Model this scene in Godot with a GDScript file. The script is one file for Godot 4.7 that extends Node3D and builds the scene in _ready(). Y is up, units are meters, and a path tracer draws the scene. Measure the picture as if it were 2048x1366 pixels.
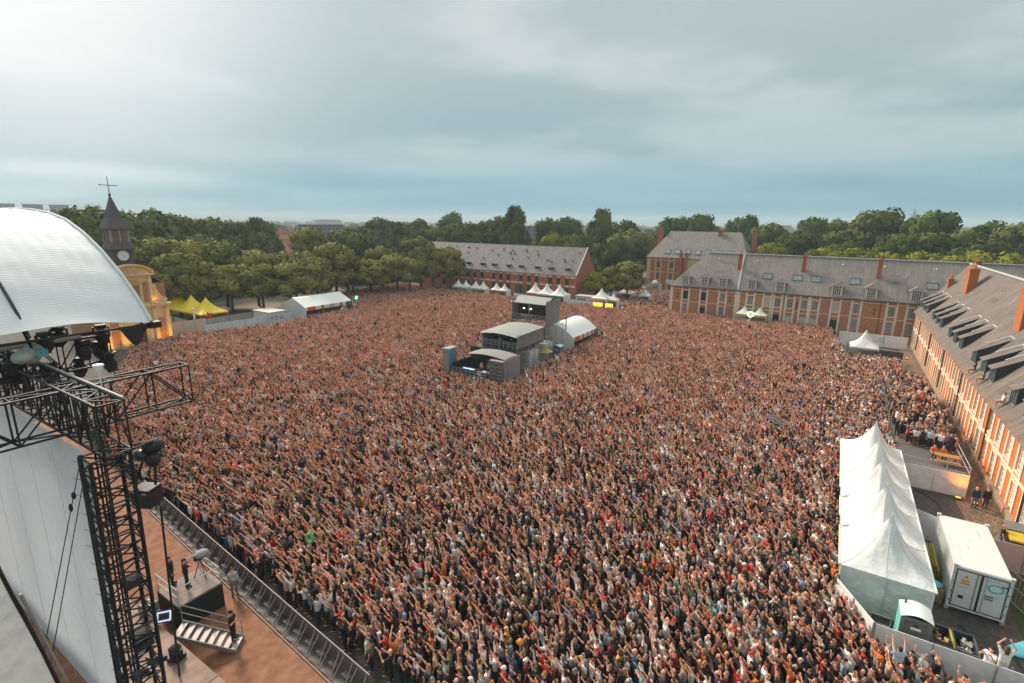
extends Node3D

# ---------------------------------------------------------------- helpers
class MB:
	var p := PackedVector3Array()
	var n := PackedVector3Array()
	var u := PackedVector2Array()
	var ix := PackedInt32Array()
	func quad(a: Vector3, b: Vector3, c: Vector3, d: Vector3, ua := Vector2(0, 0), ub := Vector2(1, 0), uc := Vector2(1, 1), ud := Vector2(0, 1)) -> void:
		var nn := (b - a).cross(d - a)
		if nn.length_squared() < 1e-12:
			nn = (c - b).cross(d - b)
		nn = nn.normalized()
		var s := p.size()
		p.append_array(PackedVector3Array([a, b, c, d]))
		n.append_array(PackedVector3Array([nn, nn, nn, nn]))
		u.append_array(PackedVector2Array([ua, ub, uc, ud]))
		ix.append_array(PackedInt32Array([s, s + 2, s + 1, s, s + 3, s + 2]))
	func tri(a: Vector3, b: Vector3, c: Vector3, ua := Vector2(0, 0), ub := Vector2(1, 0), uc := Vector2(1, 1)) -> void:
		var nn := (b - a).cross(c - a).normalized()
		var s := p.size()
		p.append_array(PackedVector3Array([a, b, c]))
		n.append_array(PackedVector3Array([nn, nn, nn]))
		u.append_array(PackedVector2Array([ua, ub, uc]))
		ix.append_array(PackedInt32Array([s, s + 2, s + 1]))
	func smooth_tri(a: Vector3, b: Vector3, c: Vector3, na: Vector3, nb: Vector3, nc: Vector3) -> void:
		var s := p.size()
		p.append_array(PackedVector3Array([a, b, c]))
		n.append_array(PackedVector3Array([na, nb, nc]))
		u.append_array(PackedVector2Array([Vector2(), Vector2(), Vector2()]))
		ix.append_array(PackedInt32Array([s, s + 2, s + 1]))
	func box(c: Vector3, s: Vector3, bs := Basis()) -> void:
		var x := bs.x * s.x * 0.5
		var y := bs.y * s.y * 0.5
		var z := bs.z * s.z * 0.5
		quad(c - x - y + z, c + x - y + z, c + x + y + z, c - x + y + z)
		quad(c + x - y - z, c - x - y - z, c - x + y - z, c + x + y - z)
		quad(c + x - y + z, c + x - y - z, c + x + y - z, c + x + y + z)
		quad(c - x - y - z, c - x - y + z, c - x + y + z, c - x + y - z)
		quad(c - x + y + z, c + x + y + z, c + x + y - z, c - x + y - z)
		quad(c - x - y - z, c + x - y - z, c + x - y + z, c - x - y + z)
	func bar(a: Vector3, b: Vector3, w: float, h: float) -> void:
		var d := b - a
		var zz := d.normalized()
		var xx := zz.cross(Vector3.UP)
		if xx.length() < 0.01:
			xx = Vector3.RIGHT
		xx = xx.normalized()
		box((a + b) * 0.5, Vector3(w, h, d.length()), Basis(xx, zz.cross(xx), zz))
	func tube(a: Vector3, b: Vector3, ra: float, rb: float, sides := 6, caps := true) -> void:
		var y := (b - a).normalized()
		var x := y.cross(Vector3.UP)
		if x.length() < 0.05:
			x = y.cross(Vector3.RIGHT)
		x = x.normalized()
		var z := x.cross(y)
		var s := p.size()
		for i in sides:
			var t := TAU * i / sides
			var o := x * cos(t) + z * sin(t)
			p.append(a + o * ra)
			p.append(b + o * rb)
			n.append(o)
			n.append(o)
			u.append(Vector2(float(i) / sides, 0))
			u.append(Vector2(float(i) / sides, 1))
		for i in sides:
			var j := (i + 1) % sides
			ix.append_array(PackedInt32Array([s + i * 2, s + j * 2, s + j * 2 + 1, s + i * 2, s + j * 2 + 1, s + i * 2 + 1]))
		if caps:
			for i in sides:
				var t0 := TAU * i / sides
				var t1 := TAU * (i + 1) / sides
				if rb > 0.001:
					tri(b, b + (x * cos(t1) + z * sin(t1)) * rb, b + (x * cos(t0) + z * sin(t0)) * rb)
				if ra > 0.001:
					tri(a, a + (x * cos(t0) + z * sin(t0)) * ra, a + (x * cos(t1) + z * sin(t1)) * ra)
	func ball(c: Vector3, r: Vector3, rings := 6, seg := 8) -> void:
		var s := p.size()
		for i in rings + 1:
			var f := PI * i / rings
			for j in seg:
				var t := TAU * j / seg
				var d := Vector3(sin(f) * cos(t), cos(f), sin(f) * sin(t))
				p.append(c + d * r)
				n.append((d / r).normalized())
				u.append(Vector2(float(j) / seg, float(i) / rings))
		for i in rings:
			for j in seg:
				var k := (j + 1) % seg
				var a := s + i * seg + j
				var b := s + i * seg + k
				ix.append_array(PackedInt32Array([a, a + seg, b + seg, a, b + seg, b]))
	func grid(pts: Array, us: Array = []) -> void:
		# rows of points with smooth normals
		var rows := pts.size()
		var cols: int = pts[0].size()
		var s := p.size()
		for i in rows:
			for j in cols:
				var a: Vector3 = pts[mini(i + 1, rows - 1)][j] - pts[maxi(i - 1, 0)][j]
				var b: Vector3 = pts[i][mini(j + 1, cols - 1)] - pts[i][maxi(j - 1, 0)]
				p.append(pts[i][j])
				n.append(b.cross(a).normalized())
				u.append(us[i][j] if us.size() else Vector2(float(j) / (cols - 1), float(i) / (rows - 1)))
		for i in rows - 1:
			for j in cols - 1:
				var q := s + i * cols + j
				ix.append_array(PackedInt32Array([q, q + cols + 1, q + 1, q, q + cols, q + cols + 1]))
	func add(o: Array) -> void:
		var s := p.size()
		p.append_array(o[0])
		n.append_array(o[1])
		for i in o[0].size():
			u.append(Vector2())
		for i in o[2]:
			ix.append(i + s)
	func mesh() -> ArrayMesh:
		var a := []
		a.resize(Mesh.ARRAY_MAX)
		a[Mesh.ARRAY_VERTEX] = p
		a[Mesh.ARRAY_NORMAL] = n
		a[Mesh.ARRAY_TEX_UV] = u
		a[Mesh.ARRAY_INDEX] = ix
		var m := ArrayMesh.new()
		m.add_surface_from_arrays(Mesh.PRIMITIVE_TRIANGLES, a)
		return m

var rng := RandomNumberGenerator.new()
var names := {}
var mats := {}
var unit_box: ArrayMesh
var unit_tube: ArrayMesh
var unit_ball: ArrayMesh
var win_cache := {}

func numbered(par: Node, called: String) -> String:
	var key := str(par.get_instance_id()) + "/" + called
	var k: int = names.get(key, 0)
	names[key] = k + 1
	return called if k == 0 else "%s_%03d" % [called, k]

func tag(o: Node, label: String, category: String, group := "") -> Node:
	o.set_meta("label", label)
	o.set_meta("category", category)
	if group:
		o.set_meta("group", group)
	return o

func thing(called: String, label: String, category: String, at := Vector3.ZERO, turn := 0.0, group := "") -> Node3D:
	var o := Node3D.new()
	o.name = numbered(self, called)
	add_child(o, true)
	o.position = at
	o.rotation.y = turn
	tag(o, label, category, group)
	return o

func obj(called: String, mesh: Mesh, m: Material, par: Node = null, at := Transform3D()) -> MeshInstance3D:
	if par == null:
		par = self
	var o := MeshInstance3D.new()
	o.name = numbered(par, called)
	o.mesh = mesh
	o.material_override = m
	o.transform = at
	par.add_child(o, true)
	return o

func struct(called: String, mesh: Mesh, m: Material) -> MeshInstance3D:
	var o := obj(called, mesh, m)
	o.set_meta("kind", "structure")
	o.set_meta("label", called.replace("_", " "))
	return o

func block(par: Node, called: String, c: Vector3, s: Vector3, m: Material, bs := Basis()) -> MeshInstance3D:
	return obj(called, unit_box, m, par, Transform3D(Basis(bs.x * s.x, bs.y * s.y, bs.z * s.z), c))

func stick(par: Node, called: String, a: Vector3, b: Vector3, r: float, m: Material) -> MeshInstance3D:
	var d := b - a
	var y := d.normalized()
	var x := y.cross(Vector3.UP)
	if x.length() < 0.05:
		x = y.cross(Vector3.RIGHT)
	x = x.normalized()
	return obj(called, unit_tube, m, par, Transform3D(Basis(x * r, d, x.cross(y) * r), a))

func globe(par: Node, called: String, c: Vector3, r: Vector3, m: Material) -> MeshInstance3D:
	return obj(called, unit_ball, m, par, Transform3D(Basis.from_scale(r), c))

func lin(r: float, g: float, b: float) -> Color:
	return Color(r, g, b).linear_to_srgb()

func mat(r: float, g: float, b: float, rough := 0.85, metal := 0.0) -> StandardMaterial3D:
	var key := "%.3f %.3f %.3f %.2f %.2f" % [r, g, b, rough, metal]
	if not mats.has(key):
		var m := StandardMaterial3D.new()
		m.albedo_color = lin(r, g, b)
		m.roughness = rough
		m.metallic = metal
		mats[key] = m
	return mats[key]

func noisy(a: Color, b: Color, freq: float, scale: float, rough := 0.9, oct := 4, seed_ := 1, stretch := Vector3.ONE, size := 256) -> StandardMaterial3D:
	# world-space mottling between two base colours (given in sRGB)
	var f := FastNoiseLite.new()
	f.seed = seed_
	f.frequency = freq
	f.fractal_octaves = oct
	var g := Gradient.new()
	g.offsets = PackedFloat32Array([0.2, 0.8])
	g.colors = PackedColorArray([a, b])
	var t := NoiseTexture2D.new()
	t.width = size
	t.height = size
	t.seamless = true
	t.noise = f
	t.color_ramp = g
	var m := StandardMaterial3D.new()
	m.albedo_texture = t
	m.uv1_triplanar = true
	m.uv1_world_triplanar = true
	m.uv1_scale = stretch / scale
	m.roughness = rough
	return m

func glow(r: float, g: float, b: float, e: float) -> StandardMaterial3D:
	var m := StandardMaterial3D.new()
	m.albedo_color = lin(r, g, b)
	m.emission_enabled = true
	m.emission = lin(r, g, b)
	m.emission_energy_multiplier = e
	return m

func xf(o: Vector3, ud: Vector3) -> Transform3D:
	return Transform3D(Basis(ud, Vector3.UP, ud.cross(Vector3.UP)), o)

func wall_mesh(L: float, H: float, holes: Array, deep := 0.22) -> ArrayMesh:
	# a wall in the xy plane, facing +z, with real recessed openings [x0, x1, y0, y1]
	var us := [0.0, L]
	var vs := [0.0, H]
	for h in holes:
		us.append_array([h[0], h[1]])
		vs.append_array([h[2], h[3]])
	us.sort()
	vs.sort()
	var m := MB.new()
	for i in us.size() - 1:
		if us[i + 1] - us[i] < 0.001:
			continue
		for j in vs.size() - 1:
			if vs[j + 1] - vs[j] < 0.001:
				continue
			var cx: float = (us[i] + us[i + 1]) * 0.5
			var cy: float = (vs[j] + vs[j + 1]) * 0.5
			var open := false
			for h in holes:
				if cx > h[0] and cx < h[1] and cy > h[2] and cy < h[3]:
					open = true
					break
			if not open:
				m.quad(Vector3(us[i], vs[j], 0), Vector3(us[i + 1], vs[j], 0), Vector3(us[i + 1], vs[j + 1], 0), Vector3(us[i], vs[j + 1], 0))
	for h in holes:
		var a := Vector3(h[0], h[2], 0)
		var b := Vector3(h[1], h[2], 0)
		var c := Vector3(h[1], h[3], 0)
		var d := Vector3(h[0], h[3], 0)
		var k := Vector3(0, 0, -deep)
		m.quad(a, a + k, b + k, b)
		m.quad(b, b + k, c + k, c)
		m.quad(c, c + k, d + k, d)
		m.quad(d, d + k, a + k, a)
	return m.mesh()

func window_part(par: Node, at: Transform3D, w: float, h: float, nx: int, ny: int, fm: Material, pm: Material, bar := 0.06, called := "window") -> MeshInstance3D:
	# at: bottom centre of the opening, z outward; frame and muntins stand in the recess
	var key := "%.2f %.2f %d %d %.3f" % [w, h, nx, ny, bar]
	if not win_cache.has(key):
		var f := MB.new()
		var e := bar * 1.5
		f.box(Vector3(-w / 2 + e / 2, h / 2, 0), Vector3(e, h, 0.08))
		f.box(Vector3(w / 2 - e / 2, h / 2, 0), Vector3(e, h, 0.08))
		f.box(Vector3(0, e / 2, 0.002), Vector3(w - 2 * e, e, 0.08))
		f.box(Vector3(0, h - e / 2, 0.002), Vector3(w - 2 * e, e, 0.08))
		for i in range(1, nx):
			f.box(Vector3(-w / 2 + w * i / nx, h / 2, -0.004), Vector3(bar, h - 2 * e, 0.06))
		for j in range(1, ny):
			f.box(Vector3(0, h * j / ny, -0.008), Vector3(w - 2 * e, bar * 0.8, 0.05))
		var q := MB.new()
		q.quad(Vector3(-w / 2, 0, -0.03), Vector3(w / 2, 0, -0.03), Vector3(w / 2, h, -0.03), Vector3(-w / 2, h, -0.03))
		win_cache[key] = [f.mesh(), q.mesh()]
	var o := obj(called, win_cache[key][0], fm, par, at)
	obj("pane", win_cache[key][1], pm, o)
	return o

# ---------------------------------------------------------------- surface nets for bodies
func net(bones: Array, cell: float, k := 55.0) -> Array:
	var lo := Vector3(9, 9, 9)
	var hi := -lo
	for b in bones:
		var m: float = maxf(b[2], b[3]) + cell * 2.5
		lo = lo.min(b[0] - Vector3.ONE * m).min(b[1] - Vector3.ONE * m)
		hi = hi.max(b[0] + Vector3.ONE * m).max(b[1] + Vector3.ONE * m)
	var nx := int((hi.x - lo.x) / cell) + 2
	var ny := int((hi.y - lo.y) / cell) + 2
	var nz := int((hi.z - lo.z) / cell) + 2
	var acc := PackedFloat32Array()
	acc.resize(nx * ny * nz)
	for b in bones:
		var a: Vector3 = b[0]
		var ab: Vector3 = b[1] - b[0]
		var ra: float = b[2]
		var dr: float = b[3] - ra
		var l2: float = maxf(ab.length_squared(), 1e-9)
		var m: float = maxf(b[2], b[3]) + 0.075
		var l := (a.min(b[1]) - Vector3.ONE * m - lo) / cell
		var h := (a.max(b[1]) + Vector3.ONE * m - lo) / cell
		for z in range(maxi(0, int(l.z)), mini(nz - 1, int(h.z) + 1) + 1):
			for y in range(maxi(0, int(l.y)), mini(ny - 1, int(h.y) + 1) + 1):
				var row := (z * ny + y) * nx
				var q := lo + Vector3(0, y, z) * cell - a
				for x in range(maxi(0, int(l.x)), mini(nx - 1, int(h.x) + 1) + 1):
					var v := Vector3(q.x + x * cell, q.y, q.z)
					var t := clampf(v.dot(ab) / l2, 0.0, 1.0)
					var d := (v - ab * t).length() - ra - dr * t
					if d < 0.075:
						acc[row + x] += exp(-k * d)
	var f := PackedFloat32Array()
	f.resize(acc.size())
	for i in acc.size():
		f[i] = clampf(log(acc[i] + 1e-4), -3.0, 3.0)
	var vid := PackedInt32Array()
	vid.resize(acc.size())
	vid.fill(-1)
	var P := PackedVector3Array()
	var N := PackedVector3Array()
	var I := PackedInt32Array()
	var off := [0, 1, nx, nx + 1, nx * ny, nx * ny + 1, nx * ny + nx, nx * ny + nx + 1]
	var cor := []
	for c in 8:
		cor.append(Vector3(c & 1, (c >> 1) & 1, (c >> 2) & 1))
	var edges := [[0, 1], [2, 3], [4, 5], [6, 7], [0, 2], [1, 3], [4, 6], [5, 7], [0, 4], [1, 5], [2, 6], [3, 7]]
	for z in nz - 1:
		for y in ny - 1:
			var row := (z * ny + y) * nx
			for x in nx - 1:
				var i := row + x
				var cnt := 0
				for o in off:
					if f[i + o] > 0.0:
						cnt += 1
				if cnt == 0 or cnt == 8:
					continue
				var s := Vector3.ZERO
				var w := 0
				for e in edges:
					var fa := f[i + off[e[0]]]
					var fb := f[i + off[e[1]]]
					if (fa > 0.0) != (fb > 0.0):
						s += cor[e[0]].lerp(cor[e[1]], fa / (fa - fb))
						w += 1
				var g := Vector3.ZERO
				for c in 8:
					g -= (cor[c] - Vector3.ONE * 0.5) * f[i + off[c]]
				vid[i] = P.size()
				P.append(lo + (Vector3(x, y, z) + s / w) * cell)
				N.append(g.normalized())
	var sx := 1
	var sy := nx
	var sz := nx * ny
	for z in range(1, nz - 1):
		for y in range(1, ny - 1):
			var row := (z * ny + y) * nx
			for x in range(1, nx - 1):
				var i := row + x
				if vid[i] < 0:
					continue
				var a := f[i] > 0.0
				for ax in 3:
					var st: int = [sx, sy, sz][ax]
					var s1: int = [sy, sz, sx][ax]
					var s2: int = [sz, sx, sy][ax]
					if a == (f[i + st] > 0.0):
						continue
					var v0 := vid[i]
					var v1 := vid[i - s1]
					var v2 := vid[i - s1 - s2]
					var v3 := vid[i - s2]
					if v1 < 0 or v2 < 0 or v3 < 0:
						continue
					if a:
						I.append_array(PackedInt32Array([v0, v2, v1, v0, v3, v2]))
					else:
						I.append_array(PackedInt32Array([v0, v1, v2, v0, v2, v3]))
	return [P, N, I]

# ---------------------------------------------------------------- people
var P_body := []
var P_shirt := []
var P_long := []
var P_hair := []
var P_legs: ArrayMesh
var P_shoes: ArrayMesh
var P_sit: ArrayMesh
var P_sit_shirt: ArrayMesh
var P_sit_legs: ArrayMesh
var arms := []
const POSES := ["arms_down", "right_up", "left_up", "clap_high", "fist", "wide", "crossed", "phone", "mixed", "both_forward"]

func arm_set() -> void:
	# for each pose: left upper, left fore, right upper, right fore; x is mirrored for the right arm (x = -1), the figure faces +z
	var down := [Vector3(0.16, -1, 0.05), Vector3(0.04, -1, 0.2)]
	var up := [Vector3(0.12, 0.72, 0.62), Vector3(0.0, 0.8, 0.58)]
	var high := [Vector3(0.25, 0.95, 0.15), Vector3(0.02, 1, 0.12)]
	var fist := [Vector3(0.5, 0.45, 0.6), Vector3(-0.1, 1, 0.15)]
	var clap := [Vector3(0.4, 0.85, 0.35), Vector3(-0.55, 0.8, 0.2)]
	var wide := [Vector3(0.62, 0.8, 0.25), Vector3(0.3, 0.95, 0.15)]
	var cross := [Vector3(0.2, -0.95, 0.25), Vector3(-0.9, 0.15, 0.45)]
	var phone := [Vector3(0.25, -0.25, 0.85), Vector3(-0.35, 0.8, 0.45)]
	arms = [[down, down], [down, up], [up, down], [clap, clap], [down, fist], [wide, wide], [cross, cross], [phone, phone], [fist, high], [up, up]]

func arm_points(pose: int, side: int) -> Array:
	var s := 1.0 if side == 0 else -1.0
	var a: Array = arms[pose][side]
	var sh := Vector3(0.19 * s, 1.41, 0)
	var du: Vector3 = (a[0] * Vector3(s, 1, 1)).normalized()
	var df: Vector3 = (a[1] * Vector3(s, 1, 1)).normalized()
	if du.y > 0.3:
		sh.y += 0.04
	var el := sh + du * 0.29
	var wr := el + df * 0.26
	return [sh, el, wr, df]

func hand(m: MB, wr: Vector3, df: Vector3, s: float, curl: float) -> void:
	# palm, four unequal fingers in two bent pieces and a thumb from the side of the palm
	var side := df.cross(Vector3(0, 0.3, 1)).normalized() * s
	var nrm := side.cross(df).normalized()
	m.tube(wr - df * 0.01, wr + df * 0.085, 0.027, 0.036, 6, true)
	for i in 4:
		var o := side * (float(i) - 1.5) * 0.019
		var L: float = [0.068, 0.082, 0.078, 0.058][i]
		var a := wr + df * 0.08 + o
		var b := a + (df + o * 3.0).normalized() * L * 0.55
		var c := b + (df + o * 3.0 + nrm * curl).normalized() * L * 0.5
		m.tube(a, b, 0.010, 0.009, 4, false)
		m.tube(b, c, 0.009, 0.007, 4, true)
	var t0 := wr + df * 0.025 - side * 0.026
	var t1 := t0 + (df * 0.7 - side * 0.75).normalized() * 0.042
	m.tube(t0, t1, 0.012, 0.010, 4, false)
	m.tube(t1, t1 + (df - side * 0.25 + nrm * curl).normalized() * 0.034, 0.010, 0.008, 4, true)

func torso_bones(g: float) -> Array:
	return [[Vector3(-0.075, 0.98, 0), Vector3(-0.095, 1.34, 0.005), 0.105 + g, 0.108 + g], [Vector3(0.075, 0.98, 0), Vector3(0.095, 1.34, 0.005), 0.105 + g, 0.108 + g],
		[Vector3(-0.17, 1.415, 0), Vector3(0.17, 1.415, 0), 0.058 + g, 0.058 + g]]

func head_bones() -> Array:
	return [[Vector3(0, 1.42, -0.01), Vector3(0, 1.55, 0.015), 0.056, 0.052], [Vector3(0, 1.675, -0.012), Vector3(0, 1.60, 0.025), 0.092, 0.066],
		[Vector3(0, 1.63, 0.088), Vector3(0, 1.605, 0.108), 0.012, 0.018], [Vector3(-0.09, 1.64, 0), Vector3(-0.096, 1.61, 0), 0.018, 0.014], [Vector3(0.09, 1.64, 0), Vector3(0.096, 1.61, 0), 0.018, 0.014],
		[Vector3(0, 1.565, 0.07), Vector3(0, 1.56, 0.075), 0.022, 0.022]]

func leg_bones(g: float) -> Array:
	var r := []
	for s in [-1.0, 1.0]:
		r.append([Vector3(0.095 * s, 0.92, 0), Vector3(0.105 * s, 0.50, 0.015), 0.092 + g, 0.058 + g])
		r.append([Vector3(0.105 * s, 0.50, 0.015), Vector3(0.115 * s, 0.09, -0.02), 0.056 + g, 0.038 + g])
	return r

func tidy(o: Array) -> ArrayMesh:
	var m := MB.new()
	m.add(o)
	return m.mesh()

func make_people() -> void:
	arm_set()
	for pose in arms.size():
		var b := torso_bones(0.0)
		b.append_array(head_bones())
		b.append_array(leg_bones(0.0))
		for s in [-1.0, 1.0]:
			b.append([Vector3(0.115 * s, 0.05, -0.03), Vector3(0.135 * s, 0.04, 0.15), 0.042, 0.034])
		var sl := torso_bones(0.016)
		var ll := torso_bones(0.024)
		var hm := MB.new()
		for side in 2:
			var a := arm_points(pose, side)
			b.append([a[0], a[1], 0.050, 0.040])
			b.append([a[1], a[2], 0.040, 0.028])
			sl.append([a[0], a[0].lerp(a[1], 0.62), 0.066, 0.060])
			ll.append([a[0], a[1], 0.068, 0.056])
			ll.append([a[1], a[1].lerp(a[2], 0.88), 0.056, 0.046])
			hand(hm, a[2], a[3], 1.0 if side == 0 else -1.0, 1.6 if pose in [4, 6] else 0.35)
		var m := MB.new()
		m.add(net(b, 0.024))
		m.add([hm.p, hm.n, hm.ix])
		P_body.append(m.mesh())
		P_shirt.append(tidy(net(sl, 0.028)))
		P_long.append(tidy(net(ll, 0.028)))
	var lb := leg_bones(0.014)
	lb.append([Vector3(-0.07, 0.97, 0), Vector3(0.07, 0.97, 0), 0.115, 0.115])
	P_legs = tidy(net(lb, 0.028))
	var sb := []
	for s in [-1.0, 1.0]:
		sb.append([Vector3(0.115 * s, 0.06, -0.03), Vector3(0.135 * s, 0.05, 0.16), 0.055, 0.045])
	P_shoes = tidy(net(sb, 0.022))
	# hair: short crop, long, cap, bun, thin sides
	var eyes := MB.new()
	for s in [-1.0, 1.0]:
		eyes.ball(Vector3(0.034 * s, 1.645, 0.076), Vector3(0.013, 0.008, 0.008), 3, 5)
		eyes.box(Vector3(0.036 * s, 1.667, 0.076), Vector3(0.034, 0.007, 0.012))
	var sets := [
		[[Vector3(0, 1.70, -0.022), Vector3(0, 1.64, -0.045), 0.094, 0.076]],
		[[Vector3(0, 1.70, -0.025), Vector3(0, 1.62, -0.05), 0.098, 0.09], [Vector3(-0.04, 1.62, -0.07), Vector3(-0.045, 1.40, -0.11), 0.06, 0.035], [Vector3(0.04, 1.62, -0.07), Vector3(0.045, 1.40, -0.11), 0.06, 0.035], [Vector3(-0.088, 1.64, -0.02), Vector3(-0.10, 1.48, -0.01), 0.03, 0.024], [Vector3(0.088, 1.64, -0.02), Vector3(0.10, 1.48, -0.01), 0.03, 0.024]],
		[[Vector3(0, 1.715, -0.015), Vector3(0, 1.70, -0.03), 0.093, 0.093], [Vector3(-0.04, 1.70, 0.08), Vector3(0.04, 1.70, 0.08), 0.02, 0.02], [Vector3(-0.04, 1.695, 0.125), Vector3(0.04, 1.695, 0.125), 0.014, 0.014]],
		[[Vector3(0, 1.695, -0.025), Vector3(0, 1.63, -0.045), 0.096, 0.08], [Vector3(0, 1.76, -0.085), Vector3(0, 1.765, -0.09), 0.045, 0.045]],
		[[Vector3(-0.08, 1.66, -0.03), Vector3(0.0, 1.63, -0.085), 0.026, 0.03], [Vector3(0.08, 1.66, -0.03), Vector3(0.0, 1.63, -0.085), 0.026, 0.03]]]
	for s in sets:
		var m := MB.new()
		m.add(net(s, 0.02))
		m.add([eyes.p, eyes.n, eyes.ix])
		P_hair.append(m.mesh())
	# a seated figure, hips at the origin height of a seat (0.45 m)
	var up := Transform3D(Basis(), Vector3(0, -0.46, 0))
	var b := torso_bones(0.0)
	b.append_array(head_bones())
	var hm := MB.new()
	var sl := torso_bones(0.016)
	for s in [-1.0, 1.0]:
		var sh := Vector3(0.19 * s, 1.40, 0)
		var el := Vector3(0.24 * s, 1.14, 0.06)
		var wr := Vector3(0.12 * s, 1.06, 0.28)
		b.append([sh, el, 0.05, 0.04])
		b.append([el, wr, 0.04, 0.028])
		sl.append([sh, sh.lerp(el, 0.6), 0.066, 0.06])
		hand(hm, wr, (wr - el).normalized(), s, 0.8)
		b.append([Vector3(0.09 * s, 0.95, 0), Vector3(0.11 * s, 0.95, 0.42), 0.09, 0.06])
		b.append([Vector3(0.11 * s, 0.95, 0.42), Vector3(0.12 * s, 0.54, 0.44), 0.056, 0.038])
		b.append([Vector3(0.12 * s, 0.51, 0.43), Vector3(0.13 * s, 0.50, 0.60), 0.042, 0.034])
	var m2 := MB.new()
	m2.add(net(b, 0.026))
	m2.add([hm.p, hm.n, hm.ix])
	for i in m2.p.size():
		m2.p[i] = up * m2.p[i]
	P_sit = m2.mesh()
	var m3 := MB.new()
	m3.add(net(sl, 0.028))
	for i in m3.p.size():
		m3.p[i] = up * m3.p[i]
	P_sit_shirt = m3.mesh()
	var tb := [[Vector3(-0.07, 0.97, 0), Vector3(0.07, 0.97, 0), 0.115, 0.115]]
	for s in [-1.0, 1.0]:
		tb.append([Vector3(0.09 * s, 0.95, 0), Vector3(0.11 * s, 0.95, 0.42), 0.104, 0.074])
		tb.append([Vector3(0.11 * s, 0.95, 0.42), Vector3(0.12 * s, 0.62, 0.44), 0.07, 0.055])
	var m4 := MB.new()
	m4.add(net(tb, 0.028))
	for i in m4.p.size():
		m4.p[i] = up * m4.p[i]
	P_sit_legs = m4.mesh()

const SKIN := [[0.78, 0.37, 0.24], [0.70, 0.32, 0.20], [0.82, 0.43, 0.29], [0.62, 0.27, 0.165], [0.79, 0.385, 0.26], [0.16, 0.075, 0.045]]
const HAIRC := [["dark", 0.02, 0.014, 0.01], ["brown", 0.045, 0.022, 0.012], ["light brown", 0.11, 0.055, 0.024], ["blond", 0.30, 0.165, 0.06], ["black", 0.01, 0.009, 0.009], ["grey", 0.20, 0.18, 0.17], ["auburn", 0.14, 0.045, 0.02]]
const CLOTH := [["black", 0.008, 0.008, 0.009, 46], ["white", 0.74, 0.70, 0.67, 25], ["grey", 0.17, 0.165, 0.165, 6], ["navy", 0.018, 0.028, 0.06, 9], ["red", 0.48, 0.022, 0.014, 6], ["blue", 0.05, 0.13, 0.27, 4], ["beige", 0.52, 0.36, 0.25, 9],
	["pink", 0.58, 0.27, 0.24, 5], ["green", 0.05, 0.12, 0.065, 2], ["orange", 0.66, 0.18, 0.025, 3], ["turquoise", 0.12, 0.36, 0.37, 2], ["yellow", 0.56, 0.36, 0.06, 1], ["maroon", 0.13, 0.02, 0.025, 4], ["pale blue", 0.36, 0.46, 0.54, 6], ["khaki", 0.17, 0.14, 0.07, 4], ["charcoal", 0.03, 0.03, 0.033, 10]]

func pick_cloth() -> int:
	var t := rng.randf() * 134.0
	for i in CLOTH.size():
		t -= CLOTH[i][4]
		if t < 0:
			return i
	return 0

func pick_pose(wild: float) -> int:
	var t := rng.randf()
	if t < wild:
		var q := rng.randf()
		return 1 if q < 0.28 else 2 if q < 0.48 else 9 if q < 0.68 else 8 if q < 0.78 else 3 if q < 0.86 else 5 if q < 0.94 else 4
	var q2 := rng.randf()
	return 0 if q2 < 0.5 else 6 if q2 < 0.72 else 7 if q2 < 0.9 else 4

func pick_hair() -> int:
	var t := rng.randf()
	return 0 if t < 0.45 else 1 if t < 0.76 else 2 if t < 0.83 else 3 if t < 0.90 else 4

func cl(a: Array, o := 1) -> StandardMaterial3D:
	return mat(a[o], a[o + 1], a[o + 2], 0.9)

func person(label: String, at: Vector3, turn: float, pose: int, top: Array, trousers: Array, hair: int, hairc: Array, skin: Array, long := false, group := "", shoes := true, h := 1.0, called := "person") -> Node3D:
	# pose -1 is seated on a seat whose height is at.y + 0.45
	var o := thing(called, label, "person", at, turn, group)
	o.scale = Vector3.ONE * h
	if pose < 0:
		obj("body", P_sit, cl(skin, 0), o)
		obj("shirt", P_sit_shirt, cl(top, 0), o)
		obj("trousers", P_sit_legs, cl(trousers, 0), o)
		obj("hair", P_hair[hair], cl(hairc), o, Transform3D(Basis(), Vector3(0, -0.46, 0)))
		return o
	obj("body", P_body[pose], cl(skin, 0), o)
	obj("shirt", (P_long if long else P_shirt)[pose], cl(top, 0), o)
	obj("trousers", P_legs, cl(trousers, 0), o)
	obj("cap" if hair == 2 else "hair", P_hair[hair], cl(hairc), o)
	if shoes:
		obj("shoes", P_shoes, mat(0.02, 0.02, 0.02), o)
	return o

func inside(x: float, z: float, poly: PackedVector2Array) -> bool:
	return Geometry2D.is_point_in_polygon(Vector2(x, z), poly)

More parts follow.
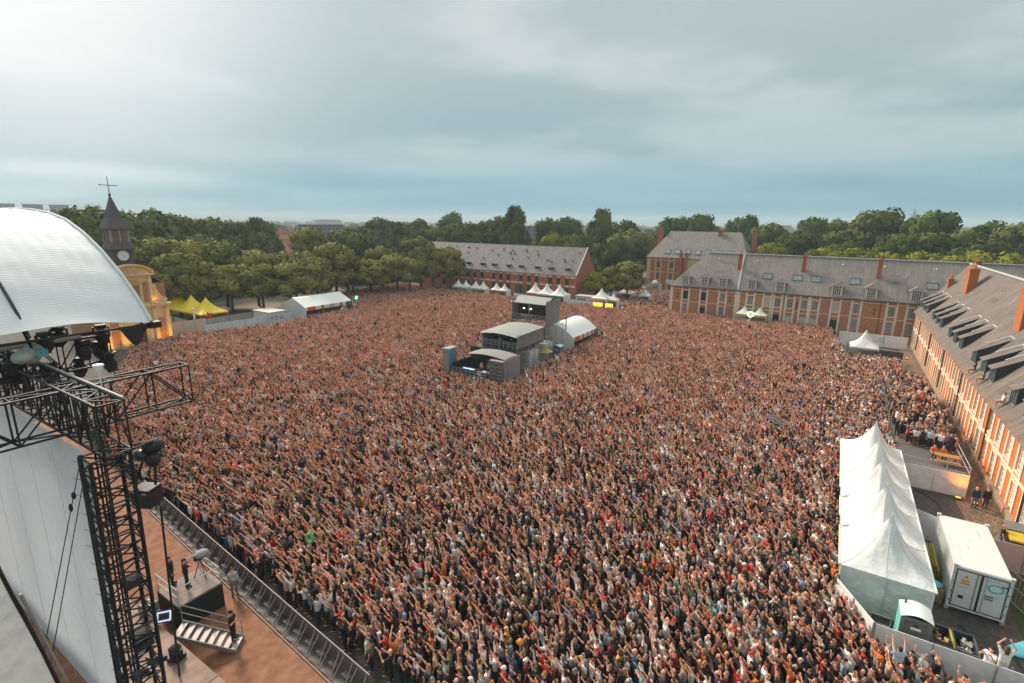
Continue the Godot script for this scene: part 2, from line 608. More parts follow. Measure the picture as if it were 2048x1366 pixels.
func crowd(cam: Camera3D) -> void:
	var poly := PackedVector2Array([Vector2(-92, -34), Vector2(-60, -17.2), Vector2(-44, -15.9), Vector2(-16.5, -13.7), Vector2(2, -12.6), Vector2(14, -18), Vector2(14, -27.6), Vector2(4.1, -27.6), Vector2(2.4, -31.0), Vector2(2.75, -34), Vector2(2.75, -54), Vector2(6.8, -54.5), Vector2(6.8, -81),
		Vector2(9.5, -83), Vector2(10, -95.5), Vector2(3, -96.4), Vector2(2.6, -103), Vector2(1.5, -111), Vector2(1, -118.6), Vector2(-33, -118.8), Vector2(-35, -157), Vector2(-52, -157), Vector2(-50.5, -119), Vector2(-54, -114.5), Vector2(-74, -115.5), Vector2(-98, -117), Vector2(-118, -119), Vector2(-118, -98), Vector2(-104, -82), Vector2(-92.3, -79), Vector2(-92.3, -65), Vector2(-90, -58), Vector2(-95, -44)])
	var holes := [Rect2(-44.2, -57.5, 10.7, 6.6), Rect2(-43.3, -78.5, 8.8, 21.5), Rect2(-42.5, -87.5, 8.0, 13.5), Rect2(-45.7, -77.2, 8, 5.6), Rect2(-51.6, -119.8, 10, 5.5), Rect2(-17.5, -119.2, 7.2, 3.2)]
	var pts := []
	var st := 0.56
	var nz := int((157.0 - 12.0) / (st * 0.87))
	for j in nz:
		var z := -12.0 - j * st * 0.87
		for i in int(134.0 / st):
			var x := -119.0 + (i + 0.5 * (j % 2)) * st + rng.randf_range(-0.17, 0.17)
			var zz := z + rng.randf_range(-0.17, 0.17)
			var r := rng.randf()
			if not inside(x, zz, poly):
				continue
			var cut := false
			for h in holes:
				if h.has_point(Vector2(x, zz)):
					cut = true
					break
			if cut:
				continue
			if zz < -120 and x > -60 and r < 0.3:
				continue
			if x < -98 and r < 0.35:
				continue
			if sin(x * 0.31 + sin(zz * 0.17) * 2.0) * sin(zz * 0.27 + sin(x * 0.11) * 2.0) > 0.8 and r < 0.22:
				continue
			pts.append([x, zz, 0.0])
			if r > 0.9972 and zz < -20:
				pts.append([x + 0.05, zz + 0.03, 0.72])
	for k in 330:
		pts.append([rng.randf_range(7.0, 11.2), rng.randf_range(-80.5, -57.2), 1.5])
	# everyone: pose, colours; the nearest 300 in view become persons of their own
	var view := cam.global_transform.affine_inverse()
	var seen := []
	for i in pts.size():
		var q: Vector3 = view * Vector3(pts[i][0], 1.4, pts[i][1])
		var ok: bool = q.z < 0 and absf(q.x) < -q.z * 1.0 and absf(q.y) < -q.z * 0.668
		if ok and pts[i][2] == 0.0:
			seen.append([-q.z, i])
	seen.sort_custom(func(a, b): return a[0] < b[0])
	var near := {}
	for i in mini(300, seen.size()):
		near[seen[i][1]] = true
	var parts := {}
	for k in arms.size():
		parts["body%d" % k] = []
		parts["shirt%d" % k] = []
		parts["long%d" % k] = []
	for k in 5:
		parts["hair%d" % k] = []
	parts["legs"] = []
	var last := "a stranger"
	var last2 := "white"
	var labels := {}
	for i in pts.size():
		var x: float = pts[i][0]
		var z: float = pts[i][1]
		var vip: bool = pts[i][2] > 1.0
		var aim := Vector2(-38 + rng.randf_range(-9, 9) - x, -4.0 - z)
		var turn := atan2(aim.x, aim.y) + rng.randf_range(-0.3, 0.3) + (rng.randf_range(-2, 2) if rng.randf() < 0.06 or vip else 0.0)
		var dist := Vector2(x, z).length()
		var pose := pick_pose(0.12 if vip or x > 0.5 and z < -52 or z < -121 else 0.90 if dist > 38 else 0.80)
		var hr := pick_hair()
		var hc := rng.randi_range(0, 6)
		var ct := pick_cloth()
		var lg := rng.randf() < 0.17
		var sk: int = [0, 1, 2, 3, 4, 0, 1, 2, 4, 5][rng.randi_range(0, 9)]
		var tr: Array = [[0.015, 0.015, 0.018], [0.02, 0.03, 0.06], [0.03, 0.045, 0.08], [0.06, 0.05, 0.035], [0.02, 0.02, 0.02]][rng.randi_range(0, 4)]
		var h := rng.randf_range(0.90, 1.07)
		var at := Vector3(x, pts[i][2], z)
		var hcol: Array = HAIRC[hc]
		var cap: int = [0, 1, 3, 0, 6, 2, 1, 15, 4, 14][rng.randi_range(0, 9)]
		if hr == 2:
			hcol = ["", CLOTH[cap][1], CLOTH[cap][2], CLOTH[cap][3]]
		if near.has(i):
			var top: String = CLOTH[ct][0] + (" sweater" if lg else " t-shirt")
			var hw: String = ["%s hair", "long %s hair", "", "%s hair in a bun", "a balding head"][hr]
			hw = "a %s cap" % CLOTH[cap][0] if hr == 2 else hw if hr == 4 else hw % hcol[0]
			var pw: String = ["arms down", "right arm raised", "left arm raised", "clapping overhead", "right fist up", "both arms spread high", "arms crossed", "hands holding a phone pose", "both arms bent up", "both arms forward"][pose]
			if pose == 7:
				pw = "both hands before the face"
			var where := "beside %s" % last
			if z + 13.7 + (x + 16.5) * 0.08 > -0.7 and x < -12:
				where = "right at the pit barrier"
			elif x > 2.0:
				where = "near the white fence"
			var text := "%s, %s, %s, %s" % [top, hw, pw, where]
			if labels.has(text):
				text = "%s, %s, %s, between %s and %s" % [top, hw, pw, last, last2]
			labels[text] = true
			person(text, at, turn, pose, CLOTH[ct].slice(1, 4), tr, hr, hcol, SKIN[sk], lg, "people packed in the crowd", false, h)
			last2 = last
			last = CLOTH[ct][0]
			continue
		var b := Basis(Vector3.UP, turn).scaled(Vector3(h, h, h))
		b = Basis(Vector3.RIGHT, rng.randf_range(-0.05, 0.05)) * b
		var tf := Transform3D(b, at)
		var v := rng.randf_range(0.85, 1.15)
		parts["body%d" % pose].append([tf, Color(SKIN[sk][0] * v, SKIN[sk][1] * v, SKIN[sk][2] * v)])
		parts[("long%d" if lg else "shirt%d") % pose].append([tf, Color(CLOTH[ct][1] * v, CLOTH[ct][2] * v, CLOTH[ct][3] * v)])
		parts["hair%d" % hr].append([tf, Color(hcol[1], hcol[2], hcol[3])])
		parts["legs"].append([tf, Color(tr[0], tr[1], tr[2])])
	var cm := StandardMaterial3D.new()
	cm.vertex_color_use_as_albedo = true
	cm.roughness = 0.85
	var root := thing("crowd", "dense concert crowd filling the square, far rows too many to count", "crowd")
	root.set_meta("kind", "stuff")
	for key in parts:
		var list: Array = parts[key]
		if list.is_empty():
			continue
		var kind: String = key.rstrip("0123456789")
		var num: int = int(key.trim_prefix(kind)) if key.length() > kind.length() else 0
		var mm := MultiMesh.new()
		mm.transform_format = MultiMesh.TRANSFORM_3D
		mm.use_colors = true
		mm.mesh = P_body[num] if kind == "body" else P_shirt[num] if kind == "shirt" else P_long[num] if kind == "long" else P_hair[num] if kind == "hair" else P_legs
		mm.instance_count = list.size()
		for i in list.size():
			mm.set_instance_transform(i, list[i][0])
			mm.set_instance_color(i, list[i][1])
		var mi := MultiMeshInstance3D.new()
		mi.multimesh = mm
		mi.material_override = cm
		mi.name = numbered(root, {"body": "crowd_bodies", "shirt": "crowd_shirts", "long": "crowd_jackets", "hair": "crowd_hair", "legs": "crowd_trousers"}[kind])
		mi.set_meta("kind", "stuff")
		root.add_child(mi, true)
	print("crowd ", pts.size(), " near ", near.size())

# ---------------------------------------------------------------- materials shared by the buildings
var brick: StandardMaterial3D
var brick_orange: StandardMaterial3D
var brick_red: StandardMaterial3D
var stone: StandardMaterial3D
var slate: StandardMaterial3D
var slate_streak: StandardMaterial3D
var tarp: StandardMaterial3D
var white: StandardMaterial3D
var cream: StandardMaterial3D
var glass: StandardMaterial3D
var blind: StandardMaterial3D
var dark: StandardMaterial3D
var glass_pale: StandardMaterial3D
var curtain: StandardMaterial3D
var zinc: StandardMaterial3D
var steel: StandardMaterial3D
var alu: StandardMaterial3D

func streak_material(base: Color, amp: float, w: float, h: float, seed_: int) -> StandardMaterial3D:
	# slates with rain streaks running down the slope (v) over the ridge direction (u)
	var n1 := FastNoiseLite.new()
	n1.seed = seed_
	n1.frequency = 1.0
	var im := Image.create(256, 256, false, Image.FORMAT_RGB8)
	for y in 256:
		for x in 256:
			var a := x / 256.0 * TAU
			var s := n1.get_noise_3d(cos(a) * 9.0, sin(a) * 9.0, y * 0.006) * 0.7 + n1.get_noise_3d(cos(a) * 24.0, sin(a) * 24.0, 40 + y * 0.02) * 0.5 + n1.get_noise_3d(cos(a) * 5, sin(a) * 5, y * 0.035) * 0.5
			s += n1.get_noise_2d(x * 0.9, y * 0.9) * 0.25
			var v := 1.0 + s * amp
			im.set_pixel(x, y, Color(base.r * v, base.g * v, base.b * v))
	var m := StandardMaterial3D.new()
	m.albedo_texture = ImageTexture.create_from_image(im)
	m.uv1_scale = Vector3(1.0 / w, 1.0 / h, 1)
	m.roughness = 0.75
	return m

func fabric_relief(m: StandardMaterial3D, amount: float, scale: float) -> void:
	# soft creases of stretched cloth
	var f := FastNoiseLite.new()
	f.seed = 91
	f.frequency = 0.012
	f.fractal_octaves = 4
	f.fractal_type = FastNoiseLite.FRACTAL_RIDGED
	var t := NoiseTexture2D.new()
	t.width = 256
	t.height = 256
	t.seamless = true
	t.noise = f
	t.as_normal_map = true
	t.bump_strength = 6.0
	m.normal_enabled = true
	m.normal_texture = t
	m.normal_scale = amount
	m.uv1_triplanar = true
	m.uv1_world_triplanar = true
	if m.albedo_texture == null:
		m.uv1_scale = Vector3.ONE / scale

func slate_patches(par: Node, a: Vector3, ux: Vector3, vy: Vector3, L: float, S: float, n: int, tones: Array) -> void:
	# mended areas of slates lying a few millimetres proud of the slope
	var nn := ux.cross(vy).normalized()
	for i in n:
		var w := rng.randf_range(0.5, 2.2)
		var h := rng.randf_range(0.3, 1.3)
		var q := a + ux * rng.randf_range(1.5, L - 1.5) + vy * rng.randf_range(0.8, S - 0.8) + nn * 0.012
		block(par, "slate_patch", q, Vector3(w, h, 0.02), tones[i % tones.size()], Basis(ux, vy, nn))

func make_materials() -> void:
	brick = noisy(lin(0.36, 0.145, 0.08), lin(0.47, 0.215, 0.122), 0.03, 3.5, 0.92, 5, 3)
	brick_orange = noisy(lin(0.46, 0.125, 0.022), lin(0.57, 0.18, 0.036), 0.03, 3.0, 0.92, 5, 4)
	brick_red = noisy(lin(0.31, 0.092, 0.047), lin(0.41, 0.145, 0.078), 0.03, 3.0, 0.92, 5, 5)
	stone = noisy(lin(0.62, 0.54, 0.42), lin(0.75, 0.67, 0.54), 0.03, 4.0, 0.9, 4, 6)
	slate = streak_material(lin(0.215, 0.185, 0.162), 0.22, 22.0, 10.0, 2)
	slate_streak = streak_material(lin(0.135, 0.107, 0.09), 0.42, 20.0, 14.0, 8)
	tarp = noisy(lin(0.58, 0.58, 0.555), lin(0.74, 0.74, 0.71), 0.014, 5.0, 0.6, 5, 9)
	fabric_relief(tarp, 0.5, 4.0)
	white = mat(0.74, 0.74, 0.71, 0.5)
	cream = mat(0.58, 0.54, 0.46, 0.7)
	glass = mat(0.02, 0.025, 0.028, 0.12)
	blind = mat(0.50, 0.49, 0.46, 0.4)
	glass_pale = mat(0.07, 0.085, 0.09, 0.15)
	curtain = mat(0.40, 0.37, 0.32, 0.6)
	dark = mat(0.012, 0.012, 0.013, 0.6)
	zinc = mat(0.5, 0.52, 0.52, 0.5)
	steel = mat(0.012, 0.013, 0.015, 0.5, 0.2)
	alu = mat(0.27, 0.25, 0.235, 0.6, 0.1)

func roof_quad(m: MB, a: Vector3, b: Vector3, c: Vector3, d: Vector3, thick := 0.14) -> void:
	# a-b along the eave, c-d along the ridge; UVs in metres
	var ux := (b - a).normalized()
	var vy := (d - a) - ux * (d - a).dot(ux)
	vy = vy.normalized()
	var f := func(q: Vector3): return Vector2((q - a).dot(ux), (q - a).dot(vy))
	m.quad(a, b, c, d, f.call(a), f.call(b), f.call(c), f.call(d))
	var k := (b - a).cross(d - a).normalized() * -thick
	m.quad(a + k, d + k, c + k, b + k)
	m.quad(a + k, b + k, b, a)
	m.quad(b + k, c + k, c, b)
	m.quad(d + k, a + k, a, d)
	m.quad(c + k, d + k, d, c)

func roof_tri(m: MB, a: Vector3, b: Vector3, c: Vector3) -> void:
	var ux := (b - a).normalized()
	var vy := (c - a) - ux * (c - a).dot(ux)
	vy = vy.normalized()
	m.tri(a, b, c, Vector2(0, 0), Vector2((b - a).length(), 0), Vector2((c - a).dot(ux), (c - a).dot(vy)))

func chimney(par: Node, base: Vector3, top: float, s: Vector3, m: Material, pots: int) -> void:
	var mb := MB.new()
	var h := top - base.y
	mb.box(Vector3(0, h / 2, 0), Vector3(s.x, h, s.z))
	mb.box(Vector3(0, h - 0.18, 0), Vector3(s.x + 0.18, 0.22, s.z + 0.18))
	mb.box(Vector3(0, h - 0.55, 0), Vector3(s.x + 0.1, 0.10, s.z + 0.1))
	var c := obj("chimney", mb.mesh(), m, par, Transform3D(Basis(), base))
	var pot := mat(0.42, 0.13, 0.05)
	for i in pots:
		var t := (i + 0.5) / pots - 0.5
		var o := Vector3(s.x * t, 0, 0) if s.x > s.z else Vector3(0, 0, s.z * t)
		stick(c, "chimney_pot", o + Vector3(0, h, 0), o + Vector3(0, h + 0.55, 0), 0.13, pot)

func gabled_dormer(par: Node, at: Vector3) -> void:
	var m := MB.new()
	var w := 0.95
	var h := 1.95
	var b := 3.0
	# cheeks and small gabled slate roof running back into the main roof
	m.quad(Vector3(-w, 0, -b), Vector3(-w, 0, 0), Vector3(-w, h, 0), Vector3(-w, h, -b))
	m.quad(Vector3(w, 0, 0), Vector3(w, 0, -b), Vector3(w, h, -b), Vector3(w, h, 0))
	for s in [-1.0, 1.0]:
		var e := Vector3((w + 0.25) * s, h - 0.15, 0.22)
		var t := Vector3(0, h + 0.75, 0.22)
		if s < 0:
			roof_quad(m, e + Vector3(0, 0, -b), e, t, t + Vector3(0, 0, -b), 0.08)
		else:
			roof_quad(m, e, e + Vector3(0, 0, -b), t + Vector3(0, 0, -b), t, 0.08)
	var d := obj("dormer", m.mesh(), slate, par, Transform3D(Basis(), at))
	var g := MB.new()
	g.box(Vector3(0, h / 2, -0.07), Vector3(2 * w, h, 0.1))
	g.tri(Vector3(-w, h, -0.02), Vector3(w, h, -0.02), Vector3(0, h + 0.68, -0.02))
	g.bar(Vector3(-w - 0.2, h - 0.1, 0.2), Vector3(0, h + 0.78, 0.2), 0.07, 0.14)
	g.bar(Vector3(w + 0.2, h - 0.1, 0.2), Vector3(0, h + 0.78, 0.2), 0.07, 0.14)
	obj("dormer_front", g.mesh(), cream, d)
	window_part_sub(d, Transform3D(Basis(), Vector3(0, 0.14, 0.03)), 1.35, 1.8, 4, 4)

func window_part_sub(par: Node, at: Transform3D, w: float, h: float, nx: int, ny: int) -> void:
	# window of a dormer: frame and panes are both sub-parts
	var key := "sub %.2f %.2f" % [w, h]
	if not win_cache.has(key):
		var f := MB.new()
		var q := MB.new()
		for i in nx + 1:
			f.box(Vector3(-w / 2 + w * i / nx, h / 2, 0), Vector3(0.07, h, 0.07))
		for j in ny + 1:
			f.box(Vector3(0, h * j / ny, 0.003), Vector3(w, 0.06, 0.06))
		q.quad(Vector3(-w / 2, 0, -0.01), Vector3(w / 2, 0, -0.01), Vector3(w / 2, h, -0.01), Vector3(-w / 2, h, -0.01))
		win_cache[key] = [f.mesh(), q.mesh()]
	obj("window_frame", win_cache[key][0], mat(0.7, 0.68, 0.63), par, at)
	obj("pane", win_cache[key][1], glass, par, at)

func skylight(par: Node, at: Vector3, tilt: Basis, w: float, h: float, fm: Material, pm: Material) -> void:
	var m := MB.new()
	for s in [-1.0, 1.0]:
		m.box(Vector3(s * w / 2, 0, 0), Vector3(0.12, h + 0.12, 0.16))
		m.box(Vector3(0, s * h / 2, 0.003), Vector3(w, 0.12, 0.16))
	m.box(Vector3(0, 0, -0.01), Vector3(0.05, h, 0.1))
	var o := obj("skylight", m.mesh(), fm, par, Transform3D(tilt, at))
	var q := MB.new()
	q.quad(Vector3(-w / 2, -h / 2, 0.02), Vector3(w / 2, -h / 2, 0.02), Vector3(w / 2, h / 2, 0.02), Vector3(-w / 2, h / 2, 0.02))
	obj("pane", q.mesh(), pm, o)

func building_long() -> void:
	var o := thing("brick_barracks", "long two-storey brick barracks with grey slate roof, white gabled dormers and three chimneys", "building")
	var up := [-28.6, -24.6, -20.6, -14.9, -11.6, -9.6, -7.3, -4.7, -2.8, 0.8, 4.25, 9.9, 13.0]
	var holes := []
	for x in up:
		holes.append([x + 32 - 0.55, x + 32 + 0.55, 4.45, 6.45])
	var low := [-28.6, -20.6, -14.9, 4.25, 9.9, 13.0]
	for x in low:
		holes.append([x + 32 - 0.55, x + 32 + 0.55, 1.35, 3.5])
	var doors := [-24.6, -9.6, 0.8, -7.3, -4.7, -2.8, -11.6]
	for x in doors:
		holes.append([x + 32 - 0.6, x + 32 + 0.6, 0.02, 2.9])
	var wall := obj("wall", wall_mesh(47, 7.5, holes), brick, o, xf(Vector3(-32, 0, -120), Vector3.RIGHT))
	var back := MB.new()
	back.quad(Vector3(28, 0, -132), Vector3(-32, 0, -132), Vector3(-32, 7.5, -132), Vector3(28, 7.5, -132))
	back.quad(Vector3(-32, 0, -132), Vector3(-32, 0, -120), Vector3(-32, 7.5, -120), Vector3(-32, 7.5, -132))
	obj("wall", back.mesh(), brick, o)
	var fm := mat(0.62, 0.60, 0.54)
	for i in up.size():
		var t := Transform3D(Basis(), Vector3(up[i], 4.45, -120.12))
		window_part(o, t, 1.1, 2.0, 3, 5, dark if i < 2 else fm, [glass, glass_pale, glass, curtain, glass_pale][(i * 7) % 5])
	for x in low:
		window_part(o, Transform3D(Basis(), Vector3(x, 1.35, -120.12)), 1.1, 2.15, 4, 5, fm, glass_pale if x > 0 else glass)
	for i in doors.size():
		var d := block(o, "door", Vector3(doors[i], 1.45, -120.16), Vector3(1.2, 2.88, 0.06), dark if i < 3 else mat(0.5, 0.49, 0.46))
		d.name = d.name
	for x in up:
		for s in [-1.0, 1.0]:
			block(o, "stone_strip", Vector3(x + s * 0.78, 3.72, -119.96), Vector3(0.34, 7.42, 0.09), stone)
		block(o, "window_sill", Vector3(x, 4.38, -119.95), Vector3(1.2, 0.14, 0.14), stone)
		block(o, "lintel", Vector3(x, 6.58, -119.965), Vector3(1.2, 0.22, 0.07), stone)
		block(o, "spandrel", Vector3(x, 3.62, -119.97), Vector3(1.2, 0.16, 0.06), stone)
	for q in [[-31.75, 0.7], [-17.5, 1.2]]:
		for j in 14:
			var w: float = q[1] * (1.0 if j % 2 else 0.82)
			block(o, "quoin", Vector3(q[0], 0.27 + j * 0.53, -119.94), Vector3(w, 0.51, 0.13), stone)
	var segs := [-32.0]
	for x in up:
		segs.append_array([x - 0.95, x + 0.95])
	segs.append(13.5)
	for i in range(0, segs.size(), 2):
		var L: float = segs[i + 1] - segs[i]
		if L < 0.1:
			continue
		for y in [3.95, 6.85]:
			block(o, "stone_band", Vector3(segs[i] + L / 2, y, -119.98), Vector3(L, 0.13 if y > 5 else 0.11, 0.05), stone)
	block(o, "cornice", Vector3(-9.2, 7.36, -119.86), Vector3(46, 0.22, 0.3), mat(0.14, 0.09, 0.06))
	var m := MB.new()
	var ev := 7.45
	var a := Vector3(-32.4, ev, -119.55)
	var rl := Vector3(-25.65, 14.9, -126)
	roof_quad(m, a, Vector3(29, ev, -119.55), Vector3(29, 14.9, -126), rl)
	roof_quad(m, Vector3(29, ev, -132.45), Vector3(-32.4, ev, -132.45), rl, Vector3(29, 14.9, -126))
	roof_tri(m, Vector3(-32.4, ev, -132.45), a, rl)
	var roof := obj("roof", m.mesh(), slate, o)
	var z := MB.new()
	z.bar(rl + Vector3(0, 0.05, 0), Vector3(29, 14.95, -126), 0.45, 0.16)
	obj("ridge_cap", z.mesh(), zinc, roof)
	var z2 := MB.new()
	z2.bar(Vector3(-17.55, 7.55, -119.62), Vector3(-17.9, 14.95, -125.9), 0.28, 0.2)
	obj("zinc_strip", z2.mesh(), zinc, roof)
	for q in [[-18.25, -123.4, 15.1], [-5.85, -123.6, 15.35], [7.1, -123.2, 15.2], [21.5, -123.5, 15.5]]:
		chimney(roof, Vector3(q[0], 10.8, q[1]), q[2], Vector3(0.75, 1, 0.6), brick_red, 1)
	for q in [-32.5, -36.0]:
		pass
	for x in [-28.85, -24.7, -20.8, -14.95, -9.5, 0.6, 6.25, 13.2]:
		gabled_dormer(o, Vector3(x, 7.8, -119.85))
	var tilt := Basis(Vector3.RIGHT, -deg_to_rad(40.9))
	for x in [-12.36, -6.7, -3.3, 3.4, 15.5]:
		skylight(roof, Vector3(x, 10.62, -122.28), tilt, 1.7, 1.4, mat(0.10, 0.10, 0.10), mat(0.2, 0.24, 0.25, 0.15))
	slate_patches(roof, Vector3(-25, ev, -119.55), Vector3.RIGHT, Vector3(0, 7.45, -6.45).normalized(), 38.0, 9.6, 26, [mat(0.18, 0.155, 0.135), mat(0.235, 0.205, 0.18), mat(0.195, 0.175, 0.155)])
	stick(o, "gutter", Vector3(-32.4, 7.4, -119.5), Vector3(13.2, 7.4, -119.5), 0.07, mat(0.07, 0.06, 0.055))
	for x in [-30.4, -19.0, -6.0, 7.2]:
		for y in [5.6, 4.9]:
			block(o, "wall_anchor", Vector3(x, y, -119.97), Vector3(0.34, 0.34, 0.06), dark, Basis(Vector3.BACK, PI / 4))
	stick(o, "downpipe", Vector3(8.15, 0.1, -119.9), Vector3(8.15, 7.3, -119.9), 0.06, mat(0.1, 0.07, 0.05))
	for x in [-23.0, -15.0, 1.0, 8.0, 16.0]:
		globe(roof, "roof_vent", Vector3(x, 13.6, -124.8), Vector3(0.18, 0.12, 0.18), white)

func building_right() -> void:
	var o := thing("brick_wing", "orange-lit brick wing with cream window strips, slate roof and three-grouped dark dormers", "building")
	# facade x = 13.5, facing -x; bays of pale tall windows between cream strips
	var holes := []
	var bays := []
	var z := -117.0
	while z < -42:
		var seg := fposmod(z + 97.6, 12.4)
		if seg > 0.9 and seg < 11.6:
			bays.append(z)
		z += 3.05
	for b in bays:
		holes.append([b + 120 - 0.62, b + 120 + 0.62, 3.65, 5.6])
		holes.append([b + 120 - 0.62, b + 120 + 0.62, 0.75, 2.7])
	obj("wall", wall_mesh(84, 6.3, holes, 0.16), brick_orange, o, xf(Vector3(13.5, 0, -120), Vector3.BACK))
	var hold := MB.new()
	hold.quad(Vector3(28, 0, -36), Vector3(28, 0, -120), Vector3(28, 6.3, -120), Vector3(28, 6.3, -36))
	hold.quad(Vector3(13.5, 0, -36), Vector3(28, 0, -36), Vector3(28, 6.3, -36), Vector3(13.5, 6.3, -36))
	hold.tri(Vector3(13.5, 6.3, -36), Vector3(28, 6.3, -36), Vector3(20.75, 14.8, -36))
	obj("wall", hold.mesh(), brick_orange, o)
	var strip := mat(0.66, 0.58, 0.46)
	for b in bays:
		for y in [0.75, 3.65]:
			window_part(o, Transform3D(Basis(Vector3.BACK, Vector3.UP, Vector3.LEFT), Vector3(13.58, y, b)), 1.24, 1.95, 2, 4, mat(0.66, 0.62, 0.55), [blind, curtain, blind, mat(0.42, 0.42, 0.41, 0.3), blind][int(absf(b) * 3.1 + y) % 5])
		for s in [-1.0, 1.0]:
			block(o, "stone_strip", Vector3(13.46, 3.3, b + s * 0.79), Vector3(0.10, 5.3, 0.30), strip)
		for y in [2.82, 3.53, 5.73]:
			block(o, "lintel", Vector3(13.465, y, b), Vector3(0.08, 0.17, 1.29), strip)
	block(o, "stone_band", Vector3(13.44, 3.17, -78), Vector3(0.13, 0.16, 84), strip)
	block(o, "cornice", Vector3(13.42, 5.98, -78), Vector3(0.2, 0.14, 84), strip)
	block(o, "plinth", Vector3(13.38, 0.28, -78), Vector3(0.26, 0.56, 84), noisy(lin(0.26, 0.17, 0.1), lin(0.42, 0.33, 0.24), 0.04, 2.0))
	var dn := MB.new()
	var k := -119.8
	while k < -36.4:
		dn.box(Vector3(13.36, 6.16, k), Vector3(0.3, 0.2, 0.32))
		k += 0.62
	var dc := obj("dentil_course", dn.mesh(), brick_orange, o)
	dc.set_meta("kind", "stuff")
	for p in [-110.0, -97.6, -85.25, -73.0, -59.6, -47.2]:
		stick(o, "downpipe", Vector3(13.36, 0.4, p), Vector3(13.36, 6.2, p), 0.07, mat(0.06, 0.04, 0.03))
	# roof
	var s := 1.14
	var e := 13.05
	var hy := func(x: float): return 6.3 + (x - 13.3) * s
	var m := MB.new()
	roof_quad(m, Vector3(e, hy.call(e), -127), Vector3(e, hy.call(e), -35.6), Vector3(20.75, hy.call(20.75), -35.6), Vector3(20.75, hy.call(20.75), -127))
	roof_quad(m, Vector3(28.45, hy.call(e), -35.6), Vector3(28.45, hy.call(e), -127), Vector3(20.75, hy.call(20.75), -127), Vector3(20.75, hy.call(20.75), -35.6))
	var roof := obj("roof", m.mesh(), slate_streak, o)
	var zz := MB.new()
	zz.bar(Vector3(20.75, hy.call(20.75) + 0.06, -125.5), Vector3(20.75, hy.call(20.75) + 0.06, -35.6), 0.4, 0.16)
	obj("ridge_cap", zz.mesh(), zinc, roof)
	var brick_chimney := noisy(lin(0.34, 0.105, 0.032), lin(0.46, 0.16, 0.055), 0.04, 2.0, 0.92, 5, 14)
	var dg := mat(0.018, 0.026, 0.028, 0.5)
	var fr := mat(0.17, 0.22, 0.22, 0.5)
	for near in [-117.4, -113.6, -109.9, -102.8, -98.9, -95.0, -87.4, -83.6, -79.6, -72.0, -67.4, -63.7, -56.2, -52.0, -48.2]:
		var w := 1.5
		var f := 13.95
		var y0: float = hy.call(f) - 0.12
		var y1 := 8.5
		var bk := 16.55
		var yb: float = hy.call(bk)
		var a := MB.new()
		a.quad(Vector3(f, y0, near), Vector3(bk, yb - 0.5, near), Vector3(bk, yb, near), Vector3(f, y1, near))
		a.quad(Vector3(bk, yb - 0.5, near - w), Vector3(f, y0, near - w), Vector3(f, y1, near - w), Vector3(bk, yb, near - w))
		var d := obj("dormer", a.mesh(), dg, o)
		var r := MB.new()
		roof_quad(r, Vector3(f - 0.3, y1 - 0.14, near - w - 0.08), Vector3(f - 0.3, y1 - 0.14, near + 0.08), Vector3(bk + 0.1, yb + 0.08, near + 0.08), Vector3(bk + 0.1, yb + 0.08, near - w - 0.08), 0.04)
		obj("dormer_roof", r.mesh(), slate_streak, d)
		var l := MB.new()
		l.bar(Vector3(f + 0.9, y1 + 0.58, near - w - 0.1), Vector3(bk + 0.15, yb + 0.14, near - w - 0.1), 0.16, 0.1)
		l.bar(Vector3(bk + 0.15, yb + 0.14, near - w - 0.2), Vector3(bk + 0.15, yb + 0.14, near + 0.2), 0.16, 0.1)
		obj("flashing", l.mesh(), zinc, d)
		var wn := MB.new()
		for i in 4:
			wn.box(Vector3(f + 0.02, (y0 + y1) / 2, near - w * i / 3.0), Vector3(0.1, y1 - y0, 0.11))
		wn.box(Vector3(f + 0.02, y0 + 0.08, near - w / 2), Vector3(0.12, 0.16, w))
		wn.box(Vector3(f + 0.02, y1 - 0.08, near - w / 2), Vector3(0.12, 0.14, w))
		obj("window_frame", wn.mesh(), fr, d)
		var pn := MB.new()
		pn.quad(Vector3(f + 0.06, y0, near - w), Vector3(f + 0.06, y0, near), Vector3(f + 0.06, y1, near), Vector3(f + 0.06, y1, near - w))
		obj("pane", pn.mesh(), glass, d)
	slate_patches(roof, Vector3(e, hy.call(e), -118), Vector3.BACK, Vector3(1, s, 0).normalized(), 75.0, 11.0, 46, [mat(0.11, 0.087, 0.074), mat(0.155, 0.125, 0.105), mat(0.125, 0.10, 0.088)])
	chimney(roof, Vector3(17.5, 10.4, -119.0), 12.5, Vector3(0.8, 1, 1.5), brick_chimney, 3)
	chimney(roof, Vector3(18.1, 10.6, -106.4), 15.2, Vector3(1.15, 1, 2.6), brick_chimney, 5)
	chimney(roof, Vector3(17.7, 10.4, -74.6), 15.3, Vector3(1.1, 1, 2.4), brick_chimney, 5)
	for q in [[13.95, -69.6, 0.9], [13.95, -65.9, 1.3]]:
		pass

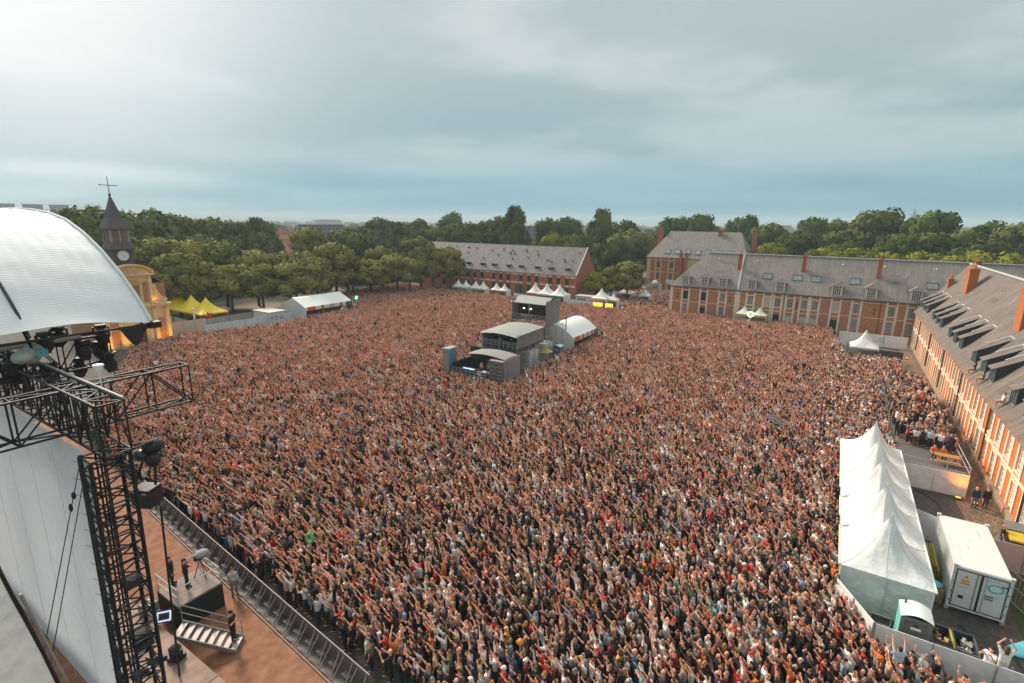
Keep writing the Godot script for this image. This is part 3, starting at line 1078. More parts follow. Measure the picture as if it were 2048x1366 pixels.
func building_left() -> void:
	var o := thing("brick_warehouse", "long brick barracks with grey roof, black box dormers and plain brick gable end", "building")
	var wx := []
	for c in [-103.5, -93.8, -84.25, -74.6, -65.0]:
		for d in [-2.65, 0.0, 2.65]:
			wx.append(c + d)
	wx.append(-111.0)
	var holes := []
	for x in wx:
		holes.append([x + 116 - 0.55, x + 116 + 0.55, 4.45, 6.25])
		holes.append([x + 116 - 0.55, x + 116 + 0.55, 1.5, 3.6])
	holes.append([116 - 79.0 - 0.0, 116 - 75.9, 0.02, 3.4])
	for i in range(holes.size() - 2, -1, -1):
		if holes[i][2] < 2.0 and holes[i][1] > 36.8 and holes[i][0] < 40.3:
			holes.remove_at(i)
	obj("wall", wall_mesh(56.4, 7.2, holes), brick_red, o, xf(Vector3(-116, 0, -127), Vector3.RIGHT))
	var g := MB.new()
	g.quad(Vector3(-59.6, 0, -127), Vector3(-59.6, 0, -140), Vector3(-59.6, 7.2, -140), Vector3(-59.6, 7.2, -127))
	g.tri(Vector3(-59.6, 7.2, -127), Vector3(-59.6, 7.2, -140), Vector3(-59.6, 14.35, -133.5))
	g.quad(Vector3(-116, 0, -140), Vector3(-116, 0, -127), Vector3(-116, 7.2, -127), Vector3(-116, 7.2, -140))
	g.tri(Vector3(-116, 7.2, -140), Vector3(-116, 7.2, -127), Vector3(-116, 14.35, -133.5))
	g.quad(Vector3(-59.6, 0, -140), Vector3(-116, 0, -140), Vector3(-116, 7.2, -140), Vector3(-59.6, 7.2, -140))
	obj("gable_wall", g.mesh(), brick_red, o)
	for x in wx:
		window_part(o, Transform3D(Basis(), Vector3(x, 4.45, -127.14)), 1.1, 1.8, 2, 3, mat(0.03, 0.03, 0.03), glass)
		if absf(x + 77.25) > 2.0:
			window_part(o, Transform3D(Basis(), Vector3(x, 1.5, -127.14)), 1.1, 2.1, 2, 3, mat(0.03, 0.03, 0.03), glass)
		for s in [-1.0, 1.0]:
			block(o, "pilaster", Vector3(x + s * 0.82, 3.3, -126.94), Vector3(0.32, 6.6, 0.14), brick_red)
		for y in [4.1, 6.5]:
			block(o, "stone_block", Vector3(x, y, -126.96), Vector3(1.05, 0.34, 0.09), stone)
	block(o, "gate", Vector3(-77.45, 1.7, -127.18), Vector3(3.1, 3.36, 0.08), mat(0.03, 0.045, 0.045))
	var sx := [-60.8, -69.8, -79.4, -89.0, -98.6, -108.0]
	for x in sx:
		for y in [4.1, 6.55]:
			block(o, "stone_band", Vector3(x, y, -126.97), Vector3(2.3 if x < -61 else 1.9, 0.36, 0.07), stone)
		block(o, "wall_anchor", Vector3(x, 5.3, -126.96), Vector3(0.34, 0.34, 0.06), dark, Basis(Vector3.BACK, PI / 4))
	block(o, "cornice", Vector3(-87.8, 7.0, -126.9), Vector3(56.6, 0.26, 0.26), stone)
	var m := MB.new()
	roof_quad(m, Vector3(-116.2, 7.05, -126.5), Vector3(-59.4, 7.05, -126.5), Vector3(-59.4, 14.45, -133.5), Vector3(-116.2, 14.45, -133.5))
	roof_quad(m, Vector3(-59.4, 7.05, -140.5), Vector3(-116.2, 7.05, -140.5), Vector3(-116.2, 14.45, -133.5), Vector3(-59.4, 14.45, -133.5))
	var roof := obj("roof", m.mesh(), streak_material(lin(0.165, 0.148, 0.145), 0.34, 24, 10, 31), o)
	var v := MB.new()
	v.bar(Vector3(-59.45, 7.2, -126.6), Vector3(-59.45, 14.55, -133.5), 0.3, 0.16)
	obj("verge", v.mesh(), zinc, roof)
	var dk := mat(0.018, 0.03, 0.03, 0.4)
	for x in [-109.5, -105.5, -101.2, -96.8, -91.5, -87.2, -82.0, -77.7, -72.3, -67.9, -62.7]:
		var d := MB.new()
		d.box(Vector3(0, 0.45, 0), Vector3(1.5, 1.0, 1.5))
		var dd := obj("dormer", d.mesh(), dk, o, Transform3D(Basis(), Vector3(x, 7.95, -128.45)))
		block(dd, "dormer_roof", Vector3(0, 1.0, -0.05), Vector3(1.7, 0.12, 1.8), mat(0.13, 0.12, 0.115))
		block(dd, "window_frame", Vector3(0, 0.5, 0.76), Vector3(0.07, 0.8, 0.04), mat(0.12, 0.16, 0.16))
		var h := MB.new()
		h.box(Vector3(0, 0, 0), Vector3(0.55, 1.0, 0.5))
		obj("roof_vent", h.mesh(), mat(0.05, 0.05, 0.052), roof, Transform3D(Basis(), Vector3(x + 0.35, 9.75, -130.0)))
	for i in 26:
		var hx := rng.randf_range(-114, -61)
		var hz := rng.randf_range(-132.5, -129.5)
		block(roof, "roof_hatch", Vector3(hx, 7.05 + (-126.5 - hz) * 1.057 + 0.1, hz), Vector3(0.4, 0.25, 0.35), mat(0.12, 0.11, 0.11))

func building_back() -> void:
	var o := thing("hipped_brick_house", "tall three-storey hip-roofed brick building behind the barracks, seven blue skylights", "building")
	var holes := []
	var wx := [-47.2, -43.2, -34.2, -30.4, -26.6]
	for x in wx:
		for y in [0.9, 4.3, 7.75]:
			holes.append([x + 50.6 - 0.6, x + 50.6 + 0.6, y, y + 2.1])
	obj("wall", wall_mesh(28.6, 11.2, holes), brick_red, o, xf(Vector3(-50.6, 0, -160), Vector3.RIGHT))
	var b := MB.new()
	b.quad(Vector3(-50.6, 0, -174), Vector3(-50.6, 0, -160), Vector3(-50.6, 11.2, -160), Vector3(-50.6, 11.2, -174))
	b.quad(Vector3(-22, 0, -160), Vector3(-22, 0, -174), Vector3(-22, 11.2, -174), Vector3(-22, 11.2, -160))
	b.quad(Vector3(-22, 0, -174), Vector3(-50.6, 0, -174), Vector3(-50.6, 11.2, -174), Vector3(-22, 11.2, -174))
	obj("wall", b.mesh(), brick_red, o)
	var st := mat(0.52, 0.38, 0.24)
	for x in wx:
		for y in [0.9, 4.3, 7.75]:
			window_part(o, Transform3D(Basis(), Vector3(x, y, -160.12)), 1.2, 2.1, 2, 4, st, glass)
			for k in [-0.12, 2.22]:
				block(o, "lintel", Vector3(x, y + k, -159.96), Vector3(1.3, 0.22, 0.1), st)
		for s in [-1.0, 1.0]:
			block(o, "stone_strip", Vector3(x + s * 0.82, 5.6, -159.95), Vector3(0.34, 11.1, 0.11), st)
	block(o, "stone_panel", Vector3(-37.3, 8.2, -159.93), Vector3(3.4, 5.9, 0.15), mat(0.55, 0.42, 0.22))
	for y in [6.6, 10.4]:
		block(o, "stone_band", Vector3(-36.3, y, -159.97), Vector3(28.4, 0.2, 0.05), st)
	for j in 20:
		block(o, "quoin", Vector3(-50.2, 0.3 + j * 0.55, -159.93), Vector3(0.95 if j % 2 else 1.3, 0.53, 0.16), st)
	for x in [-40.3, -38.7]:
		chimney(o, Vector3(x, 4.0, -159.4), 12.7, Vector3(0.75, 1, 0.8), brick_red, 2)
	var m := MB.new()
	var a := Vector3(-51.1, 11.1, -159.5)
	var c := Vector3(-21.5, 11.1, -159.5)
	var d := Vector3(-21.5, 11.1, -174.5)
	var e := Vector3(-51.1, 11.1, -174.5)
	var r0 := Vector3(-46.0, 19.0, -167)
	var r1 := Vector3(-25.2, 19.0, -167)
	roof_quad(m, a, c, r1, r0)
	roof_quad(m, d, e, r0, r1)
	roof_tri(m, e, a, r0)
	roof_tri(m, c, d, r1)
	var roof := obj("roof", m.mesh(), slate, o)
	var tilt := Basis(Vector3.RIGHT, -deg_to_rad(43.5))
	for i in 7:
		skylight(roof, Vector3(-44.9 + i * 2.98, 12.98, -161.15), tilt, 1.5, 1.7, mat(0.05, 0.1, 0.14), mat(0.24, 0.31, 0.35, 0.2))
	chimney(roof, Vector3(-49.3, 13.0, -167.0), 20.2, Vector3(1.6, 1, 1.1), brick_red, 0)
	chimney(roof, Vector3(-31.0, 17.0, -166.2), 19.6, Vector3(1.0, 1, 0.9), brick_red, 0)
	chimney(roof, Vector3(-21.6, 12.0, -167.5), 19.8, Vector3(1.3, 1, 1.0), brick_red, 0)

func church() -> void:
	var o := thing("chapel", "yellow-lit stone chapel with curved pediment and slate clock spire behind stage roof", "church")
	var st := noisy(lin(0.60, 0.44, 0.21), lin(0.72, 0.55, 0.30), 0.03, 4.0, 0.9, 4, 41)
	var br := mat(0.36, 0.17, 0.09)
	# nave body behind the facade
	var nv := MB.new()
	nv.box(Vector3(-108, 5.2, -38.4), Vector3(18.6, 10.4, 8.4))
	obj("nave_wall", nv.mesh(), br, o)
	var nr := MB.new()
	roof_quad(nr, Vector3(-117.6, 10.2, -33.9), Vector3(-98.8, 10.2, -33.9), Vector3(-98.8, 13.4, -38.4), Vector3(-117.6, 13.4, -38.4))
	roof_quad(nr, Vector3(-98.8, 10.2, -42.9), Vector3(-117.6, 10.2, -42.9), Vector3(-117.6, 13.4, -38.4), Vector3(-98.8, 13.4, -38.4))
	obj("roof", nr.mesh(), slate, o)
	# facade in its own axes: x along the front (to the right = -z of the world), y up, z out = +x of the world
	var f := Transform3D(Basis(Vector3.FORWARD, Vector3.UP, Vector3.RIGHT), Vector3(-98.4, 0, -37.75))
	var w := MB.new()
	var lower := wall_mesh(9.8, 6.7, [[3.9, 5.9, 0.02, 2.7]], 0.4)
	obj("facade_wall", lower, st, o, f * Transform3D(Basis(), Vector3(-4.9, 0, 0)))
	# arched door head, built as a fan in the opening
	var arch := MB.new()
	for i in 10:
		var t0 := PI * i / 10
		var t1 := PI * (i + 1) / 10
		arch.quad(Vector3(cos(t0) * 1.0, 2.7 + sin(t0) * 0.9, 0.03), Vector3(cos(t0) * 1.25, 2.7 + sin(t0) * 1.15, 0.03), Vector3(cos(t1) * 1.25, 2.7 + sin(t1) * 1.15, 0.03), Vector3(cos(t1) * 1.0, 2.7 + sin(t1) * 0.9, 0.03))
		arch.tri(Vector3(0, 2.7, 0.02), Vector3(cos(t0), 2.7 + sin(t0) * 0.9, 0.02), Vector3(cos(t1), 2.7 + sin(t1) * 0.9, 0.02))
	obj("door_arch", arch.mesh(), mat(0.2, 0.06, 0.04), o, f)
	var dr := obj("door", unit_box, mat(0.17, 0.05, 0.035), o, f * Transform3D(Basis.from_scale(Vector3(2.0, 2.7, 0.08)), Vector3(0, 1.36, -0.25)))
	dr.set_meta("label", "red arched door")
	for x in [-4.5, -2.6, 2.6, 4.5]:
		var p := MB.new()
		p.box(Vector3(x, 3.2, 0.16), Vector3(0.62, 6.0, 0.32))
		p.box(Vector3(x, 0.35, 0.2), Vector3(0.8, 0.7, 0.4))
		p.box(Vector3(x, 6.1, 0.2), Vector3(0.8, 0.28, 0.42))
		obj("pilaster", p.mesh(), st, o, f)
	for x in [-3.55, 3.55]:
		var nb := MB.new()
		nb.box(Vector3(x, 2.6, 0.05), Vector3(0.95, 3.6, 0.1))
		obj("brick_panel", nb.mesh(), br, o, f)
	var co := MB.new()
	co.box(Vector3(0, 6.55, 0.25), Vector3(10.0, 0.3, 0.7))
	co.box(Vector3(0, 6.84, 0.35), Vector3(10.3, 0.24, 0.95))
	obj("cornice", co.mesh(), st, o, f)
	# upper storey with niche window
	obj("facade_wall", wall_mesh(5.8, 5.0, [[2.0, 3.8, 0.6, 3.3]], 0.35), st, o, f * Transform3D(Basis(), Vector3(-2.9, 6.95, -0.1)))
	window_part(o, f * Transform3D(Basis(), Vector3(0, 7.55, -0.35)), 1.8, 2.7, 3, 5, mat(0.16, 0.13, 0.1), mat(0.1, 0.11, 0.1, 0.2))
	var na := MB.new()
	for i in 10:
		var t0 := PI * i / 10
		var t1 := PI * (i + 1) / 10
		na.quad(Vector3(cos(t0) * 0.9, 10.25 + sin(t0) * 0.7, 0.0), Vector3(cos(t0) * 1.2, 10.25 + sin(t0) * 1.0, 0.0), Vector3(cos(t1) * 1.2, 10.25 + sin(t1) * 1.0, 0.0), Vector3(cos(t1) * 0.9, 10.25 + sin(t1) * 0.7, 0.0))
		na.tri(Vector3(0, 10.25, -0.02), Vector3(cos(t0) * 0.9, 10.25 + sin(t0) * 0.7, -0.02), Vector3(cos(t1) * 0.9, 10.25 + sin(t1) * 0.7, -0.02))
	obj("window_arch", na.mesh(), mat(0.45, 0.3, 0.14), o, f)
	for x in [-1.06, 1.06]:
		block(o, "window_jamb", f * Vector3(x, 8.9, 0.0), Vector3(0.24, 2.7, 0.3), st, f.basis)
	for x in [-1.75, 1.75]:
		var bp := MB.new()
		bp.box(Vector3(x, 9.1, -0.06), Vector3(0.62, 3.4, 0.14))
		obj("brick_panel", bp.mesh(), br, o, f)
	for x in [-2.55, 2.55]:
		var up := MB.new()
		up.box(Vector3(x, 9.3, 0.02), Vector3(0.5, 4.6, 0.3))
		obj("pilaster", up.mesh(), st, o, f)
	# volutes: stepped scrolls down to the lower cornice
	for s in [-1.0, 1.0]:
		var vo := MB.new()
		for i in 8:
			var a := float(i) / 8
			var x: float = 3.0 + a * 1.75
			var hh: float = 3.0 * pow(1.0 - a, 1.6) + 0.45
			vo.box(Vector3(s * x, 6.95 + hh / 2, -0.18), Vector3(0.23, hh, 0.5))
		vo.tube(Vector3(s * 4.4, 7.5, -0.45), Vector3(s * 4.4, 7.5, 0.12), 0.45, 0.45, 12)
		vo.tube(Vector3(s * 3.1, 9.9, -0.45), Vector3(s * 3.1, 9.9, 0.12), 0.3, 0.3, 12)
		obj("volute", vo.mesh(), st, o, f)
	# segmental pediment
	var pd := MB.new()
	pd.box(Vector3(0, 12.02, 0.08), Vector3(6.6, 0.24, 0.6))
	for i in 12:
		var t0 := PI * (0.12 + 0.76 * i / 12)
		var t1 := PI * (0.12 + 0.76 * (i + 1) / 12)
		var p0 := Vector3(cos(t0) * 3.5, 11.55 + sin(t0) * 2.15, 0)
		var p1 := Vector3(cos(t1) * 3.5, 11.55 + sin(t1) * 2.15, 0)
		pd.bar(p0 + Vector3(0, 0, 0.1), p1 + Vector3(0, 0, 0.1), 0.7, 0.26)
		pd.tri(Vector3(0, 12.0, 0.0), p0, p1)
	obj("pediment", pd.mesh(), st, o, f)
	var orn := MB.new()
	for i in 7:
		orn.ball(Vector3(-0.9 + i * 0.3, 12.5 + 0.25 * sin(i * 2.1) + 0.2, 0.08), Vector3(0.2, 0.28, 0.14), 4, 6)
	obj("carved_ornament", orn.mesh(), st, o, f)
	# spire: clock stage, eave, louvred belfry, pyramid
	var tx := Transform3D(Basis(), Vector3(-104.6, 0, -38.85))
	var slp := noisy(lin(0.075, 0.062, 0.062), lin(0.125, 0.105, 0.10), 0.05, 2.0, 0.8, 4, 77)
	var c := MB.new()
	c.box(Vector3(0, 12.8, 0), Vector3(3.5, 1.0, 3.5))
	c.box(Vector3(0, 14.5, 0), Vector3(2.9, 3.4, 2.9))
	obj("clock_stage", c.mesh(), slp, o, tx)
	var e1 := MB.new()
	var frus := func(mb: MB, y0: float, r0: float, y1: float, r1: float):
		for i in 4:
			var d0 := Vector3(1, 0, 1).rotated(Vector3.UP, PI / 2 * i)
			var d1 := Vector3(1, 0, -1).rotated(Vector3.UP, PI / 2 * i)
			mb.quad(d0 * r0 + Vector3.UP * y0, d1 * r0 + Vector3.UP * y0, d1 * r1 + Vector3.UP * y1, d0 * r1 + Vector3.UP * y1)
	frus.call(e1, 15.95, 1.9, 16.15, 1.9)
	frus.call(e1, 16.15, 1.9, 17.25, 1.4)
	frus.call(e1, 15.95, 1.4, 15.951, 1.9)
	obj("skirt_roof", e1.mesh(), slp, o, tx)
	var b := MB.new()
	b.box(Vector3(0, 18.3, 0), Vector3(2.5, 2.3, 2.5))
	for s in [Vector3(1, 0, 1), Vector3(1, 0, -1), Vector3(-1, 0, 1), Vector3(-1, 0, -1)]:
		b.box(s * 1.3 + Vector3(0, 18.3, 0), Vector3(0.25, 2.3, 0.25))
	b.box(Vector3(1.3, 18.3, 0), Vector3(0.2, 2.3, 0.2))
	b.box(Vector3(0, 18.3, 1.3), Vector3(0.2, 2.3, 0.2))
	var bf := obj("belfry", b.mesh(), mat(0.30, 0.26, 0.25), o, tx)
	for i in 7:
		for s in [-0.62, 0.62]:
			block(bf, "louvre", Vector3(1.32, 17.45 + i * 0.28, s), Vector3(0.2, 0.05, 0.85), mat(0.25, 0.12, 0.08), Basis(Vector3.BACK, -0.5))
			block(bf, "louvre", Vector3(s, 17.45 + i * 0.28, 1.32), Vector3(0.85, 0.05, 0.2), mat(0.25, 0.12, 0.08), Basis(Vector3.RIGHT, 0.5))
	var sp := MB.new()
	frus.call(sp, 19.35, 1.75, 19.55, 1.75)
	frus.call(sp, 19.55, 1.75, 21.2, 1.0)
	frus.call(sp, 21.2, 1.0, 24.9, 0.05)
	obj("spire", sp.mesh(), slp, o, tx)
	var it := mat(0.03, 0.03, 0.03, 0.5)
	var cr := MB.new()
	cr.tube(Vector3(0, 24.7, 0), Vector3(0, 27.9, 0), 0.07, 0.05, 6)
	cr.bar(Vector3(0, 26.5, -1.2), Vector3(0, 26.5, 1.2), 0.1, 0.1)
	cr.ball(Vector3(0, 25.0, 0), Vector3(0.22, 0.22, 0.22))
	cr.ball(Vector3(0, 26.5, 1.2), Vector3(0.12, 0.12, 0.12), 4, 6)
	cr.ball(Vector3(0, 26.5, -1.2), Vector3(0.12, 0.12, 0.12), 4, 6)
	obj("cross", cr.mesh(), it, o, tx)
	var ck := Transform3D(Basis(Vector3.FORWARD, Vector3.UP, Vector3.RIGHT), Vector3(-104.6 + 1.5, 14.95, -38.85))
	var fc := MB.new()
	fc.tube(Vector3(0, 0, 0), Vector3(0, 0, 0.08), 0.85, 0.85, 24)
	var face := obj("clock_face", fc.mesh(), mat(0.75, 0.75, 0.72, 0.4), o, ck)
	var fr := MB.new()
	for s in [-1.0, 1.0]:
		fr.box(Vector3(s * 1.0, 0, 0.02), Vector3(0.16, 2.1, 0.14))
		fr.box(Vector3(0, s * 1.0, 0.023), Vector3(1.9, 0.16, 0.14))
	obj("clock_frame", fr.mesh(), mat(0.08, 0.07, 0.07), o, ck)
	for i in 12:
		var t := TAU * i / 12
		block(face, "hour_mark", Vector3(sin(t) * 0.7, cos(t) * 0.7, 0.085), Vector3(0.05, 0.2, 0.012), dark, Basis(Vector3.BACK, -t))
	var hd := MB.new()
	hd.bar(Vector3(0.1, -0.1, 0.1), Vector3(-0.58, 0.36, 0.1), 0.07, 0.02)
	obj("minute_hand", hd.mesh(), dark, face)
	var hd2 := MB.new()
	hd2.bar(Vector3(-0.05, 0.05, 0.115), Vector3(0.36, -0.26, 0.115), 0.09, 0.02)
	obj("hour_hand", hd2.mesh(), dark, face)
	w.p.clear()

# ---------------------------------------------------------------- tents, fences, festival structures
func pagoda_mesh(w: float, eave: float, peak: float) -> ArrayMesh:
	# a peaked tent roof: concave cone from a square eave, with sagging hem and valance
	var m := MB.new()
	var ns := 16
	var rows := []
	for i in 9:
		var t := float(i) / 8.0
		var row := []
		for j in ns * 2 + 1:
			var a := TAU * j / (ns * 2)
			var sq := 1.0 / maxf(absf(cos(a)), absf(sin(a)))
			var r := (w / 2) * sq * (1.0 - t) + 0.05 * t
			var c := lerpf(sq, 1.0, t)
			r = (w / 2) * (1.0 - t) * c + 0.05 * t
			var y := eave + (peak - eave) * (0.52 * t + 0.48 * pow(t, 2.4))
			y -= 0.10 * (1.0 - t) * (1.0 - absf(cos(2.0 * a)) * 0.0) * (1.4 - sq) * 0.6
			row.append(Vector3(cos(a) * r, y, -sin(a) * r))
		rows.append(row)
	m.grid(rows)
	var h := w / 2
	for i in 4:
		var d0 := Vector3(h, eave, h).rotated(Vector3.UP, PI / 2 * i)
		var d1 := Vector3(h, eave, -h).rotated(Vector3.UP, PI / 2 * i)
		m.quad(d0 - Vector3(0, 0.28, 0), d1 - Vector3(0, 0.28, 0), d1, d0)
	return m.mesh()

func pagoda(called: String, label: String, at: Vector3, w: float, eave: float, peak: float, m: Material, group: String, walls := false, band: Material = null) -> Node3D:
	var o := thing(called, label, "tent", at, 0, group)
	var key := "pagoda %.1f %.1f %.1f" % [w, eave, peak]
	if not win_cache.has(key):
		win_cache[key] = pagoda_mesh(w, eave, peak)
	var c := obj("canopy", win_cache[key], m, o)
	stick(c, "mast_tip", Vector3(0, peak - 0.1, 0), Vector3(0, peak + 0.18, 0), 0.035, white)
	for x in [-1, 1]:
		for z in [-1, 1]:
			stick(o, "leg", Vector3(x * (w / 2 - 0.06), 0, z * (w / 2 - 0.06)), Vector3(x * (w / 2 - 0.06), eave, z * (w / 2 - 0.06)), 0.05, alu)
	if walls:
		block(o, "side_wall", Vector3(0, eave / 2, -w / 2 + 0.05), Vector3(w - 0.1, eave, 0.03), m)
		block(o, "side_wall", Vector3(w / 2 - 0.03, eave / 2, 0), Vector3(0.03, eave, w - 0.16), m)
		block(o, "counter", Vector3(0, 0.55, w / 2 - 0.35), Vector3(w - 0.2, 1.1, 0.5), white)
	if band:
		block(o, "valance_banner", Vector3(0, eave - 0.22, w / 2 + 0.02), Vector3(w, 0.42, 0.03), band)
	return o

func fence_run(called: String, label: String, a: Vector3, b: Vector3, h: float, m: Material, panel := 2.4, group := "") -> Node3D:
	var o := thing(called, label, "fence", a, 0, group)
	var d := b - a
	var L := d.length()
	var n := maxi(1, int(round(L / panel)))
	var dir := d / L
	var bs := Basis(dir, Vector3.UP, dir.cross(Vector3.UP))
	for i in n:
		block(o, "panel", dir * (L * (i + 0.5) / n) + Vector3(0, h / 2 + 0.03, 0), Vector3(L / n - 0.03, h, 0.03), m, bs)
	for i in n + 1:
		stick(o, "post", dir * (L * i / n) + bs.z * 0.05, dir * (L * i / n) + bs.z * 0.05 + Vector3(0, h + 0.06, 0), 0.025, alu)
	return o

func truss(par: Node, a: Vector3, b: Vector3, side: Vector3, up: Vector3, bay: float, rc: float, rb: float, m: Material) -> void:
	# box truss: chords and braces are parts; a..b is the axis, side and up are half extents
	for s in [-1.0, 1.0]:
		for v in [-1.0, 1.0]:
			stick(par, "chord", a + side * s + up * v, b + side * s + up * v, rc, m)
	var L := (b - a).length()
	var n := maxi(1, int(round(L / bay)))
	var st := (b - a) / n
	for i in n + 1:
		var c := a + st * i
		for s in [-1.0, 1.0]:
			stick(par, "strut", c + side * s - up, c + side * s + up, rb, m)
			stick(par, "strut", c - side + up * s, c + side + up * s, rb, m)
		if i < n:
			for s in [-1.0, 1.0]:
				var flip := 1.0 if i % 2 == 0 else -1.0
				stick(par, "brace", c + side * s - up * flip, c + st + side * s + up * flip, rb, m)
				stick(par, "brace", c - side * flip + up * s, c + st + side * flip + up * s, rb, m)

func arch_pts() -> Array:
	var q := [Vector2(-27.8, 16.5), Vector2(-28.9, 17.6), Vector2(-30.4, 18.7), Vector2(-32.2, 19.75), Vector2(-34.1, 20.6), Vector2(-36.2, 21.25), Vector2(-38.4, 21.6), Vector2(-41.4, 21.8), Vector2(-44.6, 21.86)]
	var cv := Curve2D.new()
	for i in q.size():
		var t := Vector2.ZERO
		if i > 0 and i < q.size() - 1:
			t = (q[i + 1] - q[i - 1]) / 6.0
		cv.add_point(q[i], -t, t)
	var r := []
	for i in 29:
		r.append(cv.sample_baked(cv.get_baked_length() * i / 28.0))
	for i in range(27, -1, -1):
		r.append(Vector2(-89.2 - r[i].x, r[i].y))
	return r

func stage() -> void:
	# deck of the stage, 1.5 m above the pit
	var dk := thing("stage_deck", "broad brown stage deck behind the pit at lower left", "stage")
	var floorm := noisy(lin(0.20, 0.13, 0.10), lin(0.30, 0.20, 0.155), 0.02, 5.0, 0.8, 4, 51)
	block(dk, "deck", Vector3(-43, 1.42, -7.65), Vector3(48, 0.16, 2.6), floorm)
	block(dk, "skirt", Vector3(-43, 0.67, -8.94), Vector3(48, 1.34, 0.06), mat(0.02, 0.02, 0.022))
	for x in [-21.0, -30, -40, -50, -60]:
		block(dk, "deck_joint", Vector3(x, 1.503, -7.65), Vector3(0.05, 0.012, 2.58), mat(0.06, 0.05, 0.045))
	# curved roof
	var rf := thing("stage_roof", "huge pale curved fabric stage roof arching at upper left", "stage roof")
	var A := arch_pts()
	var rows := []
	var us := []
	var zs := []
	for k in 41:
		zs.append(-3.6 - 7.6 * k / 40.0)
	for i in A.size():
		var row := []
		var ur := []
		for k in zs.size():
			var sag := 0.035 * sin(k * 2.1 + i * 0.15) * sin(PI * i / (A.size() - 1)) if k < 40 else 0.0
			sag += 0.02 * sin(i * 1.9 + k * 0.3)
			var lip := 0.25 * pow(maxf(0.0, 1.0 - i / 3.0), 2.0) * sin(PI * k / 40.0)
			row.append(Vector3(A[i].x, A[i].y + sag + lip * 1.6, zs[k]))
			ur.append(Vector2(i * 1.2, k * 0.19))
		rows.append(row)
		us.append(ur)
	var mb := MB.new()
	mb.grid(rows, us)
	# wrinkles run along the arch as fine relief
	var f := FastNoiseLite.new()
	f.seed = 12
	f.frequency = 1.0
	var im := Image.create(512, 512, false, Image.FORMAT_RGB8)
	for y in 512:
		for x in 512:
			var w := 0.5 + 0.5 * sin(x * 0.55 + 3.0 * f.get_noise_2d(x * 0.008, y * 0.006))
			var msk := clampf(f.get_noise_2d(x * 0.012 + 50, y * 0.02) * 2.2 + 0.3, 0, 1)
			var v := 0.5 + (w - 0.5) * msk * 0.8
			im.set_pixel(x, y, Color(v, v, v))
	im.bump_map_to_normal_map(4.0)
	var fab := StandardMaterial3D.new()
	fab.albedo_color = lin(0.66, 0.68, 0.68)
	fab.backlight_enabled = true
	fab.backlight = Color(0.35, 0.36, 0.37)
	fab.roughness = 0.75
	fab.normal_enabled = true
	fab.normal_texture = ImageTexture.create_from_image(im)
	fab.normal_scale = 0.2
	fab.uv1_scale = Vector3(1.0 / 14.0, 1.0 / 6.5, 1)
	obj("roof_fabric", mb.mesh(), fab, rf)
	var pl := MB.new()
	for i in A.size() - 1:
		pl.tube(Vector3(A[i].x, A[i].y + 0.03, -11.2), Vector3(A[i + 1].x, A[i + 1].y + 0.03, -11.2), 0.09, 0.09, 6, false)
	obj("front_arch_tube", pl.mesh(), mat(0.55, 0.58, 0.58), rf)
	var se := MB.new()
	for i in A.size() - 1:
		se.tube(Vector3(A[i].x, A[i].y + 0.06, -6.7), Vector3(A[i + 1].x, A[i + 1].y + 0.06, -6.7), 0.06, 0.06, 6, false)
	obj("seam_tube", se.mesh(), mat(0.04, 0.04, 0.045), rf)
	var ins := MB.new()
	for s in [0, 1]:
		for z in [-10.9, -6.7, -4.0]:
			for i in range(0, A.size() - 2, 2):
				ins.tube(Vector3(A[i].x, A[i].y - 0.35, z), Vector3(A[i + 2].x, A[i + 2].y - 0.35, z), 0.06, 0.06, 5, false)
	obj("arch_truss", ins.mesh(), steel, rf)
	var gus := MB.new()
	for i in 8:
		var a := float(i) / 8
		var b := float(i + 1) / 8
		var da := 0.95 * pow(sin(PI * a), 1.5)
		var db := 0.95 * pow(sin(PI * b), 1.5)
		gus.quad(Vector3(-27.85, 16.42 - da, -11.1 + a * 1.3), Vector3(-27.85, 16.42 - db, -11.1 + b * 1.3), Vector3(-27.85, 16.46, -11.1 + b * 1.3), Vector3(-27.85, 16.46, -11.1 + a * 1.3))
	obj("black_corner_flap", gus.mesh(), dark, rf)
	block(rf, "corner_bracket", Vector3(-27.9, 16.35, -11.35), Vector3(0.35, 0.3, 0.5), dark)
	for x in [-27.9, -61.3]:
		stick(rf, "eave_beam", Vector3(x, 16.4, -11.2), Vector3(x, 16.4, -3.6), 0.05, steel)
	for z in [-10.2, -4.2]:
		stick(rf, "roof_leg", Vector3(-61.3, 1.5, z), Vector3(-61.3, 16.4, z), 0.3, steel)
	# main beam along the stage front
	var mbm := thing("main_truss", "long black box truss running under the stage roof to the corner tower", "truss")
	truss(mbm, Vector3(-46, 14.05, -6.85), Vector3(-21.2, 14.05, -6.85), Vector3(0, 0, 0.43), Vector3(0, 0.95, 0), 1.05, 0.055, 0.032, steel)
	stick(mbm, "top_rail", Vector3(-46, 15.1, -7.28), Vector3(-21.2, 15.1, -7.28), 0.05, mat(0.30, 0.29, 0.27, 0.5))
	for x in [-44, -41.5, -39, -36.4, -34, -31.5, -29, -26.6, -23.2]:
		truss(mbm, Vector3(x, 13.3, -6.85), Vector3(x, 14.8, -6.85), Vector3(0.3, 0, 0), Vector3(0, 0, 0.3), 0.75, 0.03, 0.02, steel)
	# tower under its end
	var tw := thing("truss_tower", "tall black lattice tower standing at the end of the main truss", "truss")
	truss(tw, Vector3(-21.75, 1.5, -6.42), Vector3(-21.75, 13.0, -6.62), Vector3(0.46, 0, 0), Vector3(0, 0, 0.61), 0.62, 0.075, 0.034, steel)
	for x in [-21.55, -21.95]:
		stick(tw, "ladder_rail", Vector3(x, 1.6, -6.2), Vector3(x, 13.2, -6.4), 0.035, steel)
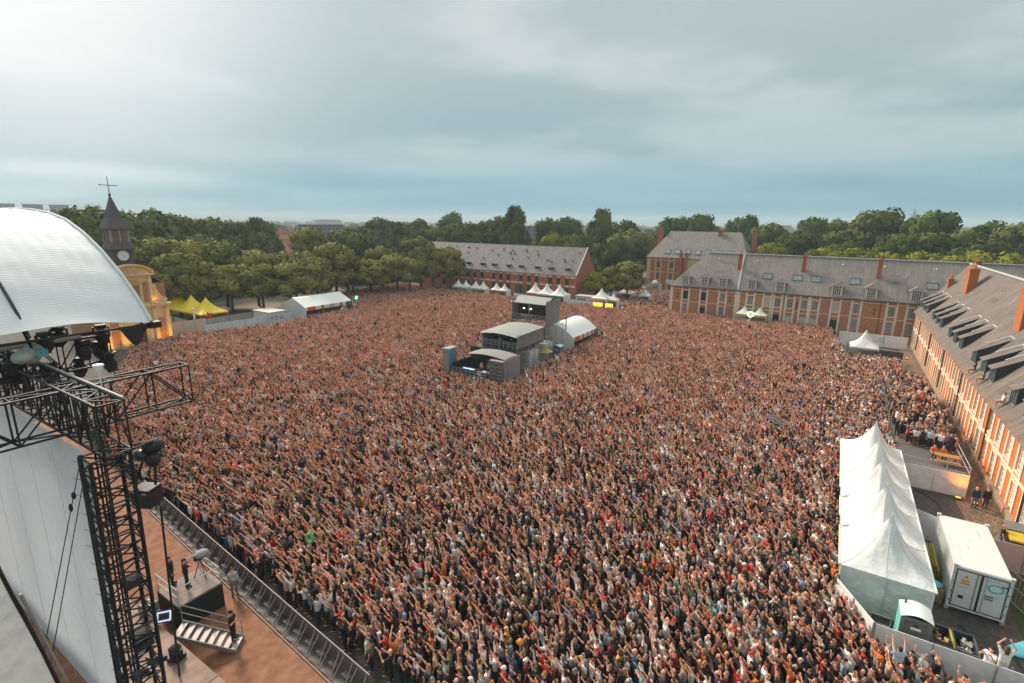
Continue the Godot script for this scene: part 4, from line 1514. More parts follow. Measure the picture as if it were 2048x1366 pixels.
	for i in 30:
		stick(tw, "ladder_rung", Vector3(-21.55, 1.9 + i * 0.37, -6.21), Vector3(-21.95, 1.9 + i * 0.37, -6.21), 0.022, steel)
	for i in 2:
		stick(tw, "cable_run", Vector3(-21.6 - i * 0.06, 1.6, -6.3 - i * 0.08), Vector3(-21.6 - i * 0.05, 13.2, -6.5 - i * 0.08), 0.03, dark)
	for y in [7.6, 5.1, 4.7]:
		block(tw, "clamp_box", Vector3(-21.7, y, -6.7), Vector3(0.5, 0.28, 0.6), mat(0.05, 0.05, 0.055))
	# outriggers across the beam
	var og := thing("outrigger_truss", "black outrigger truss reaching out over the crowd beside the tower", "truss", Vector3.ZERO, 0, "outrigger trusses")
	truss(og, Vector3(-24.7, 14.1, -11.0), Vector3(-24.7, 14.1, 2.5), Vector3(0.38, 0, 0), Vector3(0, 0.85, 0), 1.55, 0.045, 0.034, steel)
	var o2 := thing("outrigger_truss", "black outrigger truss hung with moving lights below the roof edge", "truss", Vector3.ZERO, 0, "outrigger trusses")
	truss(o2, Vector3(-30, 15.15, -10.0), Vector3(-30, 15.15, 0.0), Vector3(0.4, 0, 0), Vector3(0, 0.72, 0), 0.9, 0.05, 0.03, steel)
	stick(o2, "white_rail", Vector3(-29.4, 15.95, -5.8), Vector3(-29.6, 15.95, -8.9), 0.09, mat(0.35, 0.34, 0.33))
	var hw := 0
	for p in [Vector3(-29.4, 14.5, -9.8), Vector3(-30.6, 14.9, -9.9), Vector3(-30.1, 15.8, -9.9), Vector3(-29.5, 15.3, -8.9), Vector3(-30.4, 14.3, -8.9), Vector3(-29.6, 14.5, -7.6), Vector3(-30.5, 15.9, -8.4), Vector3(-29.5, 15.9, -7.6), Vector3(-30.5, 14.5, -6.6), Vector3(-29.5, 15.2, -6.4)]:
		var l := thing("moving_light", ["lowest front", "outer front", "topmost front", "upper middle", "lower middle", "lower rear", "upper rear", "second upper rear", "hindmost lower", "hindmost upper"][hw] + " black moving light on the roof edge outrigger", "stage light", p, hw * 0.7, "moving lights on the outrigger")
		hw += 1
		globe(l, "head", Vector3(0, -0.05, 0), Vector3(0.3, 0.36, 0.3), dark)
		stick(l, "lens", Vector3(0, 0.1, 0), Vector3(0.1, -0.42, -0.05), 0.22, dark)
		block(l, "base", Vector3(0, 0.42, 0), Vector3(0.42, 0.2, 0.36), dark)
		for s in [-1, 1]:
			block(l, "yoke_arm", Vector3(0.3 * s, 0.15, 0), Vector3(0.06, 0.55, 0.16), dark)
	var bl := thing("folded_tarpaulin", "bundle of folded white tarpaulin on the main truss below the roof", "tarpaulin", Vector3(-28.9, 15.45, -6.9))
	for i in 5:
		globe(bl, "fold", Vector3(-0.6 + i * 0.3, 0.2 + 0.15 * sin(i * 2.3), -0.35 + i * 0.2), Vector3(0.4, 0.28, 0.36), mat(0.36, 0.35, 0.34))
	block(bl, "turquoise_strap", Vector3(0.3, 0.25, -0.25), Vector3(0.4, 0.3, 0.4), mat(0.1, 0.36, 0.42))
	var an := thing("white_antenna", "small white dome antenna on a stem standing on the main truss", "antenna", Vector3(-24.3, 15.0, -7.7))
	stick(an, "stem", Vector3(0, -0.3, 0), Vector3(0, 0.55, 0), 0.035, white)
	var dm := MB.new()
	dm.tube(Vector3(0, 0.5, 0), Vector3(0, 0.72, 0), 0.08, 0.2, 10)
	dm.ball(Vector3(0, 0.72, 0), Vector3(0.2, 0.06, 0.2))
	obj("dome", dm.mesh(), white, an)
	# white sheet under the beam, on the stage side of the tower
	var sh := thing("side_sheet", "large pale blue-white sheet stretched beneath the main truss left of tower", "sheet")
	var sr := []
	for i in 9:
		var row := []
		for j in 25:
			var x := -22.1 - 23.9 * j / 24.0
			var y := 13.15 - 13.1 * i / 8.0
			row.append(Vector3(x, y, -6.15 + 0.12 * sin(j * 0.9) * sin(PI * i / 8.0) + 0.1 * i / 8.0))
		sr.append(row)
	var sm := MB.new()
	sm.grid(sr)
	var shm: StandardMaterial3D = mat(0.72, 0.74, 0.76, 0.5).duplicate()
	shm.backlight_enabled = true
	shm.backlight = Color(0.8, 0.82, 0.85)
	fabric_relief(shm, 0.35, 7.0)
	obj("sheet", sm.mesh(), shm, sh)
	for x in [-25.0, -28.1, -31.2, -34.3]:
		stick(sh, "seam", Vector3(x, 13.1, -6.0), Vector3(x, 0.1, -5.9), 0.008, mat(0.62, 0.64, 0.66))
	for y in [6.4]:
		stick(sh, "hem", Vector3(-22.1, y, -6.0), Vector3(-46, y, -6.0), 0.007, mat(0.63, 0.65, 0.67))
	for i in 15:
		var y := 12.8 - i * 0.72
		stick(sh, "tie_cord", Vector3(-22.1, y, -6.05), Vector3(-22.75 - 0.3 * fposmod(i * 0.37, 1.0), y - 0.05, -5.9), 0.008, dark)
	var edge := MB.new()
	edge.tube(Vector3(-22.1, 13.1, -6.0), Vector3(-22.1, 0.2, -5.85), 0.07, 0.07, 6)
	obj("edge_band", edge.mesh(), mat(0.03, 0.03, 0.033), sh)
	for q in [[Vector3(-22.0, 13.0, -5.98), Vector3(-19.3, 6.3, -2.85), "nearer"], [Vector3(-22.0, 12.2, -5.95), Vector3(-18.0, 7.3, -2.9), "farther"]]:
		var rp := thing("steel_rope", "%s of two dark steel ropes slanting down across the pale sheet" % q[2], "rope", Vector3.ZERO, 0, "steel ropes from the tower head")
		stick(rp, "rope", q[0], q[1] + (q[1] - q[0]) * 0.2, 0.016, dark)
		if q[2] == "nearer":
			var h: Vector3 = q[0].lerp(q[1], 0.16)
			globe(rp, "shackle", h, Vector3(0.07, 0.14, 0.07), dark)
			globe(rp, "turnbuckle", h + Vector3(0.12, -0.35, 0.17), Vector3(0.06, 0.16, 0.06), dark)
	# grey side tarpaulin nearest to the left edge
	var gt := thing("grey_tarpaulin", "grey wrinkled tarpaulin with tubular edge at bottom left corner", "tarpaulin")
	var gr := []
	for i in 13:
		var t := i / 12.0
		var y := 18.9 - 6.2 * t
		var z0 := -1.42 - 0.62 * pow(t, 1.5) + 0.06 * sin(PI * clampf(t * 1.6, 0, 1))
		var row := []
		for j in 15:
			var s := j / 14.0
			row.append(Vector3(-10.0 - 0.35 * sin(PI * s) * (0.6 + t) + 0.04 * sin(j * 1.7 + i * 0.9), y, z0 + s * 6.0))
		gr.append(row)
	var gm := MB.new()
	gm.grid(gr)
	var gtm := noisy(lin(0.54, 0.53, 0.51), lin(0.66, 0.65, 0.63), 0.03, 3.0, 0.6, 4, 61)
	gtm.backlight_enabled = true
	gtm.backlight = Color(0.6, 0.6, 0.6)
	fabric_relief(gtm, 0.6, 3.0)
	obj("tarpaulin", gm.mesh(), gtm, gt)
	var eb := MB.new()
	for i in 12:
		eb.tube(gr[i][0], gr[i + 1][0], 0.028, 0.028, 6, false)
	obj("edge_rope", eb.mesh(), dark, gt)
	stick(gt, "edge_tube", gr[6][0] + Vector3(0.05, 0, -0.08), gr[12][0] + Vector3(0.05, 0, -0.1), 0.022, alu)
	# hanging loudspeaker and its motor
	var br := thing("speaker_bracket", "black bracket arm at the tower head carrying the wrapped hoist", "bracket")
	for s in [-0.3, 0.3]:
		stick(br, "arm", Vector3(-21.75 + s, 12.95, -7.1), Vector3(-22.1, 12.8, -8.3), 0.05, steel)
	var mo := thing("wrapped_hoist", "hoist wrapped in black plastic at the end of the tower bracket", "hoist", Vector3(-22.3, 12.5, -8.35))
	globe(mo, "wrapping", Vector3(0, 0, 0), Vector3(0.33, 0.30, 0.38), dark)
	globe(mo, "knot", Vector3(0.1, -0.5, 0.1), Vector3(0.3, 0.32, 0.28), dark)
	globe(mo, "tail", Vector3(-0.2, -0.3, 0.35), Vector3(0.3, 0.25, 0.3), mat(0.03, 0.035, 0.04, 0.3))
	var sk := thing("hanging_speaker", "black loudspeaker box hanging from the wrapped hoist beside the tower", "speaker", Vector3(-22.9, 9.75, -8.1), 0.5)
	var sb := MB.new()
	sb.box(Vector3(0, 0.5, 0), Vector3(0.8, 0.8, 0.72))
	sb.box(Vector3(0, 0.5, -0.39), Vector3(0.72, 0.7, 0.06))
	obj("cabinet", sb.mesh(), dark, sk)
	for s in [-0.45, 0.45]:
		stick(sk, "sling", Vector3(s, 1.0, 0), Vector3(s * 0.3 + 0.3, 2.6, -0.3), 0.05, dark)
	block(sk, "badge", Vector3(0.2, 0.75, 0.37), Vector3(0.18, 0.07, 0.02), mat(0.4, 0.4, 0.4))
	stick(thing("hanging_cable", "thick black cable dropping from the hanging speaker to the stage", "cable"), "cable", Vector3(-22.05, 10.0, -8.2), Vector3(-22.4, 1.5, -8.0), 0.045, dark)

func pit() -> void:
	# camera platform
	var pf := thing("camera_platform", "square camera riser with white rails and black skirt in the pit", "platform", Vector3(-28.05, 0, -11.2))
	block(pf, "deck", Vector3(0, 1.44, 0), Vector3(2.3, 0.12, 2.3), mat(0.24, 0.19, 0.165))
	for q in [[Vector3(1.15, 0.7, 0), Vector3(0.04, 1.4, 2.3)], [Vector3(-1.15, 0.7, 0), Vector3(0.04, 1.4, 2.3)], [Vector3(0, 0.7, 1.15), Vector3(2.26, 1.4, 0.04)], [Vector3(0, 0.7, -1.15), Vector3(2.26, 1.4, 0.04)]]:
		block(pf, "skirt", q[0], q[1], mat(0.012, 0.012, 0.013))
	for y in [2.0, 2.5]:
		for q in [[-1, -1, 1, -1], [1, -1, 1, 1], [-1, -1, -1, 1], [-1, 1, 1, 1]]:
			stick(pf, "rail", Vector3(q[0] * 1.1, y, q[1] * 1.1), Vector3(q[2] * 1.1, y, q[3] * 1.1), 0.028, mat(0.5, 0.48, 0.45))
	for x in [-1.1, 1.1]:
		for z in [-1.1, 1.1]:
			stick(pf, "rail_post", Vector3(x, 1.4, z), Vector3(x, 2.52, z), 0.03, mat(0.5, 0.48, 0.45))
	var blk := [0.012, 0.012, 0.014]
	var tp := thing("video_camera", "video camera on a tripod under a grey rain cover on the riser", "camera", Vector3(-28.3, 1.5, -12.0))
	for i in 3:
		var a := TAU * i / 3
		stick(tp, "tripod_leg", Vector3(cos(a) * 0.4, 0, sin(a) * 0.4), Vector3(0, 1.15, 0), 0.025, dark)
	block(tp, "camera_body", Vector3(0, 1.32, 0), Vector3(0.25, 0.3, 0.6), dark)
	globe(tp, "rain_cover", Vector3(0, 1.42, -0.1), Vector3(0.28, 0.22, 0.42), mat(0.27, 0.29, 0.30))
	person("crew member in black standing with back turned behind the camera on the riser", Vector3(-28.1, 1.5, -11.1), PI * 0.93, 7, blk, blk, 2, ["", 0.02, 0.02, 0.02], SKIN[1], false, "", true)
	person("crew member in black at the left rail of the camera riser", Vector3(-28.95, 1.5, -10.75), 2.6, 0, blk, blk, 0, HAIRC[0], SKIN[3], true)
	person("guard in black with cap standing at the foot of the metal stairs", Vector3(-23.75, 0.25, -11.1), 2.2, 6, blk, blk, 2, ["", 0.01, 0.01, 0.01], SKIN[1])
	person("person in pale grey rain cape leaning on the barrier behind the riser", Vector3(-27.2, 0, -13.1), 1.2, 6, [0.35, 0.32, 0.3], [0.2, 0.18, 0.16], 3, HAIRC[2], SKIN[2], true)
	person("crew member in dark clothes walking in the pit behind the tower", Vector3(-40.5, 0, -12.0), -1.2, 0, [0.03, 0.035, 0.045], [0.025, 0.03, 0.04], 0, HAIRC[1], SKIN[0], true)
	# stairs from the stage corner to the pit
	var s := thing("metal_stairs", "aluminium stairs with handrails leading from the stage into the pit", "stairs")
	var a := Vector3(-25.6, 1.35, -9.35)
	var b := Vector3(-23.35, 0.12, -11.2)
	var d := Vector3(b.x - a.x, 0, b.z - a.z).normalized()
	var sd := d.cross(Vector3.UP)
	var bs := Basis(sd, Vector3.UP, -d)
	for i in 8:
		block(s, "step", a.lerp(b, (i + 0.5) / 8.0), Vector3(0.95, 0.05, 0.3), mat(0.40, 0.36, 0.34, 0.5), bs)
	for q in [-1.0, 1.0]:
		var mb := MB.new()
		mb.bar(a + sd * 0.5 * q, b + sd * 0.5 * q, 0.05, 0.22)
		obj("stringer", mb.mesh(), alu, s)
	for y in [0.55, 1.0]:
		stick(s, "handrail", a + sd * -0.5 + Vector3(0, y, 0), b + sd * -0.5 + Vector3(0, y, 0), 0.022, alu)
	for t in [0.02, 0.5, 0.98]:
		stick(s, "handrail_post", a.lerp(b, t) + sd * -0.5, a.lerp(b, t) + sd * -0.5 + Vector3(0, 1.0, 0), 0.022, alu)
	# monitors and flight cases on the stage edge
	var mo := thing("stage_monitor", "monitor with a bright square frame facing up at the stage corner", "monitor", Vector3(-26.35, 1.5, -9.2), 0.9)
	block(mo, "housing", Vector3(0, 0.35, 0), Vector3(0.75, 0.6, 0.2), dark, Basis(Vector3.RIGHT, -0.6))
	var scr := glow(0.5, 0.62, 0.75, 0.22)
	for q in [[-0.28, 0, 0.08, 0.46], [0.28, 0, 0.08, 0.46], [0, 0.2, 0.6, 0.08], [0, -0.2, 0.6, 0.08]]:
		var bb := Basis(Vector3.RIGHT, -0.6)
		block(mo, "screen_edge", Vector3(0, 0.35, 0) + bb * Vector3(q[0], q[1], 0.11), Vector3(q[2], q[3], 0.01), scr, bb)
	var wd := thing("flight_case", "grey case with a white square outline on the stage edge", "case", Vector3(-27.85, 1.5, -9.1), 0.3)
	block(wd, "case", Vector3(0, 0.25, 0), Vector3(0.7, 0.5, 0.6), mat(0.16, 0.16, 0.165))
	for q in [[-0.25, 0, 0.06, 0.45], [0.25, 0, 0.06, 0.45], [0, 0.2, 0.5, 0.06], [0, -0.2, 0.5, 0.06]]:
		block(wd, "lid_stripe", Vector3(q[0], 0.506, q[1]), Vector3(q[2], 0.012, q[3]), mat(0.6, 0.6, 0.58))
	var fx := thing("floor_light", "black floor light with yoke standing on the stage edge", "stage light", Vector3(-23.5, 1.5, -8.4), 0.4)
	block(fx, "base", Vector3(0, 0.1, 0), Vector3(0.6, 0.2, 0.5), dark)
	globe(fx, "head", Vector3(0, 0.5, 0), Vector3(0.26, 0.3, 0.26), mat(0.03, 0.025, 0.022))
	for q in [-0.3, 0.3]:
		block(fx, "yoke_arm", Vector3(q, 0.36, 0), Vector3(0.05, 0.45, 0.14), dark)
	var cl2 := thing("lamp_cluster", "cluster of black lamps clamped low on the truss tower", "stage light", Vector3(-21.0, 4.1, -6.4))
	for i in 4:
		block(cl2, "lamp_head", Vector3(0.1 * i, 0.18 * (i % 2), -0.55 + i * 0.32), Vector3(0.26, 0.2, 0.2), dark, Basis(Vector3.UP, i * 0.7) * Basis(Vector3.RIGHT, 0.5))
		stick(cl2, "lamp_barrel", Vector3(0.1 * i, 0.18 * (i % 2), -0.55 + i * 0.32), Vector3(0.1 * i + 0.22, 0.05, -0.65 + i * 0.36), 0.1, steel)
		stick(cl2, "lamp_arm", Vector3(-0.4, 0.1, -0.5 + i * 0.3), Vector3(0.1 * i, 0.2, -0.55 + i * 0.32), 0.03, steel)
	# crowd barriers
	var plate := noisy(lin(0.10, 0.083, 0.076), lin(0.165, 0.14, 0.125), 0.06, 1.0, 0.6, 3, 33)
	var proto: Node3D = null
	var n := 27
	for i in n:
		var p0 := Vector3(-44.0, 0, -15.05).lerp(Vector3(-15.6, 0, -12.35), float(i) / n)
		var p1 := Vector3(-44.0, 0, -15.05).lerp(Vector3(-15.6, 0, -12.35), float(i + 1) / n)
		if proto == null:
			proto = thing("crowd_barrier", "x", "barrier", Vector3.ZERO, 0, "crowd barriers along the pit")
			var dsz := (p1 - p0).length()
			block(proto, "front_panel", Vector3(0, 0.62, -0.55), Vector3(dsz - 0.03, 1.16, 0.03), plate, Basis(Vector3.RIGHT, 0.12))
			block(proto, "floor_plate", Vector3(0, 0.02, -0.18), Vector3(dsz - 0.03, 0.03, 0.7), plate)
			block(proto, "step", Vector3(0, 0.34, -0.28), Vector3(dsz * 0.5, 0.04, 0.26), plate)
			stick(proto, "top_rail", Vector3(-dsz / 2, 1.22, -0.48), Vector3(dsz / 2, 1.22, -0.48), 0.035, alu)
			stick(proto, "bottom_rail", Vector3(-dsz / 2, 0.05, 0.3), Vector3(dsz / 2, 0.05, 0.3), 0.03, alu)
			for q in [-1.0, 1.0]:
				stick(proto, "brace", Vector3(q * (dsz / 2 - 0.06), 0.05, 0.28), Vector3(q * (dsz / 2 - 0.2), 1.18, -0.48), 0.025, alu)
		var o: Node3D = proto if i == 0 else proto.duplicate()
		if i:
			o.name = numbered(self, "crowd_barrier")
			add_child(o, true)
		o.position = (p0 + p1) / 2
		o.rotation.y = -atan2(p1.z - p0.z, p1.x - p0.x)
		o.set_meta("label", "grey metal crowd barrier section in the pit line, number of its kind from the far end: %s" % ["first", "second", "third", "fourth", "fifth", "sixth", "seventh", "eighth", "ninth", "tenth", "eleventh", "twelfth", "thirteenth", "fourteenth", "fifteenth", "sixteenth", "seventeenth", "eighteenth", "nineteenth", "twentieth", "twenty-first", "twenty-second", "twenty-third", "twenty-fourth", "twenty-fifth", "twenty-sixth", "twenty-seventh"][i])
		o.set_meta("label", o.get_meta("label").replace(", number of its kind from the far end:", ",") + " from far end")

func mix_towers() -> void:
	var gw := noisy(lin(0.145, 0.14, 0.137), lin(0.235, 0.225, 0.22), 0.03, 4.0, 0.8, 3, 71)
	var gl := noisy(lin(0.17, 0.16, 0.15), lin(0.27, 0.255, 0.24), 0.03, 2.5, 0.7, 5, 72)
	var pal := noisy(lin(0.22, 0.225, 0.21), lin(0.32, 0.325, 0.30), 0.03, 3.0, 0.6, 5, 73)
	# low front booth
	var b := thing("mixing_booth", "low front mixing booth with grey curved roof and two stacked side towers", "booth")
	var top := MB.new()
	var rows := []
	for i in 11:
		var t := i / 10.0
		var x := -40.2 + 5.9 * t
		var y := 4.2 + 0.26 * sin(PI * t)
		rows.append([Vector3(x, y, -52.6), Vector3(x, y + 0.05, -54.2), Vector3(x, y - 0.05, -56.0)])
	for r in rows:
		r.reverse()
	top.grid(rows)
	obj("roof", top.mesh(), gl, b)
	block(b, "back_wall", Vector3(-38.2, 2.6, -56.1), Vector3(8.0, 3.4, 0.08), dark)
	block(b, "side_wall", Vector3(-34.1, 2.3, -54.2), Vector3(0.08, 3.8, 3.9), mat(0.23, 0.20, 0.205))
	var lw := MB.new()
	lw.quad(Vector3(-42.3, 1.2, -52.1), Vector3(-42.3, 1.2, -56.0), Vector3(-42.3, 2.7, -56.0), Vector3(-42.3, 2.75, -52.1))
	lw.quad(Vector3(-42.3, 1.2, -55.95), Vector3(-39.9, 1.2, -55.95), Vector3(-39.9, 4.2, -55.95), Vector3(-42.3, 2.75, -55.95))
	obj("sloping_side", lw.mesh(), dark, b)
	block(b, "deck", Vector3(-38.2, 1.1, -54.1), Vector3(8.2, 0.16, 4.0), mat(0.09, 0.085, 0.08))
	block(b, "skirt", Vector3(-38.2, 0.5, -52.2), Vector3(8.2, 1.0, 0.06), mat(0.03, 0.03, 0.03))
	for y in [1.5, 1.85, 2.15]:
		stick(b, "rail", Vector3(-42.3, y, -52.0), Vector3(-36.2, y, -52.0), 0.03, mat(0.3, 0.29, 0.28))
	for i in 9:
		stick(b, "rail_post", Vector3(-42.3 + i * 0.76, 0.3, -52.0), Vector3(-42.3 + i * 0.76, 2.15, -52.0), 0.03, mat(0.3, 0.29, 0.28))
	for q in [[-35.6, 1.05], [-34.55, 0.95]]:
		block(b, "side_tower", Vector3(q[0], 2.05, -52.45), Vector3(q[1], 3.9, 1.1), mat(0.10, 0.10, 0.10))
		block(b, "tower_cover", Vector3(q[0], 4.03, -52.6), Vector3(q[1] + 0.08, 0.1, 1.5), gl)
		for y in [0.8, 1.3, 1.8, 2.3, 2.8, 3.3]:
			block(b, "tower_bar", Vector3(q[0], y, -51.86), Vector3(q[1], 0.06, 0.05), mat(0.28, 0.27, 0.27))
	block(b, "blue_stripe", Vector3(-34.03, 2.5, -53.0), Vector3(0.03, 3.0, 0.25), mat(0.06, 0.2, 0.32))
	var dsk := thing("mixing_desk", "long mixing desk with a pale blue lit strip in the front booth", "desk", Vector3(-40.4, 1.18, -53.0))
	block(dsk, "desk", Vector3(0, 0.4, 0), Vector3(2.4, 0.8, 0.8), mat(0.03, 0.03, 0.035))
	block(dsk, "lit_screen_strip", Vector3(0.2, 0.84, 0.1), Vector3(1.8, 0.04, 0.3), glow(0.35, 0.5, 0.65, 0.5))
	var d2 := thing("side_desk", "short white-topped desk at the right of the front booth", "desk", Vector3(-37.1, 1.18, -52.9))
	block(d2, "top", Vector3(0, 0.8, 0), Vector3(1.7, 0.08, 0.7), mat(0.5, 0.5, 0.48))
	block(d2, "body", Vector3(0, 0.38, 0), Vector3(1.6, 0.76, 0.6), mat(0.05, 0.05, 0.05))
	var tr := [0.02, 0.022, 0.03]
	person("technician in pink t-shirt standing in the front mixing booth", Vector3(-38.8, 1.18, -54.0), 0.1, 0, [0.55, 0.3, 0.28], tr, 0, HAIRC[1], SKIN[0])
	person("technician in pale blue shirt standing in the front mixing booth", Vector3(-37.7, 1.18, -54.1), 0.3, 0, [0.45, 0.55, 0.6], tr, 0, HAIRC[0], SKIN[2])
	person("technician in black standing between two others in the front booth", Vector3(-38.2, 1.18, -54.7), 0, 0, [0.012, 0.012, 0.014], tr, 4, HAIRC[1], SKIN[1])
	# middle two-storey box
	var m := thing("mixing_tower", "middle grey two-storey scaffold tower with arched roof and open black front", "tower")
	var r2 := []
	for i in 11:
		var t := i / 10.0
		var x := -43.2 + 6.4 * t
		var y := 5.55 + 0.28 * sin(PI * t)
		r2.append([Vector3(x, y - 0.1, -59.5), Vector3(x, y, -60.2), Vector3(x, y + 0.1, -64.0), Vector3(x, y + 0.12, -67.8)])
	for r in r2:
		r.reverse()
	var t2 := MB.new()
	t2.grid(r2)
	obj("roof", t2.mesh(), pal, m)
	for i in 5:
		block(m, "side_panel", Vector3(-37.0, 4.62, -60.8 - i * 1.53), Vector3(0.06, 2.0, 1.49), gw)
	for i in 5:
		stick(m, "side_post", Vector3(-36.95, 0, -60.1 - i * 1.9), Vector3(-36.95, 5.6, -60.1 - i * 1.9), 0.05, alu)
	block(m, "back_wall", Vector3(-40, 4.5, -67.7), Vector3(6.0, 2.2, 0.06), dark)
	block(m, "side_panel", Vector3(-42.95, 4.5, -63.9), Vector3(0.06, 2.2, 7.6), gw)
	block(m, "floor", Vector3(-40, 3.42, -63.9), Vector3(6.1, 0.2, 7.8), mat(0.06, 0.06, 0.06))
	block(m, "inner_black_lining", Vector3(-40, 4.55, -62.4), Vector3(5.8, 2.0, 0.05), dark)
	for y in [3.9, 4.25, 4.55]:
		stick(m, "rail", Vector3(-43, y, -60.0), Vector3(-37, y, -60.0), 0.03, mat(0.45, 0.45, 0.44))
	for i in 9:
		stick(m, "rail_post", Vector3(-43 + i * 0.75, 3.5, -60.0), Vector3(-43 + i * 0.75, 4.55, -60.0), 0.025, mat(0.45, 0.45, 0.44))
	for z in [-60.0, -63.8, -67.6]:
		for x in [-43.0, -40.0]:
			stick(m, "leg", Vector3(x, 0, z), Vector3(x, 5.5, z), 0.06, alu)
	for q in [[Vector3(-43, 3.4, -60.0), Vector3(-40, 0.2, -60)], [Vector3(-40, 3.4, -60), Vector3(-37, 0.2, -60)], [Vector3(-37, 3.4, -60), Vector3(-37, 0.2, -63.8)]]:
		stick(m, "scaffold_brace", q[0], q[1], 0.03, alu)
	block(m, "lower_wall", Vector3(-40.0, 1.7, -60.3), Vector3(5.9, 3.2, 0.06), mat(0.17, 0.16, 0.15))
	for i in 4:
		block(m, "console", Vector3(-42 + i * 1.3, 4.0, -61.0), Vector3(1.1, 0.9, 0.5), mat(0.05, 0.05, 0.055))
		globe(m, "lamp", Vector3(-42.2 + i * 1.45, 5.2, -60.8), Vector3(0.12, 0.12, 0.12), mat(0.3, 0.22, 0.18))
	# tall rear tower
	var t := thing("spot_tower", "tall rear scaffold tower with follow spots and a plain grey side wall", "tower")
	var rr := MB.new()
	roof_quad(rr, Vector3(-45.6, 8.35, -71.6), Vector3(-38.9, 8.35, -71.6), Vector3(-39.1, 9.15, -74.5), Vector3(-45.4, 9.15, -74.5), 0.12)
	roof_quad(rr, Vector3(-38.9, 8.5, -77.0), Vector3(-45.6, 8.5, -77.0), Vector3(-45.4, 9.15, -74.5), Vector3(-39.1, 9.15, -74.5), 0.12)
	obj("roof", rr.mesh(), pal, t)
	block(t, "side_wall", Vector3(-38.85, 6.85, -74.3), Vector3(0.06, 4.0, 4.9), gw)
	block(t, "side_wall", Vector3(-45.35, 6.85, -74.3), Vector3(0.06, 4.0, 4.9), gw)
	block(t, "back_wall", Vector3(-42.1, 7.0, -76.7), Vector3(6.4, 3.0, 0.06), dark)
	block(t, "floor", Vector3(-42.1, 5.85, -74.3), Vector3(6.4, 0.18, 4.8), mat(0.06, 0.06, 0.06))
	block(t, "inner_black_lining", Vector3(-42.1, 7.3, -73.9), Vector3(6.3, 2.5, 0.05), dark)
	for y in [4.8, 5.3, 5.95, 6.4]:
		stick(t, "rail", Vector3(-45.4, y, -72.0), Vector3(-38.9, y, -72.0), 0.035, mat(0.4, 0.4, 0.39))
	for i in 11:
		stick(t, "rail_post", Vector3(-45.4 + i * 0.65, 4.8, -72.0), Vector3(-45.4 + i * 0.65, 6.4, -72.0), 0.03, mat(0.4, 0.4, 0.39))
	for x in [-45.4, -42.1, -38.9]:
		for z in [-72.0, -76.7]:
			stick(t, "leg", Vector3(x, 0, z), Vector3(x, 8.4, z), 0.07, alu)
	for q in [[Vector3(-45.4, 6.4, -72), Vector3(-44.2, 4.8, -72)], [Vector3(-38.9, 6.4, -72), Vector3(-40.4, 4.8, -72)], [Vector3(-38.9, 4.8, -72), Vector3(-38.9, 0.2, -76.7)], [Vector3(-38.9, 0.2, -72), Vector3(-38.9, 4.8, -76.7)]]:
		stick(t, "scaffold_brace", q[0], q[1], 0.04, alu)
	for i in 4:
		block(t, "case_front", Vector3(-43.6 + i * 0.6, 6.1, -72.3), Vector3(0.42, 0.42, 0.2), mat(0.5, 0.5, 0.52))
		block(t, "case_face", Vector3(-43.6 + i * 0.6, 6.1, -72.19), Vector3(0.26, 0.26, 0.03), dark)
	var q3 := 0
	for x in [-43.3, -41.9]:
		var sp := thing("follow_spot", ["left", "right"][q3] + " lit white follow spot in the tall rear tower", "spotlight", Vector3(x, 7.35, -72.6), 0, "follow spots in the tower")
		q3 += 1
		stick(sp, "barrel", Vector3(0, 0, -0.6), Vector3(0, 0, 0.3), 0.17, dark)
		var lm := MB.new()
		lm.ball(Vector3(0, 0, 0.32), Vector3(0.13, 0.13, 0.05), 6, 10)
		obj("lamp_lens", lm.mesh(), glow(1, 0.98, 0.95, 1.2), sp)
		stick(sp, "stand", Vector3(0, -1.4, -0.2), Vector3(0, -0.1, -0.2), 0.04, dark)
		var om := OmniLight3D.new()
		om.name = "lamp_light"
		om.position = Vector3(0, 0, 0.55)
		om.light_color = Color(1, 0.96, 0.9)
		om.light_energy = 0.1
		om.omni_range = 60
		om.omni_attenuation = 2.0
		om.light_size = 0.17
		om.shadow_enabled = true
		sp.add_child(om)
	# scaffold lattice, cables and cases round the mixing towers
	for z in [-60.1, -62.0, -63.9, -65.8, -67.6]:
		stick(m, "outer_standard", Vector3(-36.2, 0, z), Vector3(-36.2, 4.4, z), 0.035, alu)
		stick(m, "transom", Vector3(-37.0, 3.3, z), Vector3(-36.2, 3.3, z), 0.03, alu)
	for y in [1.3, 3.3, 4.3]:
		stick(m, "ledger", Vector3(-36.2, y, -60.1), Vector3(-36.2, y, -67.6), 0.03, alu)
	for i in 4:
		stick(m, "scaffold_brace", Vector3(-36.2, 0.2 + 3.0 * (i % 2), -60.1 - i * 1.9), Vector3(-36.2, 3.2 - 3.0 * (i % 2), -62.0 - i * 1.9), 0.025, alu)
	for q in [[-38.4, -68.4], [-36.6, -69.2], [-36.6, -71.6], [-38.9, -70.2], [-36.6, -73.6]]:
		stick(t, "scaffold_standard", Vector3(q[0], 0, q[1]), Vector3(q[0], 5.6, q[1]), 0.04, alu)
	for y in [1.0, 2.0, 3.0, 4.0, 5.2]:
		stick(t, "ledger", Vector3(-36.6, y, -69.2), Vector3(-36.6, y, -73.6), 0.03, alu)
		stick(t, "ledger", Vector3(-38.4, y, -68.4), Vector3(-36.6, y, -69.2), 0.03, alu)
		stick(t, "ledger", Vector3(-38.9, y, -72.0), Vector3(-45.4, y, -72.0), 0.03, alu)
	for i in 4:
		stick(t, "scaffold_brace", Vector3(-36.6, i * 1.3, -69.2 - (i % 2) * 2.4), Vector3(-36.6, i * 1.3 + 1.3, -71.6 + (i % 2) * 2.4 - 2.0 * (i % 2)), 0.03, alu)
